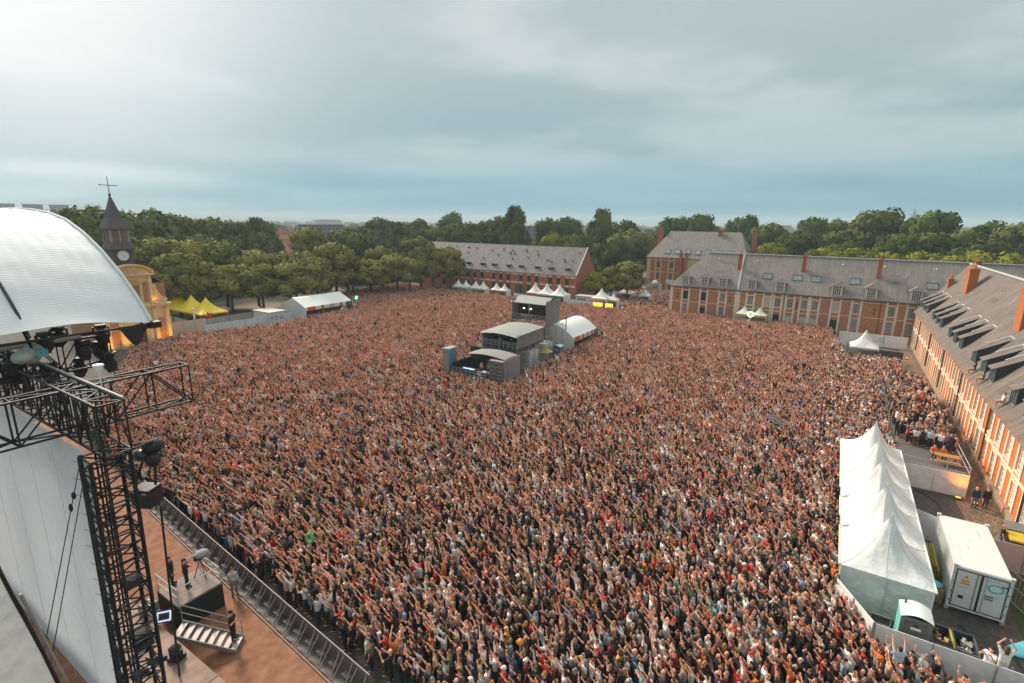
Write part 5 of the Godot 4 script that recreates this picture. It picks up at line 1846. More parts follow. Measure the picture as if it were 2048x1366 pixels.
	block(t, "dark_net", Vector3(-42.1, 2.6, -72.1), Vector3(6.2, 4.2, 0.04), mat(0.06, 0.055, 0.055))
	for i in 3:
		stick(m, "cable", Vector3(-37.4 - i * 0.2, 3.3, -59.95), Vector3(-36.6 - i * 0.5, 0.1, -59.2), 0.03, dark)
		stick(b, "cable", Vector3(-36.3 + i * 0.1, 3.6, -51.8), Vector3(-36.5 + i * 0.15, 0.1, -51.4), 0.03, dark)
	for i in 6:
		block(m, "flight_case", Vector3(-42.4 + i * 0.95, 3.75, -60.6), Vector3(0.7, 0.45, 0.5), mat(0.03 + 0.02 * (i % 3), 0.03 + 0.02 * (i % 3), 0.035))
	for i in 3:
		person("technician seated behind the rail of the middle mixing tower, %s one" % ["left", "centre", "right"][i], Vector3(-42.2 + i * 1.7, 3.52, -61.3), 0.1, -1, [[0.02, 0.02, 0.02], [0.3, 0.3, 0.3], [0.02, 0.03, 0.06]][i], tr, i, HAIRC[i], SKIN[i])
	# delay loudspeaker tower left of the booth
	var dl := thing("delay_tower", "small blue and grey loudspeaker tower left of the front booth", "tower", Vector3(-43.5, 0, -52.6))
	block(dl, "tower_body", Vector3(0, 2.2, -0.4), Vector3(1.0, 4.2, 1.7), mat(0.17, 0.22, 0.27))
	block(dl, "front_cloth", Vector3(0, 2.0, 0.47), Vector3(0.9, 3.6, 0.05), mat(0.24, 0.22, 0.2))
	block(dl, "blue_side", Vector3(0.51, 2.9, -0.4), Vector3(0.04, 2.6, 1.6), mat(0.09, 0.20, 0.30))
	block(dl, "top_cover", Vector3(0, 4.4, -0.4), Vector3(1.15, 0.22, 1.9), pal)
	for x in [-1.1, 1.0]:
		stick(dl, "stay", Vector3(x, 0, 0.7), Vector3(x * 0.4, 2.2, 0.4), 0.04, alu)
	# cabins, toilet, parasol beside the tower
	var n := 0
	for q in [[Vector3(-37.6, 0, -64.4), 2.4], [Vector3(-38.0, 0, -70.0), 2.0]]:
		var c := thing("white_cabin", ["larger", "smaller"][n] + " white cabin with double doors beside the mixing towers", "cabin", q[0], 0, "cabins beside the towers")
		n += 1
		block(c, "cabin_shell", Vector3(0, 1.35, 0), Vector3(1.8, 2.7, q[1] + 0.5), mat(0.50, 0.49, 0.46))
		for s in [-0.5, 0.5]:
			block(c, "door", Vector3(0.92, 1.3, s * q[1] * 0.5), Vector3(0.05, 2.2, q[1] * 0.42), mat(0.6, 0.62, 0.63))
			stick(c, "door_bar", Vector3(0.97, 0.4, s * q[1] * 0.2), Vector3(0.97, 2.2, s * q[1] * 0.2), 0.03, mat(0.25, 0.27, 0.3))
	toilet("teal portable toilet among the crowd beside the bar tent", Vector3(-35.9, 0, -70.9), mat(0.07, 0.2, 0.22), mat(0.07, 0.2, 0.22), 1.2)
	var pr := thing("yellow_parasol", "mustard yellow parasol beside the cabins at the mixing towers", "parasol", Vector3(-36.4, 0, -67.2))
	var pm := MB.new()
	for i in 8:
		var t0 := TAU * i / 8
		var t1 := TAU * (i + 1) / 8
		pm.tri(Vector3(0, 2.5, 0), Vector3(cos(t1) * 1.3, 2.0, -sin(t1) * 1.3) , Vector3(cos(t0) * 1.3, 2.0, -sin(t0) * 1.3))
	obj("canopy", pm.mesh(), mat(0.42, 0.26, 0.05), pr)
	stick(pr, "pole", Vector3.ZERO, Vector3(0, 2.5, 0), 0.03, alu)
	gable_tent("white gabled bar tent behind the mixing towers with orange sign panels", Vector3(-38.6, 0, -79.2), 7.4, 9.8, 2.8, 4.8, true)
	var lp := thing("lamp_post", "dark lamp post with twin heads in front of the central bar tent", "lamp post", Vector3(-36.5, 0, -74.55))
	stick(lp, "pole", Vector3.ZERO, Vector3(0, 6.1, 0), 0.09, mat(0.06, 0.06, 0.06))
	for s in [-1.0, 1.0]:
		block(lp, "lamp_head", Vector3(0.1 * s, 6.1, 0.45 * s), Vector3(0.22, 0.14, 0.7), mat(0.06, 0.06, 0.06))

func gable_tent(label: String, at: Vector3, w: float, L: float, eave: float, ridge: float, arched: bool) -> void:
	# ridge along z; open side faces +x
	var o := thing("bar_tent", label, "tent", at)
	var m := MB.new()
	var rows := []
	var n := 12
	for i in n + 1:
		var t := float(i) / n
		var x := lerpf(-w / 2 - 0.1, w / 2 + 0.1, t)
		var y := eave + (ridge - eave) * (sin(PI * t) if arched else 1.0 - absf(2 * t - 1))
		rows.append([Vector3(x, y, -L / 2), Vector3(x, y - 0.05, -L / 6), Vector3(x, y - 0.05, L / 6), Vector3(x, y, L / 2)])
	m.grid(rows)
	obj("roof_canopy", m.mesh(), white, o)
	var g := MB.new()
	for z in [-L / 2 + 0.02, L / 2 - 0.02]:
		for i in n:
			var a: Vector3 = rows[i][0]
			var b: Vector3 = rows[i + 1][0]
			if z > 0:
				g.quad(Vector3(a.x, 0, z), Vector3(b.x, 0, z), Vector3(b.x, b.y, z), Vector3(a.x, a.y, z))
			else:
				g.quad(Vector3(b.x, 0, z), Vector3(a.x, 0, z), Vector3(a.x, a.y, z), Vector3(b.x, b.y, z))
	g.quad(Vector3(-w / 2, 0, -L / 2), Vector3(-w / 2, 0, L / 2), Vector3(-w / 2, eave, L / 2), Vector3(-w / 2, eave, -L / 2))
	obj("side_wall", g.mesh(), mat(0.6, 0.6, 0.58, 0.6), o)
	for i in 4:
		var z := lerpf(-L / 2 + 0.1, L / 2 - 0.1, i / 3.0)
		stick(o, "leg", Vector3(w / 2, 0, z), Vector3(w / 2, eave, z), 0.07, alu)
	block(o, "fascia", Vector3(w / 2 + 0.12, eave - 0.12, 0), Vector3(0.05, 0.75, L), mat(0.62, 0.60, 0.56))
	var ors := mat(0.60, 0.10, 0.03)
	for q in [[L * 0.42, 1.9, 0], [L * 0.2, 0.8, 1], [-L * 0.05, 1.2, 2], [-L * 0.25, 0.8, 1], [-L * 0.43, 1.8, 3]]:
		var c: Material = [ors, mat(0.5, 0.14, 0.08), mat(0.42, 0.36, 0.38), mat(0.04, 0.16, 0.14)][q[2]]
		var s := block(o, "sign_panel", Vector3(w / 2 + 0.17, eave - 0.1, q[0] - (0.4 if q[0] > 0 else -0.2)), Vector3(0.04, 0.8, q[1]), c)
		s.name = s.name
	block(o, "bar_counter", Vector3(w / 2 - 0.6, 0.6, 0), Vector3(0.6, 1.2, L - 0.6), mat(0.2, 0.16, 0.12))
	block(o, "back_lining", Vector3(w / 2 - 2.6, eave / 2, 0), Vector3(0.05, eave - 0.2, L - 0.2), mat(0.12, 0.1, 0.08))

func toilet(label: String, at: Vector3, front: Material, side: Material, w: float) -> void:
	var o := thing("portable_toilet", label, "portable toilet", at)
	var h := 2.15
	for s in [-1.0, 1.0]:
		block(o, "side_wall", Vector3(s * w / 2, h / 2, 0), Vector3(0.06, h, 1.16), side)
	block(o, "back_wall", Vector3(0, h / 2, -0.58), Vector3(w, h, 0.05), side)
	block(o, "front_frame", Vector3(0, h / 2, 0.58), Vector3(w + 0.04, h, 0.05), front)
	var d := block(o, "door", Vector3(0, 1.02, 0.625), Vector3(w * 0.72, 1.85, 0.04), mat(0.085, 0.09, 0.095, 0.5))
	d.name = d.name
	for i in 3:
		block(o, "door_rib", Vector3(0, 0.5 + i * 0.28, 0.655), Vector3(w * 0.5, 0.05, 0.02), mat(0.07, 0.075, 0.08))
	block(o, "sign_plate", Vector3(0, 1.62, 0.652), Vector3(0.42, 0.13, 0.015), mat(0.7, 0.7, 0.68))
	block(o, "pictogram", Vector3(0, 1.80, 0.652), Vector3(0.2, 0.12, 0.015), mat(0.03, 0.03, 0.03))
	var m := MB.new()
	var rows := []
	for i in 9:
		var t := i / 8.0
		var y := h + 0.22 * sin(PI * t)
		var x := lerpf(-w / 2 - 0.05, w / 2 + 0.05, t)
		rows.append([Vector3(x, y, -0.66), Vector3(x, y + 0.03, 0), Vector3(x, y, 0.66)])
	m.grid(rows)
	obj("roof", m.mesh(), mat(0.66, 0.68, 0.66, 0.5), o)
	stick(o, "vent_pipe", Vector3(-w / 2 + 0.2, h, -0.4), Vector3(-w / 2 + 0.2, h + 0.35, -0.4), 0.05, mat(0.08, 0.08, 0.08))
	block(o, "skid", Vector3(0, 0.04, 0.64), Vector3(w, 0.08, 0.1), mat(0.5, 0.35, 0.03))

func festival_right() -> void:
	# five joined pagodas of the long bar tent
	var nm := ["nearest", "second", "middle", "fourth", "farthest"]
	var tent := thing("long_bar_tent", "long white tent of five joined peaks along the crowd's right edge", "tent", Vector3(4.6, 0, -42.3))
	for i in 5:
		var z := 8.2 - i * 4.2 + 0.1
		var rows := []
		for r in 9:
			var t := r / 8.0
			var row := []
			for j in 41:
				var a := TAU * j / 40.0
				var c := 1.0 / maxf(absf(cos(a)), absf(sin(a)))
				var cc := lerpf(c, 1.0, t)
				var y := 2.5 + 2.75 * (0.40 * t + 0.60 * pow(t, 2.4)) + 0.05 * sin(a * 8.0 + i) * sin(PI * t)
				# along the joins the fabric rises towards a valley between peaks
				if absf(sin(a)) > absf(cos(a)) and ((sin(a) > 0 and i < 4) or (sin(a) < 0 and i > 0)):
					y += 0.55 * (1.0 - t) * pow(1.0 - absf(cos(a)) * c, 1.0)
				row.append(Vector3(cos(a) * 2.15 * (1.0 - t) * cc + cos(a) * 0.03, y, z - sin(a) * 2.1 * (1.0 - t) * cc))
			rows.append(row)
		var m := MB.new()
		m.grid(rows)
		var c := obj("canopy", m.mesh(), tarp, tent)
		var sm := MB.new()
		for j in range(0, 40, 5):
			for r in 7:
				sm.tube(rows[r][j] + Vector3(0, 0.006, 0), rows[r + 1][j] + Vector3(0, 0.006, 0), 0.012, 0.012, 4, false)
		obj("seams", sm.mesh(), mat(0.46, 0.46, 0.44), c)
		c.set_meta("label", nm[i] + " peaked canopy of the long tent")
		stick(c, "mast_tip", Vector3(0, 5.2, z), Vector3(0, 5.4, z), 0.03, white)
	var wl := MB.new()
	for j in 12:
		var x0 := -2.12 + 4.24 * j / 12.0
		var x1 := -2.12 + 4.24 * (j + 1) / 12.0
		var w0 := 0.04 * sin(j * 1.7)
		var w1 := 0.04 * sin((j + 1) * 1.7)
		wl.quad(Vector3(x0, 0.02, 10.35 + w0), Vector3(x1, 0.02, 10.35 + w1), Vector3(x1, 2.5, 10.38), Vector3(x0, 2.5, 10.38))
	obj("end_wall", wl.mesh(), tarp, tent)
	block(tent, "end_wall", Vector3(2.1, 1.25, 0), Vector3(0.03, 2.5, 20.7), tarp)
	block(tent, "back_wall", Vector3(0, 1.25, -10.4), Vector3(4.2, 2.5, 0.03), tarp)
	block(tent, "seam", Vector3(0.1, 1.3, 10.42), Vector3(0.03, 2.2, 0.02), mat(0.45, 0.46, 0.45))
	block(tent, "bar_counter", Vector3(-1.7, 0.55, 0), Vector3(0.5, 1.1, 20.0), mat(0.3, 0.24, 0.18))
	for z in [10.35, 6.2, 2.0, -2.2, -6.4, -10.4]:
		for x in [-2.1, 2.1]:
			stick(tent, "leg", Vector3(x, 0, z), Vector3(x, 2.5, z), 0.06, white)
	stick(tent, "gutter_tube", Vector3(-2.2, 2.48, -10.4), Vector3(-2.2, 2.48, 10.4), 0.06, mat(0.66, 0.62, 0.52))
	stick(tent, "gutter_tube", Vector3(2.2, 2.48, -10.4), Vector3(2.2, 2.48, 10.4), 0.06, white)
	var k := 0
	for z in [-36.6, -40.9]:
		var l := thing("bracket_lamp", ["nearer", "farther"][k] + " black bracket lamp on the crowd-side gutter of the long tent", "lamp", Vector3(2.3, 2.6, z), 0, "bracket lamps on the long tent")
		k += 1
		stick(l, "arm", Vector3(0.05, -0.1, 0), Vector3(0, 0.45, 0), 0.03, dark)
		block(l, "head", Vector3(-0.2, 0.45, 0), Vector3(0.45, 0.14, 0.2), dark)
	# refrigerated container
	var o := thing("white_container", "white refrigerated container with double doors, blue ring emblem and orange sign", "container", Vector3(9.15, 0.12, -38.0))
	var wc := mat(0.60, 0.60, 0.575, 0.5)
	block(o, "container_shell", Vector3(0, 1.36, 0), Vector3(2.4, 2.68, 6.1), wc)
	for i in 30:
		for s in [-1.0, 1.0]:
			block(o, "side_rib", Vector3(s * 1.205, 1.36, -2.9 + i * 0.2), Vector3(0.03, 2.4, 0.09), wc)
	for x in [-1.2, 1.2]:
		for z in [-3.05, 3.05]:
			block(o, "corner_post", Vector3(x, 1.35, z), Vector3(0.14, 2.74, 0.14), wc)
			block(o, "corner_casting", Vector3(x, 2.72, z), Vector3(0.2, 0.14, 0.2), mat(0.5, 0.5, 0.47))
			block(o, "foot", Vector3(x, -0.04, z), Vector3(0.2, 0.16, 0.2), mat(0.35, 0.3, 0.26))
	for i in 5:
		block(o, "rust_streak", Vector3(-1.1 + 2.2 * fposmod(i * 0.37, 1.0), 2.702, -2.8 + 5.6 * fposmod(i * 0.61, 1.0)), Vector3(0.03 + 0.05 * (i % 3), 0.006, 0.3 + 0.2 * (i % 4)), mat(0.52, 0.49, 0.45))
	for y in [0.12, 2.62]:
		block(o, "door_header", Vector3(0, y, 3.1), Vector3(2.3, 0.13, 0.05), wc)
	var dw := mat(0.62, 0.62, 0.60, 0.45)
	for s in [-1.0, 1.0]:
		var d := block(o, "door", Vector3(s * 0.56, 1.37, 3.09), Vector3(1.08, 2.34, 0.06), dw)
		d.name = d.name
		for e in [[s * 0.56, 0.22, 1.1, 0.05], [s * 0.56, 2.52, 1.1, 0.05], [s * 1.09, 1.37, 0.05, 2.3], [s * 0.03, 1.37, 0.045, 2.3]]:
			block(o, "door_gasket", Vector3(e[0], e[1], 3.124), Vector3(e[2], e[3], 0.02), dark)
		stick(o, "lock_rod", Vector3(s * 0.2, 0.2, 3.15), Vector3(s * 0.2, 2.5, 3.15), 0.022, mat(0.2, 0.2, 0.2) if s < 0 else mat(0.4, 0.4, 0.4))
		for y in [0.5, 1.1, 1.75, 2.3]:
			block(o, "hinge", Vector3(s * 1.12, y, 3.15), Vector3(0.16, 0.09, 0.05), mat(0.25, 0.25, 0.25))
	for y in [1.2, 1.35]:
		block(o, "door_handle", Vector3(0.42, y, 3.16), Vector3(0.36, 0.05, 0.04), mat(0.1, 0.1, 0.1))
	var ring := MB.new()
	for i in 28:
		var t0 := TAU * i / 28
		var t1 := TAU * (i + 1) / 28
		ring.quad(Vector3(cos(t0) * 0.26, sin(t0) * 0.19, 0), Vector3(cos(t0) * 0.36, sin(t0) * 0.27, 0), Vector3(cos(t1) * 0.36, sin(t1) * 0.27, 0), Vector3(cos(t1) * 0.26, sin(t1) * 0.19, 0))
	var blue := mat(0.10, 0.36, 0.46)
	obj("ring_emblem", ring.mesh(), blue, o, Transform3D(Basis(), Vector3(0.62, 1.9, 3.124)))
	obj("ring_emblem", ring.mesh(), blue, o, Transform3D(Basis(Vector3.BACK, Vector3.UP, Vector3.LEFT), Vector3(-1.23, 1.9, -2.1)))
	var og := mat(0.70, 0.24, 0.02)
	for q in [[0, 0.32, 0.12, 0.16], [0, 0.22, 0.3, 0.05], [0, 0.05, 0.34, 0.12], [0, -0.12, 0.46, 0.12]]:
		block(o, "orange_sign", Vector3(-0.66 + q[0], 1.85 + q[1], 3.122), Vector3(q[2], q[3], 0.008), og)
	block(o, "dark_label", Vector3(-0.72, 0.85, 3.122), Vector3(0.24, 0.2, 0.01), dark)
	block(o, "dark_label", Vector3(0.95, 2.15, 3.122), Vector3(0.26, 0.1, 0.01), mat(0.1, 0.1, 0.1))
	for q in [[-0.72, 1.5, 0.42, 0.07], [0.5, 2.32, 0.7, 0.06], [0.55, 1.45, 0.6, 0.03], [0.55, 1.38, 0.6, 0.03]]:
		block(o, "faded_line", Vector3(q[0], q[1], 3.122), Vector3(q[2], q[3], 0.007), mat(0.42, 0.42, 0.41))
	toilet("portable toilet with dark grey door and turquoise side by the long tent", Vector3(5.8, 0, -30.1), mat(0.12, 0.125, 0.13, 0.5), mat(0.16, 0.52, 0.44, 0.5), 1.25)
	# skips
	for i in 2:
		var s := thing("waste_skip", ["left dark blue skip full of brown scrap with a yellow rim", "right dark skip filled with pale rubbish beside the yellow rim"][i], "skip", Vector3(7.05 + i * 0.95, 0, -30.6), 0, "skips by the toilet")
		for q in [[Vector3(-0.42, 0.5, 0), Vector3(0.05, 1.0, 1.6)], [Vector3(0.42, 0.5, 0), Vector3(0.05, 1.0, 1.6)], [Vector3(0, 0.5, 0.8), Vector3(0.84, 1.0, 0.05)], [Vector3(0, 0.5, -0.8), Vector3(0.84, 1.0, 0.05)], [Vector3(0, 0.1, 0), Vector3(0.8, 0.1, 1.5)]]:
			block(s, "side", q[0], q[1], mat(0.03, 0.04, 0.06, 0.5))
		for q in [[Vector3(0, 1.02, 0.8), Vector3(0.94, 0.07, 0.1)], [Vector3(0, 1.02, -0.8), Vector3(0.94, 0.07, 0.1)], [Vector3(-0.44, 1.02, 0), Vector3(0.08, 0.065, 1.5)], [Vector3(0.44, 1.02, 0), Vector3(0.08, 0.065, 1.5)]]:
			block(s, "rim", q[0], q[1], mat(0.5, 0.33, 0.02) if (i == 0 and q[0].x > 0.3) else mat(0.06, 0.07, 0.075))
		for j in 22:
			var bb := Basis.from_euler(Vector3(rng.randf() * 3, rng.randf() * 3, rng.randf() * 3))
			block(s, "rubbish", Vector3(rng.randf_range(-0.3, 0.3), rng.randf_range(0.5, 0.85), rng.randf_range(-0.65, 0.65)), Vector3(rng.randf_range(0.15, 0.4), rng.randf_range(0.03, 0.14), rng.randf_range(0.12, 0.3)), [mat(0.16, 0.09, 0.05), mat(0.1, 0.06, 0.04), mat(0.4, 0.28, 0.1)][j % 3] if i == 0 else [mat(0.5, 0.48, 0.44), mat(0.36, 0.36, 0.34), mat(0.4, 0.3, 0.1)][j % 3], bb)
	var yk := thing("yellow_beam", "yellow beam lying along the fence at the toilet's foot", "beam", Vector3(6.0, 0, -29.15))
	block(yk, "beam", Vector3(0, 1.2, 0), Vector3(1.9, 0.12, 0.12), mat(0.55, 0.36, 0.02))
	for x in [-0.8, 0.8]:
		block(yk, "stand", Vector3(x, 0.57, 0), Vector3(0.08, 1.14, 0.08), dark)
	# fences
	var fw := noisy(lin(0.66, 0.66, 0.64), lin(0.78, 0.78, 0.76), 0.02, 3.0, 0.6, 4, 81)
	fence_run("white_fence", "white panel fence slanting from the long tent to the lower corner", Vector3(2.35, 0, -31.3), Vector3(4.0, 0, -28.35), 1.95, fw, 1.7)
	fence_run("white_fence", "long white panel fence along the crowd in front of toilet and skips", Vector3(4.05, 0, -28.3), Vector3(13.2, 0, -28.3), 1.95, fw, 2.3)
	fence_run("white_fence", "low white fence behind the container next to the bins", Vector3(10.7, 0, -41.3), Vector3(14.2, 0, -41.3), 1.9, mat(0.5, 0.5, 0.5), 1.7)
	fence_run("white_fence", "short white fence between the long tent and container top", Vector3(6.85, 0, -43.2), Vector3(8.2, 0, -42.4), 1.9, fw, 1.5)
	var gt := thing("mesh_gate", "grey tubular fence gate leaning beside the container", "gate", Vector3(11.2, 0, -37.4), -1.15)
	for y in [0.15, 1.1, 1.9]:
		stick(gt, "rail", Vector3(-1.6, y, 0), Vector3(1.6, y, 0), 0.03, mat(0.25, 0.27, 0.28))
	for i in 13:
		stick(gt, "bar", Vector3(-1.6 + i * 0.267, 0.15, 0), Vector3(-1.6 + i * 0.267, 1.9, 0), 0.018, mat(0.25, 0.27, 0.28))
	var br := thing("metal_barrier", "small grey barrier with a bar in front of the portable toilet's side", "barrier", Vector3(4.5, 0, -30.4))
	for x in [-0.45, 0.45]:
		stick(br, "upright", Vector3(x, 0, 0), Vector3(x, 1.1, 0), 0.03, mat(0.2, 0.2, 0.2))
	stick(br, "bar", Vector3(-0.45, 1.1, 0), Vector3(0.45, 1.1, 0), 0.03, mat(0.2, 0.2, 0.2))
	stick(br, "bar", Vector3(-0.45, 0.6, 0), Vector3(0.45, 0.6, 0), 0.03, mat(0.2, 0.2, 0.2))
	# goods between tent and container
	var cr := thing("pole_stack", "stack of mustard yellow poles and crates between tent and container", "stack", Vector3(7.4, 0, -37.6))
	for i in 14:
		stick(cr, "pole", Vector3(-0.35 + (i % 5) * 0.15, 0.9 + (i / 5) * 0.28, 1.0), Vector3(-0.35 + (i % 5) * 0.15, 1.1 + (i / 5) * 0.3, -1.2), 0.07, mat(0.25, 0.2, 0.03) if i % 2 else mat(0.16, 0.13, 0.02))
	block(cr, "crate", Vector3(0, 0.45, 0), Vector3(0.9, 0.86, 2.0), mat(0.12, 0.1, 0.03))
	var cb := thing("cardboard_box", "brown cardboard box with turquoise bag on top behind the tent", "box", Vector3(7.45, 0, -35.6))
	block(cb, "carton", Vector3(0, 0.4, 0), Vector3(0.7, 0.8, 0.9), mat(0.28, 0.17, 0.09))
	globe(cb, "bag", Vector3(0, 0.88, 0), Vector3(0.32, 0.14, 0.36), mat(0.12, 0.42, 0.55))
	var tb := thing("turquoise_tarp", "crumpled turquoise plastic sheet on the ground in the far right corner", "sheet", Vector3(10.9, 0, -33.2))
	for i in 6:
		globe(tb, "fold", Vector3(-0.4 + 0.2 * i, 0.1, 0.5 - i * 0.22), Vector3(0.45, 0.16, 0.4), mat(0.10, 0.42, 0.48))
	# clutter of the yard
	for i in 2:
		var pt := thing("pallet_stack", ["taller stack of grey wooden pallets behind the container", "short stack of wooden pallets beside the skips"][i], "pallets", [Vector3(9.6, 0, -42.6), Vector3(9.6, 0, -30.3)][i], 0.2 + i * 1.1)
		for lv in [6, 2][i]:
			for s in [-0.5, 0.0, 0.5]:
				block(pt, "bearer", Vector3(0, 0.05 + lv * 0.15, s), Vector3(1.1, 0.09, 0.1), mat(0.17, 0.125, 0.085))
			for s in 6:
				block(pt, "slat", Vector3(-0.5 + s * 0.2, 0.115 + lv * 0.15, 0), Vector3(0.14, 0.025, 1.15), mat(0.22, 0.165, 0.115))
	var hs := thing("black_cable", "black cable snaking over the asphalt between container and banner", "cable")
	var hm := MB.new()
	var pp := Vector3(8.0, 0.03, -51.0)
	for i in 40:
		var qq := Vector3(8.0 + 1.2 * sin(i * 0.21) + i * 0.02, 0.03, -51.0 + i * 0.33)
		hm.tube(pp, qq, 0.025, 0.025, 5, false)
		pp = qq
	obj("cable", hm.mesh(), dark, hs)
	for i in 2:
		var tm := thing("tyre_mark", ["left", "right"][i] + " dark tyre mark curving over the asphalt before the container", "tyre mark", Vector3.ZERO, 0, "tyre marks in the yard")
		var mk := MB.new()
		for j in 14:
			var a0 := Vector3(8.4 + i * 1.6 + 0.5 * sin(j * 0.22), 0.003, -33.6 + j * 0.36)
			var a1 := Vector3(8.4 + i * 1.6 + 0.5 * sin((j + 1) * 0.22), 0.003, -33.6 + (j + 1) * 0.36)
			mk.quad(a0 + Vector3(-0.1, 0, 0), a1 + Vector3(-0.1, 0, 0), a1 + Vector3(0.1, 0, 0), a0 + Vector3(0.1, 0, 0))
		obj("mark", mk.mesh(), mat(0.018, 0.016, 0.015), tm)
	for i in 9:
		var lt := thing("litter", "small piece of pale litter on the yard's asphalt", "litter", Vector3(rng.randf_range(7.5, 10.6), 0.012, rng.randf_range(-33.8, -29.2)), rng.randf() * 3, "litter in the yard")
		block(lt, "scrap", Vector3.ZERO, Vector3(rng.randf_range(0.06, 0.2), 0.02, rng.randf_range(0.05, 0.14)), [mat(0.6, 0.6, 0.57), mat(0.4, 0.3, 0.2), mat(0.3, 0.3, 0.3)][i % 3])
	# people by the fence
	person("woman in white standing on the fence with hand to her hair, back turned", Vector3(9.0, 0.9, -29.0), PI, 3, [0.7, 0.68, 0.66], [0.6, 0.58, 0.55], 1, HAIRC[2], SKIN[0])
	person("dark-haired woman in white leaning on the fence near another in white", Vector3(8.45, 0.75, -28.75), -0.6, 7, [0.7, 0.69, 0.68], [0.6, 0.58, 0.55], 1, HAIRC[0], SKIN[0])
	person("man in dark blue jacket and white shirt walking on the cobbles, left one", Vector3(11.55, 0, -50.0), 0.2, 0, [0.02, 0.035, 0.08], [0.16, 0.17, 0.19], 4, HAIRC[5], SKIN[0], true)
	person("man in black jacket and jeans walking on the cobbles, right one", Vector3(12.25, 0, -50.3), 0.2, 0, [0.015, 0.015, 0.017], [0.04, 0.055, 0.09], 0, HAIRC[5], SKIN[1], true)
	person("man in black t-shirt and jeans standing beside the yellow-lidded bins", Vector3(12.0, 0, -44.2), 1.4, 0, [0.012, 0.012, 0.015], [0.06, 0.1, 0.17], 4, HAIRC[1], SKIN[1])
	for i in 2:
		var wb := thing("wheelie_bin", ["nearer black wheelie bin with yellow lid by the wall", "farther grey-lidded black wheelie bin by the wall"][i], "bin", Vector3(12.85 + i * 0.15, 0, -43.9 - i * 1.6), 0, "wheelie bins at the wing")
		var bm := MB.new()
		var b0 := Vector2(0.5, 0.42)
		for j in 4:
			var q := [Vector3(-1, 0, 1), Vector3(1, 0, 1), Vector3(1, 0, -1), Vector3(-1, 0, -1)]
			var p0: Vector3 = q[j]
			var p1: Vector3 = q[(j + 1) % 4]
			bm.quad(Vector3(p0.x * b0.x, 0.15, p0.z * b0.y), Vector3(p1.x * b0.x, 0.15, p1.z * b0.y), Vector3(p1.x * 0.62, 1.15, p1.z * 0.55), Vector3(p0.x * 0.62, 1.15, p0.z * 0.55))
		obj("tub", bm.mesh(), mat(0.015, 0.015, 0.016, 0.4), wb)
		block(wb, "lid", Vector3(0, 1.22, 0), Vector3(1.3, 0.12, 1.16), mat(0.55, 0.40, 0.03, 0.4) if i == 0 else mat(0.16, 0.17, 0.17, 0.4), Basis(Vector3.RIGHT, 0.08))
		for x in [-0.45, 0.45]:
			stick(wb, "wheel", Vector3(x - 0.05, 0.12, 0.35), Vector3(x + 0.05, 0.12, 0.35), 0.12, dark)
	# raised deck with rails and picnic tables
	var dk := thing("viewing_deck", "raised grey viewing deck with metal rails behind the white banner", "platform", Vector3(9.1, 0, -51.5))
	block(dk, "deck", Vector3(0, 1.43, -15.1), Vector3(4.4, 0.14, 30), mat(0.10, 0.085, 0.08))
	for i in 2:
		block(dk, "banner_panel", Vector3(-1.1 + i * 2.2, 1.0, 0.03), Vector3(2.17, 2.0, 0.03), fw)
	block(dk, "skirt", Vector3(2.2, 0.68, -15.1), Vector3(0.04, 1.34, 29.9), mat(0.14, 0.12, 0.11))
	block(dk, "skirt", Vector3(-2.2, 0.68, -15.1), Vector3(0.04, 1.34, 29.9), mat(0.14, 0.12, 0.11))
	for y in [2.1, 2.6]:
		stick(dk, "rail", Vector3(-2.2, y, -0.1), Vector3(2.2, y, -0.1), 0.03, mat(0.36, 0.34, 0.33))
		stick(dk, "rail", Vector3(2.15, y, -0.1), Vector3(2.15, y, -7.0), 0.03, mat(0.36, 0.34, 0.33))
		stick(dk, "rail", Vector3(2.15, y, -11.0), Vector3(2.15, y, -30.0), 0.03, mat(0.36, 0.34, 0.33))
		stick(dk, "rail", Vector3(0.2, y, -7.2), Vector3(2.15, y, -7.2), 0.03, mat(0.36, 0.34, 0.33))
	for z in [-0.1, -3.5, -7.0, -11, -15, -19, -23, -27, -30]:
		stick(dk, "rail_post", Vector3(2.15, 1.4, z), Vector3(2.15, 2.62, z), 0.03, mat(0.36, 0.34, 0.33))
	for x in [-2.1, -0.7, 0.7]:
		stick(dk, "rail_post", Vector3(x, 1.4, -0.1), Vector3(x, 2.62, -0.1), 0.03, mat(0.36, 0.34, 0.33))
	var wood := mat(0.42, 0.19, 0.045)
	var kk := 0
	for p in [Vector3(10.2, 1.5, -54.5), Vector3(8.0, 0, -84.0), Vector3(9.8, 0, -86.6), Vector3(10.4, 1.5, -78.5), Vector3(9.6, 0, -92.0)]:
		var t := thing("picnic_table", ["wooden picnic table at the near right corner of the deck", "wooden picnic table just past the far left corner of the deck", "wooden picnic table on the ground beyond the deck", "wooden picnic table at the far end of the deck", "farthest wooden picnic table near the counter"][kk], "table", p, 0.1 * kk, "wooden picnic tables")
		kk += 1
		for i in 4:
			block(t, "plank", Vector3(0, 0.74, -0.3 + i * 0.2), Vector3(1.7, 0.04, 0.18), wood)
		for z in [-0.72, 0.72]:
			block(t, "bench", Vector3(0, 0.44, z), Vector3(1.7, 0.04, 0.26), wood)
		for x in [-0.6, 0.6]:
			block(t, "trestle", Vector3(x, 0.4, 0), Vector3(0.06, 0.06, 1.6), wood)
			for z in [-0.45, 0.45]:
				stick(t, "leg", Vector3(x, 0, z * 1.3), Vector3(x, 0.74, z * 0.5), 0.035, wood)
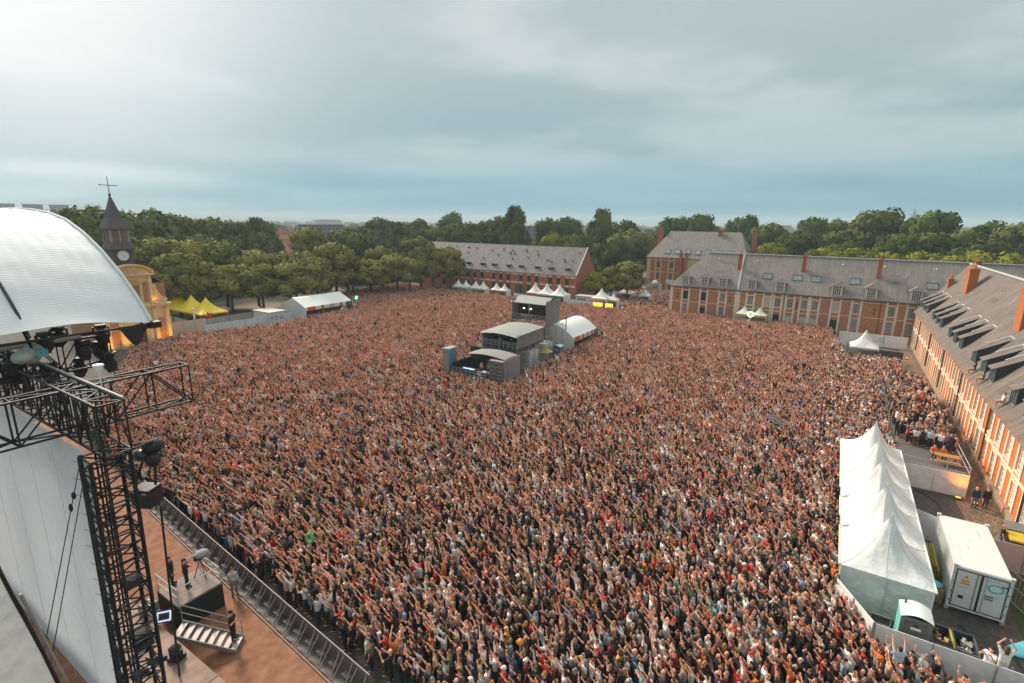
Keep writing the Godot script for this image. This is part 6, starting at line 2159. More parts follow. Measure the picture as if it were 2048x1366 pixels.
	for q in [["person in pale blue shirt seated at the near deck table", Vector3(10.0, 1.5, -55.2), 0.2, 5], ["person in beige top seated at the near deck table, left of another", Vector3(9.4, 1.5, -55.25), 0.0, 2], ["person in orange seated at the table beyond the deck", Vector3(9.8, 0, -87.4), 0.3, 4]]:
		person(q[0], q[1], q[2], -1, [[0.36, 0.46, 0.54], [0.44, 0.32, 0.21], [0.62, 0.17, 0.025]][int(q[3]) % 3], [0.04, 0.05, 0.08], q[3] % 3, HAIRC[q[3]], SKIN[0])
	for q in [["man in dark jacket standing in the gap before the lit counter, left", Vector3(8.1, 0, -93.4), 3.3], ["man in dark jacket standing in the gap before the lit counter, right", Vector3(9.3, 0, -93.0), 2.4]]:
		person(q[0], q[1], q[2], 0, [0.012, 0.012, 0.014], [0.02, 0.02, 0.025], 0, HAIRC[1], SKIN[1], true)
	# floodlight at the foot of the banner
	uplight("lit orange floodlight on the ground at the white banner's foot", Vector3(10.75, 0.1, -50.9), Vector3(0.2, 1.5, 0.6), 5.0, Color(1.0, 0.55, 0.16))
	# pagoda, banner wall and counter in the far right corner
	pagoda("white_pagoda", "white pagoda tent in the far right corner by the banner wall", Vector3(5.45, 0, -99.3), 3.9, 2.4, 4.9, tarp, "", true)
	var bw := fence_run("banner_wall", "white banner wall with a small blue square emblem behind the corner pagoda", Vector3(2.0, 0, -112), Vector3(12.4, 0, -112), 2.2, fw, 3.4)
	for q in [[-0.2, 0, 0.05, 0.5], [0.2, 0, 0.05, 0.5], [0, 0.22, 0.45, 0.05], [0, -0.22, 0.45, 0.05]]:
		block(bw, "square_emblem", Vector3(6.6 + q[0] * 1.4, 1.3 + q[1] * 1.4, 0.03), Vector3(q[2] * 1.4, q[3] * 1.4, 0.02), blue)
	fence_run("banner_wall", "short white panel fence left of the corner pagoda", Vector3(0.9, 0, -104.0), Vector3(3.2, 0, -104.0), 1.9, fw, 2.3)
	var ct := thing("yellow_counter", "counter with yellow front panels and a turquoise parasol base beside the corner pagoda", "counter", Vector3(9.0, 0, -99.0))
	block(ct, "back_panel", Vector3(0, 0.9, -1.0), Vector3(3.6, 1.8, 0.1), mat(0.06, 0.06, 0.06))
	for i in 3:
		block(ct, "yellow_panel", Vector3(-1.1 + i * 1.15, 0.5 + 0.25 * (i % 2), 0.2 * i), Vector3(1.1, 0.35, 0.2), mat(0.55, 0.36, 0.02))
	block(ct, "board", Vector3(0, 0.45, 0), Vector3(3.4, 0.7, 0.9), mat(0.07, 0.06, 0.05))
	globe(ct, "turquoise_float", Vector3(-1.3, 1.1, 0), Vector3(0.35, 0.3, 0.35), blue)
	var lb := thing("lit_counter", "low white counter glowing yellow in front of the corner pagoda", "counter", Vector3(9.0, 0, -95.6))
	block(lb, "front", Vector3(0, 0.75, 0), Vector3(3.9, 1.5, 0.08), mat(0.6, 0.55, 0.45))
	for i in 3:
		block(lb, "lit_lamp_panel", Vector3(-1.2 + i * 0.9, 1.12, 0.05), Vector3(0.75, 0.3, 0.02), glow(1.0, 0.55, 0.08, 0.45))
	# uplights along the wing
	var n := 0
	for z in [-104.0, -91.5, -79.0, -66.3, -57.4, -50.6]:
		uplight("orange ground uplight at the foot of the brick wing, %s from the far end" % ["first", "second", "third", "fourth", "fifth", "sixth"][n], Vector3(11.75, 0.1, z), Vector3(0.55, 1, 0), 4.0, Color(1.0, 0.50, 0.13))
		n += 1
	# sitters on the dormer sills
	person("person in white top and dark cap sitting on the nearest dormer sill of the wing", Vector3(13.55, 6.45, -57.5), -PI / 2, -1, [0.62, 0.6, 0.58], [0.44, 0.225, 0.15], 0, HAIRC[0], SKIN[0])
	person("person with bare legs sitting in the right dormer of the middle group", Vector3(13.55, 6.45, -69.3), -PI / 2, -1, [0.03, 0.03, 0.035], [0.44, 0.225, 0.15], 1, HAIRC[1], SKIN[0])
	person("person with bare legs sitting in the left dormer of the middle group", Vector3(13.55, 6.45, -65.4), -PI / 2, -1, [0.2, 0.1, 0.06], [0.46, 0.23, 0.165], 1, HAIRC[2], SKIN[2])

func uplight(label: String, at: Vector3, aim: Vector3, e: float, c: Color) -> void:
	var o := thing("uplight_lamp", label, "floodlight", at, 0, "orange uplights")
	block(o, "housing", Vector3(0, 0, 0), Vector3(0.36, 0.16, 0.26), dark)
	var l := c.srgb_to_linear()
	block(o, "lamp_glass", Vector3(0, 0.085, 0), Vector3(0.3, 0.02, 0.2), glow(l.r, l.g, l.b, 1.6))
	var s := SpotLight3D.new()
	s.name = "lamp_light"
	s.position = Vector3(0, 0.14, 0)
	s.spot_angle = 70.0
	s.spot_range = 60
	s.spot_attenuation = 2.0
	s.light_color = c
	s.light_energy = e
	s.light_size = 0.12
	s.shadow_enabled = true
	o.add_child(s)
	s.look_at_from_position(o.position + s.position, o.position + s.position + aim, Vector3(0.01, 0, 1).normalized())

func festival_left() -> void:
	var yel := mat(0.74, 0.54, 0.012, 0.55)
	var i := 0
	for x in [-123.5, -117.6, -112.0, -106.4]:
		var t := pagoda("yellow_tent", ["farthest", "third", "second", "nearest"][i] + " bright yellow peaked tent beside the chapel, counted from the crowd", Vector3(x, 0, -53.0), 5.6, 3.0, 5.8, yel, "yellow peaked tents")
		block(t, "side_wall", Vector3(0, 1.4, -2.7), Vector3(5.4, 2.8, 0.04), mat(0.55, 0.42, 0.28))
		block(t, "counter", Vector3(0, 0.6, 2.4), Vector3(5.2, 1.2, 0.4), mat(0.6, 0.48, 0.34))
		i += 1
	var w := mat(0.60, 0.62, 0.63, 0.6)
	fence_run("white_fence", "long white panel fence along the crowd's left edge before the cabin", Vector3(-97.4, 0, -47.6), Vector3(-96.6, 0, -65.5), 2.0, w, 2.4)
	fence_run("white_fence", "grey wall of panels behind the left fence under the trees", Vector3(-103.5, 0, -50.5), Vector3(-104.0, 0, -61.0), 2.0, mat(0.32, 0.29, 0.26), 2.6)
	fence_run("beige_wall", "beige panel wall beside the yellow tents and chapel", Vector3(-101.2, 0, -43.9), Vector3(-101.2, 0, -50.0), 2.6, mat(0.5, 0.4, 0.3), 2.2)
	var c := thing("white_cabin", "flat white cabin between the left fence and the bar tent", "cabin", Vector3(-98.8, 0, -61.6))
	block(c, "cabin_shell", Vector3(0, 1.35, 0), Vector3(5.6, 2.7, 3.6), mat(0.56, 0.56, 0.54))
	block(c, "roof", Vector3(0, 2.78, 0), Vector3(5.9, 0.14, 3.9), mat(0.58, 0.54, 0.48))
	for z in [-0.9, 0.3, 1.2]:
		block(c, "window", Vector3(2.82, 1.6, z), Vector3(0.04, 0.9, 0.7), mat(0.33, 0.42, 0.46, 0.3))
	gable_tent("white gabled bar tent with orange sign panels at the crowd's left edge", Vector3(-97.6, 0, -72.6), 8.6, 12.4, 3.0, 5.0, false)
	var gs := thing("green_sign", "small glowing green round sign at the left bar tent corner", "sign", Vector3(-92.6, 0, -79.4))
	stick(gs, "pole", Vector3.ZERO, Vector3(0, 3.6, 0), 0.05, white)
	var dm := MB.new()
	dm.tube(Vector3(0, 3.9, 0), Vector3(0.06, 3.9, 0), 0.42, 0.42, 14)
	obj("sign_disc", dm.mesh(), glow(0.15, 0.6, 0.35, 0.8), gs)
	var gb := thing("green_banner", "small green banner hanging on the left bar tent front", "banner", Vector3(-92.9, 1.0, -76.2))
	block(gb, "cloth", Vector3(0, 0.7, 0), Vector3(0.04, 1.4, 0.9), mat(0.10, 0.45, 0.22))
	stick(gb, "rod", Vector3(0, 1.42, -0.5), Vector3(0, 1.42, 0.5), 0.03, white)
	var ob := thing("orange_inflatable", "orange and yellow inflatable figure shape rising behind the left bar tent", "inflatable", Vector3(-103.4, 0, -75.2))
	for q in [[0, 2.4, 0, 1.0], [0.3, 3.9, 0.4, 0.8], [0.2, 5.1, 0.8, 0.6], [-0.2, 4.2, -0.6, 0.55]]:
		globe(ob, "lobe", Vector3(q[0], q[1], q[2]), Vector3(q[3], q[3], q[3]), mat(0.6, 0.28, 0.02))
	var sp := thing("white_post", "white post standing beside the nearest yellow tent", "post", Vector3(-101.9, 0, -48.3))
	stick(sp, "post", Vector3.ZERO, Vector3(0, 4.7, 0), 0.16, white)
	var rs := thing("red_star", "red star-shaped inflatable on a pole above the left crowd", "inflatable", Vector3(-99.0, 0, -49.6))
	stick(rs, "pole", Vector3.ZERO, Vector3(0, 3.0, 0), 0.03, white)
	var st := MB.new()
	for k in 10:
		var t0 := TAU * k / 10
		var t1 := TAU * (k + 1) / 10
		var r0 := 0.9 if k % 2 == 0 else 0.4
		var r1 := 0.4 if k % 2 == 0 else 0.9
		for s in [-1.0, 1.0]:
			st.tri(Vector3(0.2 * s, 3.4, 0), Vector3(0, 3.4 + sin(t0) * r0, cos(t0) * r0), Vector3(0, 3.4 + sin(t1) * r1, cos(t1) * r1))
	obj("star", st.mesh(), mat(0.5, 0.02, 0.02), rs)
	# chapel uplights
	i = 0
	for q in [[-33.2, 10.0], [-35.9, 8.0], [-41.0, 8.0], [-43.4, 10.0]]:
		uplight("yellow-orange uplight at the chapel front, %s from the left" % ["first", "second", "third", "fourth"][i], Vector3(-96.9, 0.1, q[0]), Vector3(-0.4, 1, 0), q[1] * 0.28, Color(1.0, 0.70, 0.28))
		i += 1
	i = 0
	for z in [-36.0, -40.6]:
		uplight("yellow-orange uplight on the chapel cornice, %s one" % ["left", "right"][i], Vector3(-97.75, 7.1, z), Vector3(-0.25, 1, 0), 0.5, Color(1.0, 0.68, 0.25))
		i += 1

func festival_far() -> void:
	var i := 0
	var g := "white pagodas before the left barracks"
	var ors := mat(0.55, 0.12, 0.03)
	for q in [[-94.2, 2.9, 4.5], [-91.3, 2.9, 4.5], [-87.8, 2.9, 4.6], [-85.1, 2.9, 4.7], [-80.5, 2.9, 4.4], [-77.8, 2.9, 4.4], [-67.9, 3.2, 5.5], [-64.3, 3.2, 5.5], [-60.5, 3.1, 5.5]]:
		var p := pagoda("white_pagoda", "%s white pagoda of the row before the left barracks, counted from the left" % ["first", "second", "third", "fourth", "fifth", "sixth", "seventh", "eighth", "ninth"][i], Vector3(q[0], 0, -119.2), 2.6 if i < 6 else 3.5 + 0.4 * (i - 6), q[1] - 0.3, q[2], tarp, g, true, ors if i in [4, 5, 6] else mat(0.5, 0.47, 0.42) if i != 8 else mat(0.1, 0.3, 0.2))
		if i > 5:
			block(p, "bar_front", Vector3(0, 1.7, 2.2), Vector3(3.0, 1.0, 0.1), mat(0.24, 0.1, 0.04))
		i += 1
	fence_run("white_fence", "white panel fence in front of the left barracks gate", Vector3(-75.5, 0, -120.5), Vector3(-69.5, 0, -119.0), 1.9, white, 2.0)
	fence_run("white_fence", "white panel fence right of the barracks pagodas", Vector3(-58.0, 0, -119.5), Vector3(-50.5, 0, -118.0), 1.9, white, 2.0)
	pagoda("white_pagoda", "large white pagoda with yellow glowing front near the plaza trees", Vector3(-48.0, 0, -117.3), 4.0, 3.4, 5.7, tarp, "pagodas near the plaza trees", true, mat(0.62, 0.36, 0.16))
	pagoda("white_pagoda", "small white pagoda with orange valance beside the large pagoda", Vector3(-45.0, 0, -117.6), 2.4, 3.2, 4.5, tarp, "pagodas near the plaza trees", true, mat(0.62, 0.36, 0.16))
	i = 0
	for x in [-48.0, -45.1]:
		var lp := thing("glowing_bar_front", ["left", "right"][i] + " glowing yellow bar front of the pagodas near the trees", "bar", Vector3(x, 1.3, -115.1), 0, "glowing pagoda bar fronts")
		block(lp, "frame", Vector3(0, 0.6, -0.04), Vector3(2.6 - i * 0.6, 1.2, 0.05), white)
		block(lp, "lit_lamp_face", Vector3(0, 0.6, 0.0), Vector3(2.4 - i * 0.6, 1.0, 0.03), glow(1.0, 0.5, 0.05, 0.5))
		i += 1
	var c := thing("white_cabin", "low pale cabin at the gable end of the left barracks", "cabin", Vector3(-53.6, 0, -121.0))
	block(c, "cabin_shell", Vector3(0, 1.4, 0), Vector3(5.0, 2.8, 2.6), mat(0.5, 0.48, 0.44))
	block(c, "roof", Vector3(0, 2.9, 0), Vector3(5.4, 0.16, 3.0), mat(0.42, 0.36, 0.3))
	for x in [-1.7, -0.9, -0.1]:
		block(c, "window", Vector3(x, 1.5, 1.32), Vector3(0.6, 1.6, 0.04), mat(0.12, 0.15, 0.18, 0.3))
	i = 0
	for x in [-15.5, -12.5]:
		pagoda("white_pagoda", ["left", "right"][i] + " white pagoda with mustard valance before the long barracks", Vector3(x, 0, -117.6), 2.9, 2.95, 4.35, tarp, "pagodas before the long barracks", true, mat(0.5, 0.33, 0.05))
		i += 1
	var gr := thing("green_ring_sign", "pale green lit ring sign on a pole between two pagodas", "sign", Vector3(-13.95, 0, -115.6))
	stick(gr, "pole", Vector3.ZERO, Vector3(0, 2.6, 0), 0.06, white)
	var rm := MB.new()
	for k in 20:
		var t0 := TAU * k / 20
		var t1 := TAU * (k + 1) / 20
		rm.tube(Vector3(cos(t0) * 0.5, 3.1 + sin(t0) * 0.5, 0), Vector3(cos(t1) * 0.5, 3.1 + sin(t1) * 0.5, 0), 0.14, 0.14, 6, false)
	obj("lit_ring", rm.mesh(), glow(0.45, 0.8, 0.6, 0.9), gr)
	# gate sculpture of draped cloth and banners before the tall house
	var dr := thing("draped_cloth", "large draped pale grey cloth hung at the street before the tall house", "cloth", Vector3(-43.3, 0, -140))
	var rows := []
	for r in 9:
		var row := []
		for k in 11:
			var t := k / 10.0
			row.append(Vector3(-2.0 + 4.4 * t, 6.9 - r * 0.42 * (1.0 - 0.35 * t) - 1.3 * t + 0.3 * sin(t * 9 + r), 0.5 * sin(t * 7.0 + r * 0.8)))
		row.reverse()
		rows.append(row)
	var cm := MB.new()
	cm.grid(rows)
	obj("cloth", cm.mesh(), mat(0.42, 0.38, 0.37), dr)
	stick(dr, "mast", Vector3(-1.7, 0, 0), Vector3(-1.7, 7.0, 0), 0.08, alu)
	stick(dr, "mast", Vector3(2.2, 0, 0), Vector3(2.2, 6.0, 0), 0.08, alu)
	var b1 := thing("banner", "white and pale blue banner on poles at the street corner", "banner", Vector3(-37.7, 0, -140))
	block(b1, "cloth", Vector3(0, 6.0, 0), Vector3(2.5, 0.9, 0.05), mat(0.5, 0.6, 0.6))
	for x in [-1.2, 0.2]:
		stick(b1, "pole", Vector3(x, 0, -0.1), Vector3(x, 6.5, -0.1), 0.06, alu)
	var b2 := thing("banner", "small pale blue panel hanging beside the draped cloth", "banner", Vector3(-40.6, 0, -140.5))
	block(b2, "cloth", Vector3(0, 4.3, 0), Vector3(1.1, 1.8, 0.05), mat(0.45, 0.58, 0.66))
	stick(b2, "pole", Vector3(-0.5, 0, 0.1), Vector3(-0.5, 5.3, 0.1), 0.05, alu)
	for q in [["white event tent half hidden behind the plaza trees", Vector3(-42.5, 0, -134), 3.0], ["pale grey service tent behind the plaza tree trunks", Vector3(-48.5, 0, -136), 4.0]]:
		pagoda("white_pagoda", q[0], q[1], q[2], 2.6, 4.2, tarp, "", true)

func crowd_props() -> void:
	var fl := thing("striped_flag", "black and white striped flag waved above the crowd near the long tent", "flag", Vector3(-3.0, 0, -54.3))
	stick(fl, "pole", Vector3(0.9, 1.4, 0.2), Vector3(-0.9, 3.3, 0), 0.02, dark)
	for i in 7:
		var m := MB.new()
		var rows := []
		for r in 2:
			var row := []
			for k in 7:
				var t := k / 6.0
				row.append(Vector3(-0.9 + 1.5 * t, 3.25 - t * 0.8 - (i + r) * 0.10, 0.12 * sin(t * 6)))
			row.reverse()
			rows.append(row)
		m.grid(rows)
		obj("stripe", m.mesh(), white if i % 2 else dark, fl)
	for q in [["green_inflatable_ring", "green inflatable ring held up in the crowd near the barrier", Vector3(-25.6, 2.1, -17.2), [0.12, 0.5, 0.22], 0.2], ["orange_balloon", "orange balloon on a stick held up at the bottom of the crowd", Vector3(-10.3, 2.1, -17.4), [0.65, 0.22, 0.03], 0.0], ["yellow_inflatable_ring", "yellow inflatable ring above the crowd near the chapel", Vector3(-84.0, 2.2, -36.5), [0.6, 0.45, 0.03], 0.3]]:
		var o := thing(q[0], q[1], "inflatable", q[2])
		var cm := mat(q[3][0], q[3][1], q[3][2], 0.4)
		if q[4] > 0.0:
			var rm := MB.new()
			for k in 16:
				var t0 := TAU * k / 16
				var t1 := TAU * (k + 1) / 16
				rm.tube(Vector3(cos(t0) * q[4], sin(t0) * q[4] * 1.5, 0.1), Vector3(cos(t1) * q[4], sin(t1) * q[4] * 1.5, 0.1), 0.09, 0.09, 6, false)
			obj("ring", rm.mesh(), cm, o, Transform3D(Basis(Vector3.UP, 0.7), Vector3.ZERO))
		else:
			globe(o, "balloon", Vector3.ZERO, Vector3(0.16, 0.18, 0.16), cm)
		stick(o, "stick", Vector3(0, -0.7, 0), Vector3(0, -0.12, 0), 0.015, white)

# ---------------------------------------------------------------- trees and far surroundings
var crown_mesh := []
var trunk_mesh: ArrayMesh
var leaf_mats := []

func make_crown(seed_: int, lobes: int, flat: float, leaves: int, size: float) -> ArrayMesh:
	# leaf clumps on many uneven lobes inside a unit crown (radius 1, y from -1 to 1)
	var r := RandomNumberGenerator.new()
	r.seed = seed_
	var L := []
	for i in lobes:
		var y := r.randf_range(-0.75, 0.85)
		var ring := sqrt(maxf(0.05, 1.0 - y * y)) * r.randf_range(0.45, 0.78)
		var a := TAU * (i * 0.618034 + r.randf() * 0.12)
		L.append([Vector3(cos(a) * ring, y * flat * 0.78, sin(a) * ring), r.randf_range(0.24, 0.40)])
	L.append([Vector3(0, 0.1, 0), 0.6])
	L.append([Vector3(0, 0.65, 0), 0.36])
	var p := PackedVector3Array()
	var n := PackedVector3Array()
	var u := PackedVector2Array()
	var c := PackedColorArray()
	var ix := PackedInt32Array()
	var tone := []
	for l in L:
		tone.append(r.randf_range(0.6, 1.5))
	for k in leaves:
		var li := r.randi_range(0, L.size() - 1)
		var l: Array = L[li]
		var d := Vector3(r.randfn(), r.randfn() + 0.25, r.randfn()).normalized()
		var q: Vector3 = l[0] + d * l[1] * r.randf_range(0.72, 1.06)
		var up := (d + Vector3(r.randfn(), r.randfn(), r.randfn()) * 0.42).normalized()
		var x := up.cross(Vector3(r.randfn(), r.randfn(), r.randfn())).normalized()
		var z := x.cross(up)
		var s := size * r.randf_range(0.55, 1.25)
		var b := p.size()
		var nn: Vector3 = (up * 0.7 + d * 0.5 + q * 0.25).normalized()
		for e in [Vector2(-1, -0.3), Vector2(0.1, -1), Vector2(1, 0.25), Vector2(-0.2, 1)]:
			p.append(q + (x * e.x + z * e.y) * s)
			n.append(nn)
			u.append(Vector2())
			var v: float = tone[li] * r.randf_range(0.75, 1.2)
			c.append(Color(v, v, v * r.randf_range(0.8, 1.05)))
		# orient so that the face looks along its normal
		if (p[b + 1] - p[b]).cross(p[b + 3] - p[b]).dot(nn) > 0:
			ix.append_array(PackedInt32Array([b, b + 2, b + 1, b, b + 3, b + 2]))
		else:
			ix.append_array(PackedInt32Array([b, b + 1, b + 2, b, b + 2, b + 3]))
	# foliage mass inside the lobes
	for li in L.size():
		var l: Array = L[li]
		var b := p.size()
		for i in 5:
			for j in 7:
				var f := PI * (i + 0.001) / 4.0
				var t := TAU * j / 7.0
				var d := Vector3(sin(f) * cos(t), cos(f), sin(f) * sin(t))
				p.append(l[0] + d * l[1] * r.randf_range(0.70, 0.82))
				n.append(d)
				u.append(Vector2())
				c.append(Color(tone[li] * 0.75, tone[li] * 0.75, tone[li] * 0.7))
		for i in 4:
			for j in 7:
				var a := b + i * 7 + j
				var e := b + i * 7 + (j + 1) % 7
				ix.append_array(PackedInt32Array([a, a + 7, e + 7, a, e + 7, e]))
	var a := []
	a.resize(Mesh.ARRAY_MAX)
	a[Mesh.ARRAY_VERTEX] = p
	a[Mesh.ARRAY_NORMAL] = n
	a[Mesh.ARRAY_TEX_UV] = u
	a[Mesh.ARRAY_COLOR] = c
	a[Mesh.ARRAY_INDEX] = ix
	var m := ArrayMesh.new()
	m.add_surface_from_arrays(Mesh.PRIMITIVE_TRIANGLES, a)
	return m

func leaf_mat(r: float, g: float, b: float) -> StandardMaterial3D:
	var m := StandardMaterial3D.new()
	m.albedo_color = lin(r, g, b)
	m.vertex_color_use_as_albedo = true
	m.roughness = 0.85
	m.metallic_specular = 0.15
	m.backlight_enabled = true
	m.backlight = Color(0.35, 0.4, 0.2)
	return m

func make_trees() -> void:
	for i in 4:
		crown_mesh.append(make_crown(100 + i, 26, 1.0, 5200, 0.062))
	for i in 3:
		crown_mesh.append(make_crown(200 + i, 34, 1.05, 6200, 0.055))
	var m := MB.new()
	m.tube(Vector3(0, -0.2, 0), Vector3(0, 0.42, 0), 0.030, 0.020, 8, false)
	for k in 6:
		var a := TAU * k / 6.0 + 0.3
		var s := Vector3(0, 0.30 + 0.03 * (k % 3), 0)
		var e := Vector3(cos(a) * 0.16, 0.52 + 0.05 * (k % 2), sin(a) * 0.16)
		m.tube(s, e, 0.014, 0.008, 5, false)
		m.tube(e, e + Vector3(cos(a + 0.4) * 0.1, 0.16, sin(a + 0.4) * 0.1), 0.008, 0.003, 5, false)
	m.tube(Vector3(0, 0.42, 0), Vector3(0.01, 0.8, 0), 0.020, 0.006, 6, false)
	trunk_mesh = m.mesh()
	leaf_mats = [leaf_mat(0.235, 0.215, 0.06), leaf_mat(0.14, 0.155, 0.05), leaf_mat(0.21, 0.205, 0.030), leaf_mat(0.085, 0.125, 0.032), leaf_mat(0.20, 0.195, 0.055)]

func tree(label: String, x: float, z: float, h: float, r: float, kind: int, i: int, group: String) -> void:
	var t := thing(["round_plaza_tree", "woodland_tree", "bright_green_tree", "dark_green_tree"][kind], label, "tree", Vector3(x, 0, z), i * 1.7, group)
	var cm: ArrayMesh = crown_mesh[i % 4] if kind in [0, 2] else crown_mesh[i % 7]
	var lo := 0.24 if kind == 0 else 0.14
	var hh := h * (1.0 - lo) * 0.5
	obj("trunk", trunk_mesh, mat(0.05, 0.04, 0.03), t, Transform3D(Basis.from_scale(Vector3(h, h, h)), Vector3.ZERO))
	var lm: Material = leaf_mats[kind]
	if kind == 0 and i % 3 == 1:
		lm = leaf_mats[4]
	if kind == 3 and i % 4 == 1:
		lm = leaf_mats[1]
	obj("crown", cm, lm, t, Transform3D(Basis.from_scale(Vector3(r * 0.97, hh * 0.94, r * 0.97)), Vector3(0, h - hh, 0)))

func trees() -> void:
	var ord := ["first", "second", "third", "fourth", "fifth", "sixth", "seventh", "eighth", "ninth", "tenth", "eleventh", "twelfth", "thirteenth", "fourteenth", "fifteenth", "sixteenth", "seventeenth", "eighteenth", "nineteenth", "twentieth", "twenty-first", "twenty-second", "twenty-third", "twenty-fourth", "twenty-fifth", "twenty-sixth", "twenty-seventh", "twenty-eighth"]
	var sets := {
		"olive round-crowned tree of the plaza row left of the barracks": [[-131, -57, 17.4, 7.3, 0], [-119, -54, 14.6, 6.2, 0], [-129, -62, 16.5, 7.0, 0], [-117, -58, 12.4, 5.8, 0], [-126, -68, 16.4, 7.1, 0], [-115, -63, 11.7, 6.5, 0], [-121, -73, 14.1, 6.6, 0], [-111, -68, 11.6, 6.4, 0], [-117, -79, 13.8, 6.6, 0], [-107, -74, 12.0, 6.6, 0], [-106, -79, 12.9, 6.4, 0], [-110, -88, 15.9, 7.0, 0], [-113, -96, 11.5, 6.5, 0], [-108, -98, 11.0, 6.6, 0], [-105, -105, 12.5, 6.1, 0], [-104, -109, 11.4, 5.8, 0], [-106, -116, 16.8, 6.9, 0], [-103, -118, 13.6, 6.4, 0], [-99, -121.5, 14.3, 5.4, 0], [-114, -108, 14.2, 6.1, 0], [-124, -90, 13.0, 6.5, 0], [-120, -100, 12.5, 6.5, 0]],
		"plaza tree right of the left barracks' gable": [[-55, -130, 8.4, 4.0, 2], [-51, -131, 10.2, 4.2, 0], [-47, -132.5, 11.8, 5.3, 0]],
		"dark woodland tree behind the chapel and plaza row": [[-162, -52, 23.8, 9.2, 1], [-156, -54, 24.8, 8.1, 1], [-154, -60, 23.6, 9.7, 1], [-156, -67, 23.9, 9.2, 1], [-163, -75, 23.1, 8.8, 1], [-171, -83, 21.2, 8.4, 1], [-159, -84, 22.1, 10.2, 1], [-152, -87, 20.8, 6.9, 1], [-154, -94, 22.3, 7.9, 1], [-144, -90, 18.0, 5.5, 1], [-140, -55, 17.5, 6.2, 1], [-138, -60, 17.1, 6.0, 1], [-163, -46, 21.6, 6.0, 1], [-140, -103, 19.4, 7.6, 0], [-146, -122, 18.6, 10.2, 1], [-150, -132, 19.4, 7.8, 1], [-150, -75, 17.5, 8.0, 1], [-148, -66, 16.5, 8.0, 1], [-170, -62, 22.5, 8.5, 1], [-147, -80, 15.5, 7.0, 1], [-135, -112, 13.0, 6.5, 1]],
		"green tree behind the left barracks' long roof": [[-156, -148, 22.4, 10.1, 1], [-148, -149, 21.3, 8.2, 1], [-152, -166, 22.6, 8.4, 1], [-143, -167, 19.1, 8.6, 3], [-162, -203, 26.1, 10.2, 3], [-123, -157, 21.2, 10.2, 3], [-114, -159, 21.7, 9.6, 3], [-111, -166, 23.3, 8.8, 3], [-102, -161, 27.8, 6.0, 3], [-98, -157, 21.8, 5.6, 3], [-100, -185, 23.6, 6.6, 3], [-95, -193, 24.1, 8.4, 3], [-88, -168, 18.1, 7.1, 2], [-82, -171, 17.7, 5.6, 2], [-74, -175, 27.0, 6.0, 3], [-71, -171, 20.5, 5.4, 3], [-69, -188, 23.1, 8.8, 3], [-60, -170, 19.8, 9.7, 3], [-64, -163, 15.8, 7.7, 3], [-54, -172, 16.7, 3.9, 2], [-76, -168, 17.0, 5.4, 3]],
		"green tree of the belt behind the long barracks": [[-61, -227, 24.4, 10.4, 3], [-51, -224, 26.0, 9.5, 3], [-46, -235, 20.9, 9.4, 3], [-38, -237, 24.7, 5.9, 3], [-33, -233, 26.2, 5.5, 3], [-22, -214, 22.6, 8.9, 3], [-17, -166, 16.8, 5.7, 2], [-12, -190, 19.5, 9.3, 3], [-10, -225, 25.0, 9.3, 3], [-2, -230, 24.4, 9.5, 3], [0, -195, 20.8, 9.2, 3], [6, -195, 20.4, 8.6, 3], [9, -200, 26.8, 10.8, 3], [14, -189, 20.0, 9.3, 3], [22, -194, 26.7, 10.5, 3], [22, -184, 20.5, 10.0, 3], [30, -188, 21.3, 9.3, 3], [36, -197, 23.8, 8.8, 3], [40, -191, 23.4, 8.6, 3], [18, -189, 20.1, 7.5, 3], [-3, -160, 16.3, 7.1, 2], [4, -158, 16.4, 6.5, 2], [10, -156, 15.7, 6.9, 2], [16, -155, 16.2, 6.9, 2], [22, -152, 15.7, 7.2, 2], [26, -154, 16.7, 7.6, 2], [31, -151, 16.7, 7.2, 2], [48, -185, 23.0, 9.0, 3]]}
	var n := 0
	for key in sets:
		var k := 0
		var list: Array = sets[key]
		list.sort_custom(func(a, b): return atan2(a[0], -a[1]) < atan2(b[0], -b[1]))
		for t in list:
			var size: String = "tall " if t[2] > 21.5 else "small " if t[2] < 12.5 else ""
			tree("%s%s, %s from the left" % [size, key, ord[k]], t[0], t[1], t[2], t[3], t[4], n, key + " group")
			k += 1
			n += 1

func far_woods() -> void:
	# distant tree cover out to the horizon: one mass, one object
	var mm := MultiMesh.new()
	mm.transform_format = MultiMesh.TRANSFORM_3D
	mm.use_colors = true
	mm.mesh = make_crown(900, 12, 0.8, 420, 0.22)
	var list := []
	var r := RandomNumberGenerator.new()
	r.seed = 77
	for i in 2600:
		var d := 260.0 + 2200.0 * pow(r.randf(), 1.7)
		var a := r.randf_range(-1.75, 0.45)
		var x := sin(a) * d
		var z := -cos(a) * d
		if a < -0.85 and a > -1.2 and d < 480 and d > 200:
			if r.randf() < 0.75:
				continue
		var clump := sin(a * 37.0) * sin(d * 0.012 + a * 11.0)
		if clump < -0.25:
			continue
		var h := r.randf_range(5.0, 8.5) if d < 900 else r.randf_range(5.0, 7.5)
		list.append(Transform3D(Basis(Vector3.UP, r.randf() * TAU).scaled(Vector3(h * 1.5, h, h * 1.5)), Vector3(x, h * 0.85, z)))
	mm.instance_count = list.size()
	for i in list.size():
		mm.set_instance_transform(i, list[i])
		var v := r.randf_range(0.75, 1.25)
		mm.set_instance_color(i, Color(v, v, v))
	var mi := MultiMeshInstance3D.new()
	mi.multimesh = mm
	mi.material_override = leaf_mats[1]
	mi.name = "far_woods"
	mi.set_meta("kind", "stuff")
	tag(mi, "distant green woods and hedges spreading to the horizon", "woods")
	add_child(mi, true)

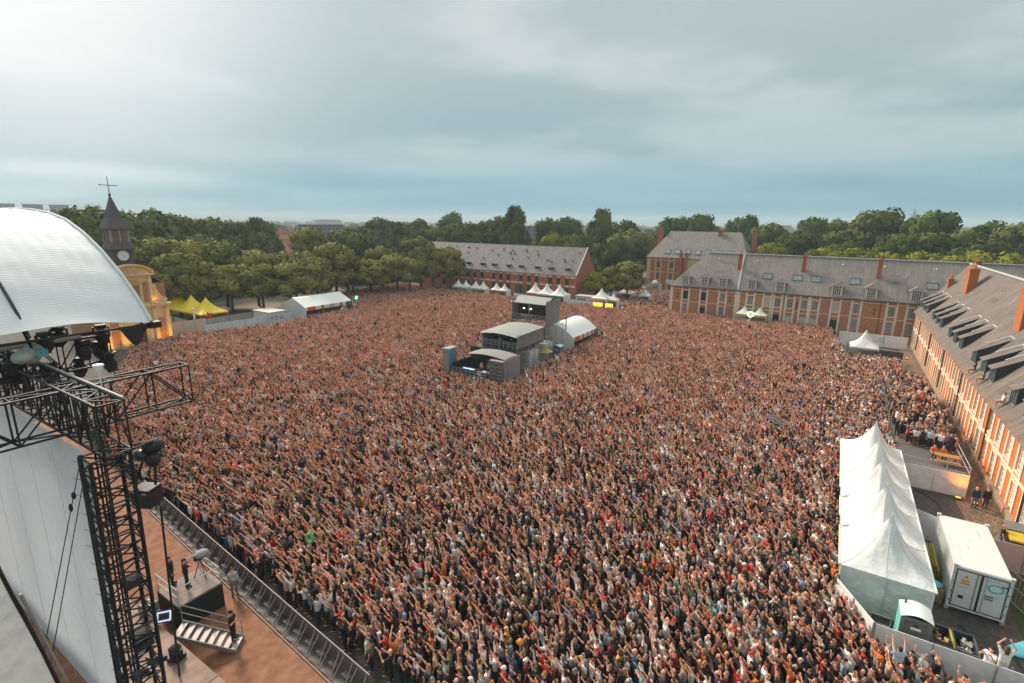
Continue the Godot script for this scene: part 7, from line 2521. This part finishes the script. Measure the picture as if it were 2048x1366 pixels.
func small_house(called: String, label: String, at: Vector3, turn: float, w: float, d: float, h: float, rh: float, wm: Material, rm: Material, group: String) -> void:
	var o := thing(called, label, "house", at, turn, group)
	var m := MB.new()
	m.box(Vector3(0, h / 2, 0), Vector3(w, h, d))
	m.tri(Vector3(w / 2, h, d / 2), Vector3(w / 2, h, -d / 2), Vector3(w / 2, h + rh, 0))
	m.tri(Vector3(-w / 2, h, -d / 2), Vector3(-w / 2, h, d / 2), Vector3(-w / 2, h + rh, 0))
	obj("wall", m.mesh(), wm, o)
	var r := MB.new()
	roof_quad(r, Vector3(-w / 2 - 0.3, h - 0.2, d / 2 + 0.4), Vector3(w / 2 + 0.3, h - 0.2, d / 2 + 0.4), Vector3(w / 2 + 0.3, h + rh + 0.1, 0), Vector3(-w / 2 - 0.3, h + rh + 0.1, 0))
	roof_quad(r, Vector3(w / 2 + 0.3, h - 0.2, -d / 2 - 0.4), Vector3(-w / 2 - 0.3, h - 0.2, -d / 2 - 0.4), Vector3(-w / 2 - 0.3, h + rh + 0.1, 0), Vector3(w / 2 + 0.3, h + rh + 0.1, 0))
	var roof := obj("roof", r.mesh(), rm, o)
	block(roof, "chimney", Vector3(w * 0.3, h + rh, 0), Vector3(0.8, 2.2, 0.8), brick_red)
	for i in 3:
		for y in [1.2, 4.0]:
			if y + 1.5 < h:
				block(o, "window", Vector3(-w * 0.32 + i * w * 0.32, y + 0.7, d / 2 + 0.02), Vector3(1.0, 1.4, 0.06), glass)

func far_buildings() -> void:
	var red := mat(0.27, 0.095, 0.055)
	var orr := mat(0.36, 0.14, 0.08)
	var i := 0
	for q in [[-252, -162, 0.5, 11, 1], [-275, -183, 0.9, 12, 0], [-248, -172, 0.2, 11, 1], [-238, -168, 0.7, 9, 0], [-262, -190, 0.4, 12, 1], [-235, -154, 0.9, 10, 0], [-315, -213, 0.3, 13, 1], [-345, -240, 0.8, 14, 0], [-335, -218, 0.5, 14, 1], [-290, -195, 0.6, 12, 1], [-300, -225, 0.1, 13, 0], [-264, -170, 1.1, 11, 1], [-282, -212, 0.6, 12, 0]]:
		small_house("town_house", "red-roofed town house beyond the woods, %s of the cluster" % ["front left", "upper middle", "front middle", "front right", "rear right", "leftmost front", "far left", "farthest right", "far middle", "middle", "rear", "left middle", "right middle"][i], Vector3(q[0], 0, q[1]), 1.0 + q[2], 11, 8, q[3] - 4.5, 4.5, [mat(0.45, 0.38, 0.32), mat(0.30, 0.14, 0.10)][i % 2], red if q[4] else orr, "red-roofed houses beyond the woods")
		i += 1
	# slate-roofed brick town house between tall trees
	var o := thing("brick_town_house", "red brick house with white pilasters and slate mansard roof between tall trees", "house", Vector3(-120.5, 0, -206.5), 0.54)
	var hm := MB.new()
	hm.box(Vector3(0, 7.3, 0), Vector3(9.0, 14.6, 8.0))
	obj("wall", hm.mesh(), mat(0.27, 0.06, 0.05), o)
	for x in [-4.3, -1.5, 1.5, 4.3]:
		block(o, "pilaster", Vector3(x, 7.3, 4.03), Vector3(0.5, 14.4, 0.1), mat(0.5, 0.42, 0.36))
	block(o, "cornice", Vector3(0, 14.6, 4.05), Vector3(9.2, 0.4, 0.3), mat(0.5, 0.44, 0.4))
	for x in [-2.9, 0.0, 2.9]:
		for y in [8.2, 12.0]:
			window_part(o, Transform3D(Basis(), Vector3(x, y, 4.06)), 1.3, 1.9, 2, 3, mat(0.6, 0.58, 0.54), glass)
	var mr := MB.new()
	roof_quad(mr, Vector3(-4.7, 14.7, 4.3), Vector3(4.7, 14.7, 4.3), Vector3(3.2, 19.4, 0.8), Vector3(-3.2, 19.4, 0.8))
	roof_quad(mr, Vector3(4.7, 14.7, -4.3), Vector3(-4.7, 14.7, -4.3), Vector3(-3.2, 19.4, -0.8), Vector3(3.2, 19.4, -0.8))
	roof_quad(mr, Vector3(4.7, 14.7, 4.3), Vector3(4.7, 14.7, -4.3), Vector3(3.2, 19.4, -0.8), Vector3(3.2, 19.4, 0.8))
	roof_quad(mr, Vector3(-4.7, 14.7, -4.3), Vector3(-4.7, 14.7, 4.3), Vector3(-3.2, 19.4, 0.8), Vector3(-3.2, 19.4, -0.8))
	mr.box(Vector3(0, 19.35, 0), Vector3(6.4, 0.16, 1.6))
	var rf := obj("roof", mr.mesh(), mat(0.12, 0.11, 0.12), o)
	block(rf, "chimney", Vector3(2.2, 19.8, -0.5), Vector3(0.9, 2.4, 0.9), brick_red)
	# modern flat-roofed building
	var md := thing("modern_block", "modern dark flat-roofed office block with white top floor beyond the town", "building", Vector3(-334, 0, -257), 0.93)
	block(md, "lower_wall", Vector3(0, 8.6, 0), Vector3(33, 17.2, 14), mat(0.13, 0.14, 0.155))
	block(md, "upper_wall", Vector3(4, 19.2, -1), Vector3(20, 3.4, 10), mat(0.62, 0.62, 0.6))
	block(md, "white_edge", Vector3(-10, 17.6, 5), Vector3(14, 0.9, 5), mat(0.62, 0.62, 0.6))
	for y in [8.5, 11.2, 13.9, 16.2]:
		for x in 11:
			block(md, "window", Vector3(-14.5 + x * 2.9, y, 7.03), Vector3(2.2, 1.4, 0.06), mat(0.04, 0.05, 0.06, 0.2))
	# three apartment towers
	i = 0
	for q in [[-876, -213], [-868, -238], [-860, -262]]:
		var t := thing("apartment_tower", "%s of three brown apartment towers rising behind the stage roof" % ["leftmost", "middle", "rightmost"][i], "building", Vector3(q[0], 0, q[1]), 1.3, "apartment towers on the far left")
		block(t, "wall", Vector3(0, 17, 0), Vector3(19, 34, 14), mat(0.23, 0.15, 0.14))
		for y in 10:
			block(t, "balcony_band", Vector3(0, 3.5 + y * 3.2, 7.1), Vector3(17, 1.0, 0.4), mat(0.36, 0.28, 0.27))
		block(t, "roof", Vector3(0, 34.3, 0), Vector3(20, 0.7, 15), mat(0.16, 0.12, 0.12))
		i += 1
	# belfry on the skyline
	var bf := thing("belfry", "distant grey gothic belfry tower on the skyline at right", "tower", Vector3(114, 0, -1295))
	var bm := mat(0.24, 0.20, 0.19)
	block(bf, "tower_shaft", Vector3(0, 16, 0), Vector3(12, 32, 12), bm)
	block(bf, "upper_shaft", Vector3(0, 36, 0), Vector3(8.5, 10, 8.5), bm)
	var cr := MB.new()
	cr.tube(Vector3(0, 41, 0), Vector3(0, 50, 0), 3.6, 2.4, 8)
	cr.tube(Vector3(0, 50, 0), Vector3(0, 57, 0), 1.6, 0.6, 8)
	cr.tube(Vector3(0, 57, 0), Vector3(0, 62, 0), 0.4, 0.2, 6)
	obj("crown_spire", cr.mesh(), bm, bf)
	for x in [-3.8, 3.8]:
		for z in [-3.8, 3.8]:
			stick(bf, "pinnacle", Vector3(x, 38, z), Vector3(x, 45, z), 0.7, bm)
	for s in [-1.0, 1.0]:
		block(bf, "opening", Vector3(s * 2.1, 36, 4.3), Vector3(1.6, 7, 0.1), dark)
	var wt := thing("water_tower", "pale mushroom-topped water tower behind the tall dark trees", "water tower", Vector3(-255, 0, -652))
	var wm := MB.new()
	wm.tube(Vector3.ZERO, Vector3(0, 17, 0), 3.2, 2.8, 14)
	wm.tube(Vector3(0, 17, 0), Vector3(0, 19.5, 0), 2.8, 5.0, 14)
	wm.tube(Vector3(0, 19.5, 0), Vector3(0, 22.5, 0), 5.0, 5.0, 14)
	obj("tank", wm.mesh(), mat(0.5, 0.44, 0.38), wt)
	for q in [[-60, -597, 30, "pale long industrial shed beyond the tree belt, left one"], [119, -893, 60, "white long shed beyond the tree belt at far right"], [150, -800, 40, "low white shed right of the belfry beyond the trees"]]:
		var sh := thing("industrial_shed", q[3], "shed", Vector3(q[0], 0, q[1]), 0, "pale sheds on the skyline")
		block(sh, "wall", Vector3(0, 10, 0), Vector3(q[2], 20, 25), mat(0.5, 0.47, 0.45))
		block(sh, "roof", Vector3(0, 20.3, 0), Vector3(q[2] + 1.0, 0.6, 26), mat(0.45, 0.45, 0.46))

func sheet(called: String, pts: PackedVector2Array, y: float, m: Material) -> void:
	var mb := MB.new()
	var ix := Geometry2D.triangulate_polygon(pts)
	for i in range(0, ix.size(), 3):
		var a := Vector3(pts[ix[i]].x, y, pts[ix[i]].y)
		var b := Vector3(pts[ix[i + 1]].x, y, pts[ix[i + 1]].y)
		var c := Vector3(pts[ix[i + 2]].x, y, pts[ix[i + 2]].y)
		if (b - a).cross(c - a).y < 0:
			mb.tri(a, c, b)
		else:
			mb.tri(a, b, c)
	struct(called, mb.mesh(), m)

func rect(x0: float, z0: float, x1: float, z1: float) -> PackedVector2Array:
	return PackedVector2Array([Vector2(x0, z0), Vector2(x1, z0), Vector2(x1, z1), Vector2(x0, z1)])

func ground() -> void:
	sheet("ground", rect(-4000, -4000, 4000, 1500), -0.02, noisy(lin(0.06, 0.075, 0.03), lin(0.14, 0.14, 0.075), 0.02, 180.0, 1.0, 5, 21))
	sheet("square", rect(-135, -160, 13.5, 30), -0.012, noisy(lin(0.055, 0.045, 0.04), lin(0.11, 0.09, 0.078), 0.03, 9.0, 0.95, 4, 22))
	var clay := noisy(lin(0.20, 0.085, 0.044), lin(0.29, 0.135, 0.078), 0.02, 8.0, 0.95, 5, 23, Vector3.ONE, 512)
	sheet("pit_ground", PackedVector2Array([Vector2(-70, -17), Vector2(-44, -15.6), Vector2(-10, -12.0), Vector2(-4, -8), Vector2(-4, -4), Vector2(-70, -4)]), -0.006, clay)
	sheet("under_trees_ground", rect(-135, -125, -103.6, -46), -0.007, noisy(lin(0.20, 0.15, 0.11), lin(0.30, 0.23, 0.17), 0.03, 8.0, 0.95, 4, 27))
	# cobbles of the lane along the wing: real bumps from a relief texture
	var im := Image.create(256, 256, false, Image.FORMAT_RGB8)
	var cb := Image.create(256, 256, false, Image.FORMAT_RGB8)
	var r := RandomNumberGenerator.new()
	r.seed = 5
	var tone := []
	for i in 20 * 20:
		tone.append(r.randf_range(0.75, 1.2))
	for y in 256:
		for x in 256:
			var gy := y / 12.8
			var row := int(gy)
			var gx := x / 12.8 + 0.5 * (row % 2)
			var fx := absf(fposmod(gx, 1.0) - 0.5) * 2.0
			var fy := absf(fposmod(gy, 1.0) - 0.5) * 2.0
			var h := clampf((1.0 - maxf(fx, fy)) * 5.0, 0, 1)
			var t: float = tone[(int(gx) % 20) + row % 20 * 20]
			im.set_pixel(x, y, Color(h, h, h))
			var c := lin(0.20, 0.135, 0.085) if h > 0.4 else lin(0.08, 0.055, 0.035)
			cb.set_pixel(x, y, Color(c.r * t, c.g * t, c.b * t))
	im.bump_map_to_normal_map(3.0)
	var cm := StandardMaterial3D.new()
	cm.albedo_texture = ImageTexture.create_from_image(cb)
	cm.normal_enabled = true
	cm.normal_texture = ImageTexture.create_from_image(im)
	cm.uv1_triplanar = true
	cm.uv1_world_triplanar = true
	cm.uv1_scale = Vector3.ONE / 3.2
	cm.roughness = 0.8
	sheet("cobbled_lane", PackedVector2Array([Vector2(11.4, -118), Vector2(13.6, -118), Vector2(13.6, -41.0), Vector2(10.9, -41.0), Vector2(10.6, -50.9), Vector2(11.3, -52), Vector2(11.3, -95)]), 0.0, cm)
	sheet("asphalt_yard", PackedVector2Array([Vector2(2.3, -52), Vector2(10.5, -52), Vector2(10.9, -41), Vector2(11.0, -28), Vector2(2.3, -28)]), -0.004, noisy(lin(0.032, 0.026, 0.024), lin(0.065, 0.055, 0.05), 0.03, 4.0, 0.6, 5, 25))
	sheet("grass_patch", PackedVector2Array([Vector2(11.1, -41), Vector2(14, -41), Vector2(14, -26), Vector2(11.1, -26)]), -0.002, noisy(lin(0.03, 0.045, 0.012), lin(0.075, 0.085, 0.03), 0.06, 2.0, 1.0, 5, 26))

func make_sky() -> PanoramaSkyMaterial:
	var W := 1536
	var H := 768
	var im := Image.create(W, H, false, Image.FORMAT_RGBF)
	var f := FastNoiseLite.new()
	f.seed = 4
	f.frequency = 1.0
	f.fractal_octaves = 6
	f.fractal_gain = 0.55
	var g := FastNoiseLite.new()
	g.seed = 19
	g.frequency = 1.0
	g.fractal_octaves = 3
	var glow_dir := Vector3(sin(-1.30) * cos(0.36), sin(0.36), -cos(-1.30) * cos(0.36))
	for y in H:
		var el := PI / 2 - PI * (y + 0.5) / H
		var se := sin(el)
		var ce := cos(el)
		if el < -0.02:
			break
		var deg := rad_to_deg(el)
		for x in W:
			var az := TAU * (x + 0.5) / W
			var d := Vector3(sin(az) * ce, se, -cos(az) * ce)
			var q := Vector2(d.x, d.z) / (maxf(se, 0.0) + 0.07)
			var n := f.get_noise_2d(q.x * 0.36 + 3.0, q.y * 0.36) * smoothstep(0.5, 12.0, deg)
			var n2 := g.get_noise_2d(q.x * 0.11 + 9.0, q.y * 0.11 - 4.0)
			var cover := clampf(0.5 + n * 1.15 + n2 * 0.5, 0.0, 1.0)
			var low := Vector3(0.115, 0.275, 0.352)
			var mid := Vector3(0.275, 0.368, 0.402)
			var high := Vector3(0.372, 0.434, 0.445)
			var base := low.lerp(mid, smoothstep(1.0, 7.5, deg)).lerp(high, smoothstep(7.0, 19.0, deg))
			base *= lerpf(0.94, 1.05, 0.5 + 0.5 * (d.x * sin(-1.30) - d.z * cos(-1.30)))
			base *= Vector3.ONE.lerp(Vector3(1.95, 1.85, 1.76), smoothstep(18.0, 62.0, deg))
			var shade := base * Vector3(0.84, 0.875, 0.90)
			var lit := base * Vector3(1.14, 1.09, 1.07) + Vector3(0.012, 0.01, 0.008)
			var c := shade.lerp(lit, smoothstep(0.15, 0.85, cover))
			# the brighter opening in the cloud towards the evening side
			var k := d.dot(glow_dir)
			var b := exp(-(1.0 - k) * 22.0) * (0.85 + 0.75 * smoothstep(0.25, 0.75, 0.5 + n2 * 1.1 + n * 0.5))
			c = c.lerp(Vector3(0.70, 0.735, 0.715), clampf(b * 1.2, 0.0, 1.0))
			# pale strip of clearer air just over the horizon
			var strip := exp(-pow((deg - 2.6) / 0.8, 2.0)) * (0.35 + 0.5 * smoothstep(-0.2, 0.4, n2))
			c = c.lerp(Vector3(0.27, 0.40, 0.435), clampf(strip * 0.5 * (0.5 + 0.5 * k), 0.0, 1.0))
			im.set_pixel(x, y, Color(c.x, c.y, c.z))
	for y in range(int(H * 0.5) + 1, H):
		for x in range(0, W):
			im.set_pixel(x, y, Color(0.12, 0.12, 0.11))
	var p := PanoramaSkyMaterial.new()
	p.panorama = ImageTexture.create_from_image(im)
	return p

func _ready() -> void:
	rng.seed = 20240705
	# camera, sky, light, exposure
	var cam := Camera3D.new()
	cam.name = "camera"
	cam.fov = 67.63
	cam.near = 0.1
	cam.far = 9000.0
	cam.position = Vector3(0, 21.5, 0)
	cam.rotation_degrees = Vector3(-13.30, 32.22, 0.709)
	add_child(cam)
	var env := Environment.new()
	env.background_mode = Environment.BG_SKY
	var sky := Sky.new()
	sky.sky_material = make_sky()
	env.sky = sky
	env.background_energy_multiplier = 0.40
	env.tonemap_mode = Environment.TONE_MAPPER_LINEAR
	env.tonemap_exposure = 3.6
	env.sdfgi_enabled = true
	env.ssao_enabled = true
	env.ssil_enabled = true
	env.fog_enabled = true
	env.fog_density = 0.00035
	env.fog_light_color = Color(0.72, 0.78, 0.80)
	var we := WorldEnvironment.new()
	we.name = "world"
	we.environment = env
	add_child(we)
	var sun := DirectionalLight3D.new()
	sun.name = "sun"
	sun.light_energy = 0.5
	sun.light_color = Color(1.0, 0.935, 0.86)
	sun.light_angular_distance = 14.0
	sun.shadow_enabled = true
	add_child(sun)
	sun.look_at_from_position(Vector3.ZERO, -Vector3(sin(-1.25) * cos(0.62), sin(0.62), -cos(-1.25) * cos(0.62)), Vector3.UP)

	# shared unit shapes and materials
	var ub := MB.new()
	ub.box(Vector3.ZERO, Vector3.ONE)
	unit_box = ub.mesh()
	var ut := MB.new()
	ut.tube(Vector3.ZERO, Vector3.UP, 1, 1, 8)
	unit_tube = ut.mesh()
	var uo := MB.new()
	uo.ball(Vector3.ZERO, Vector3.ONE, 8, 12)
	unit_ball = uo.mesh()
	make_materials()

	# the setting, large structures, then objects
	ground()
	building_long()
	building_right()
	building_left()
	building_back()
	church()
	make_trees()
	trees()
	far_woods()
	far_buildings()
	make_people()
	stage()
	mix_towers()
	festival_left()
	festival_right()
	festival_far()
	pit()
	crowd_props()
	crowd(cam)
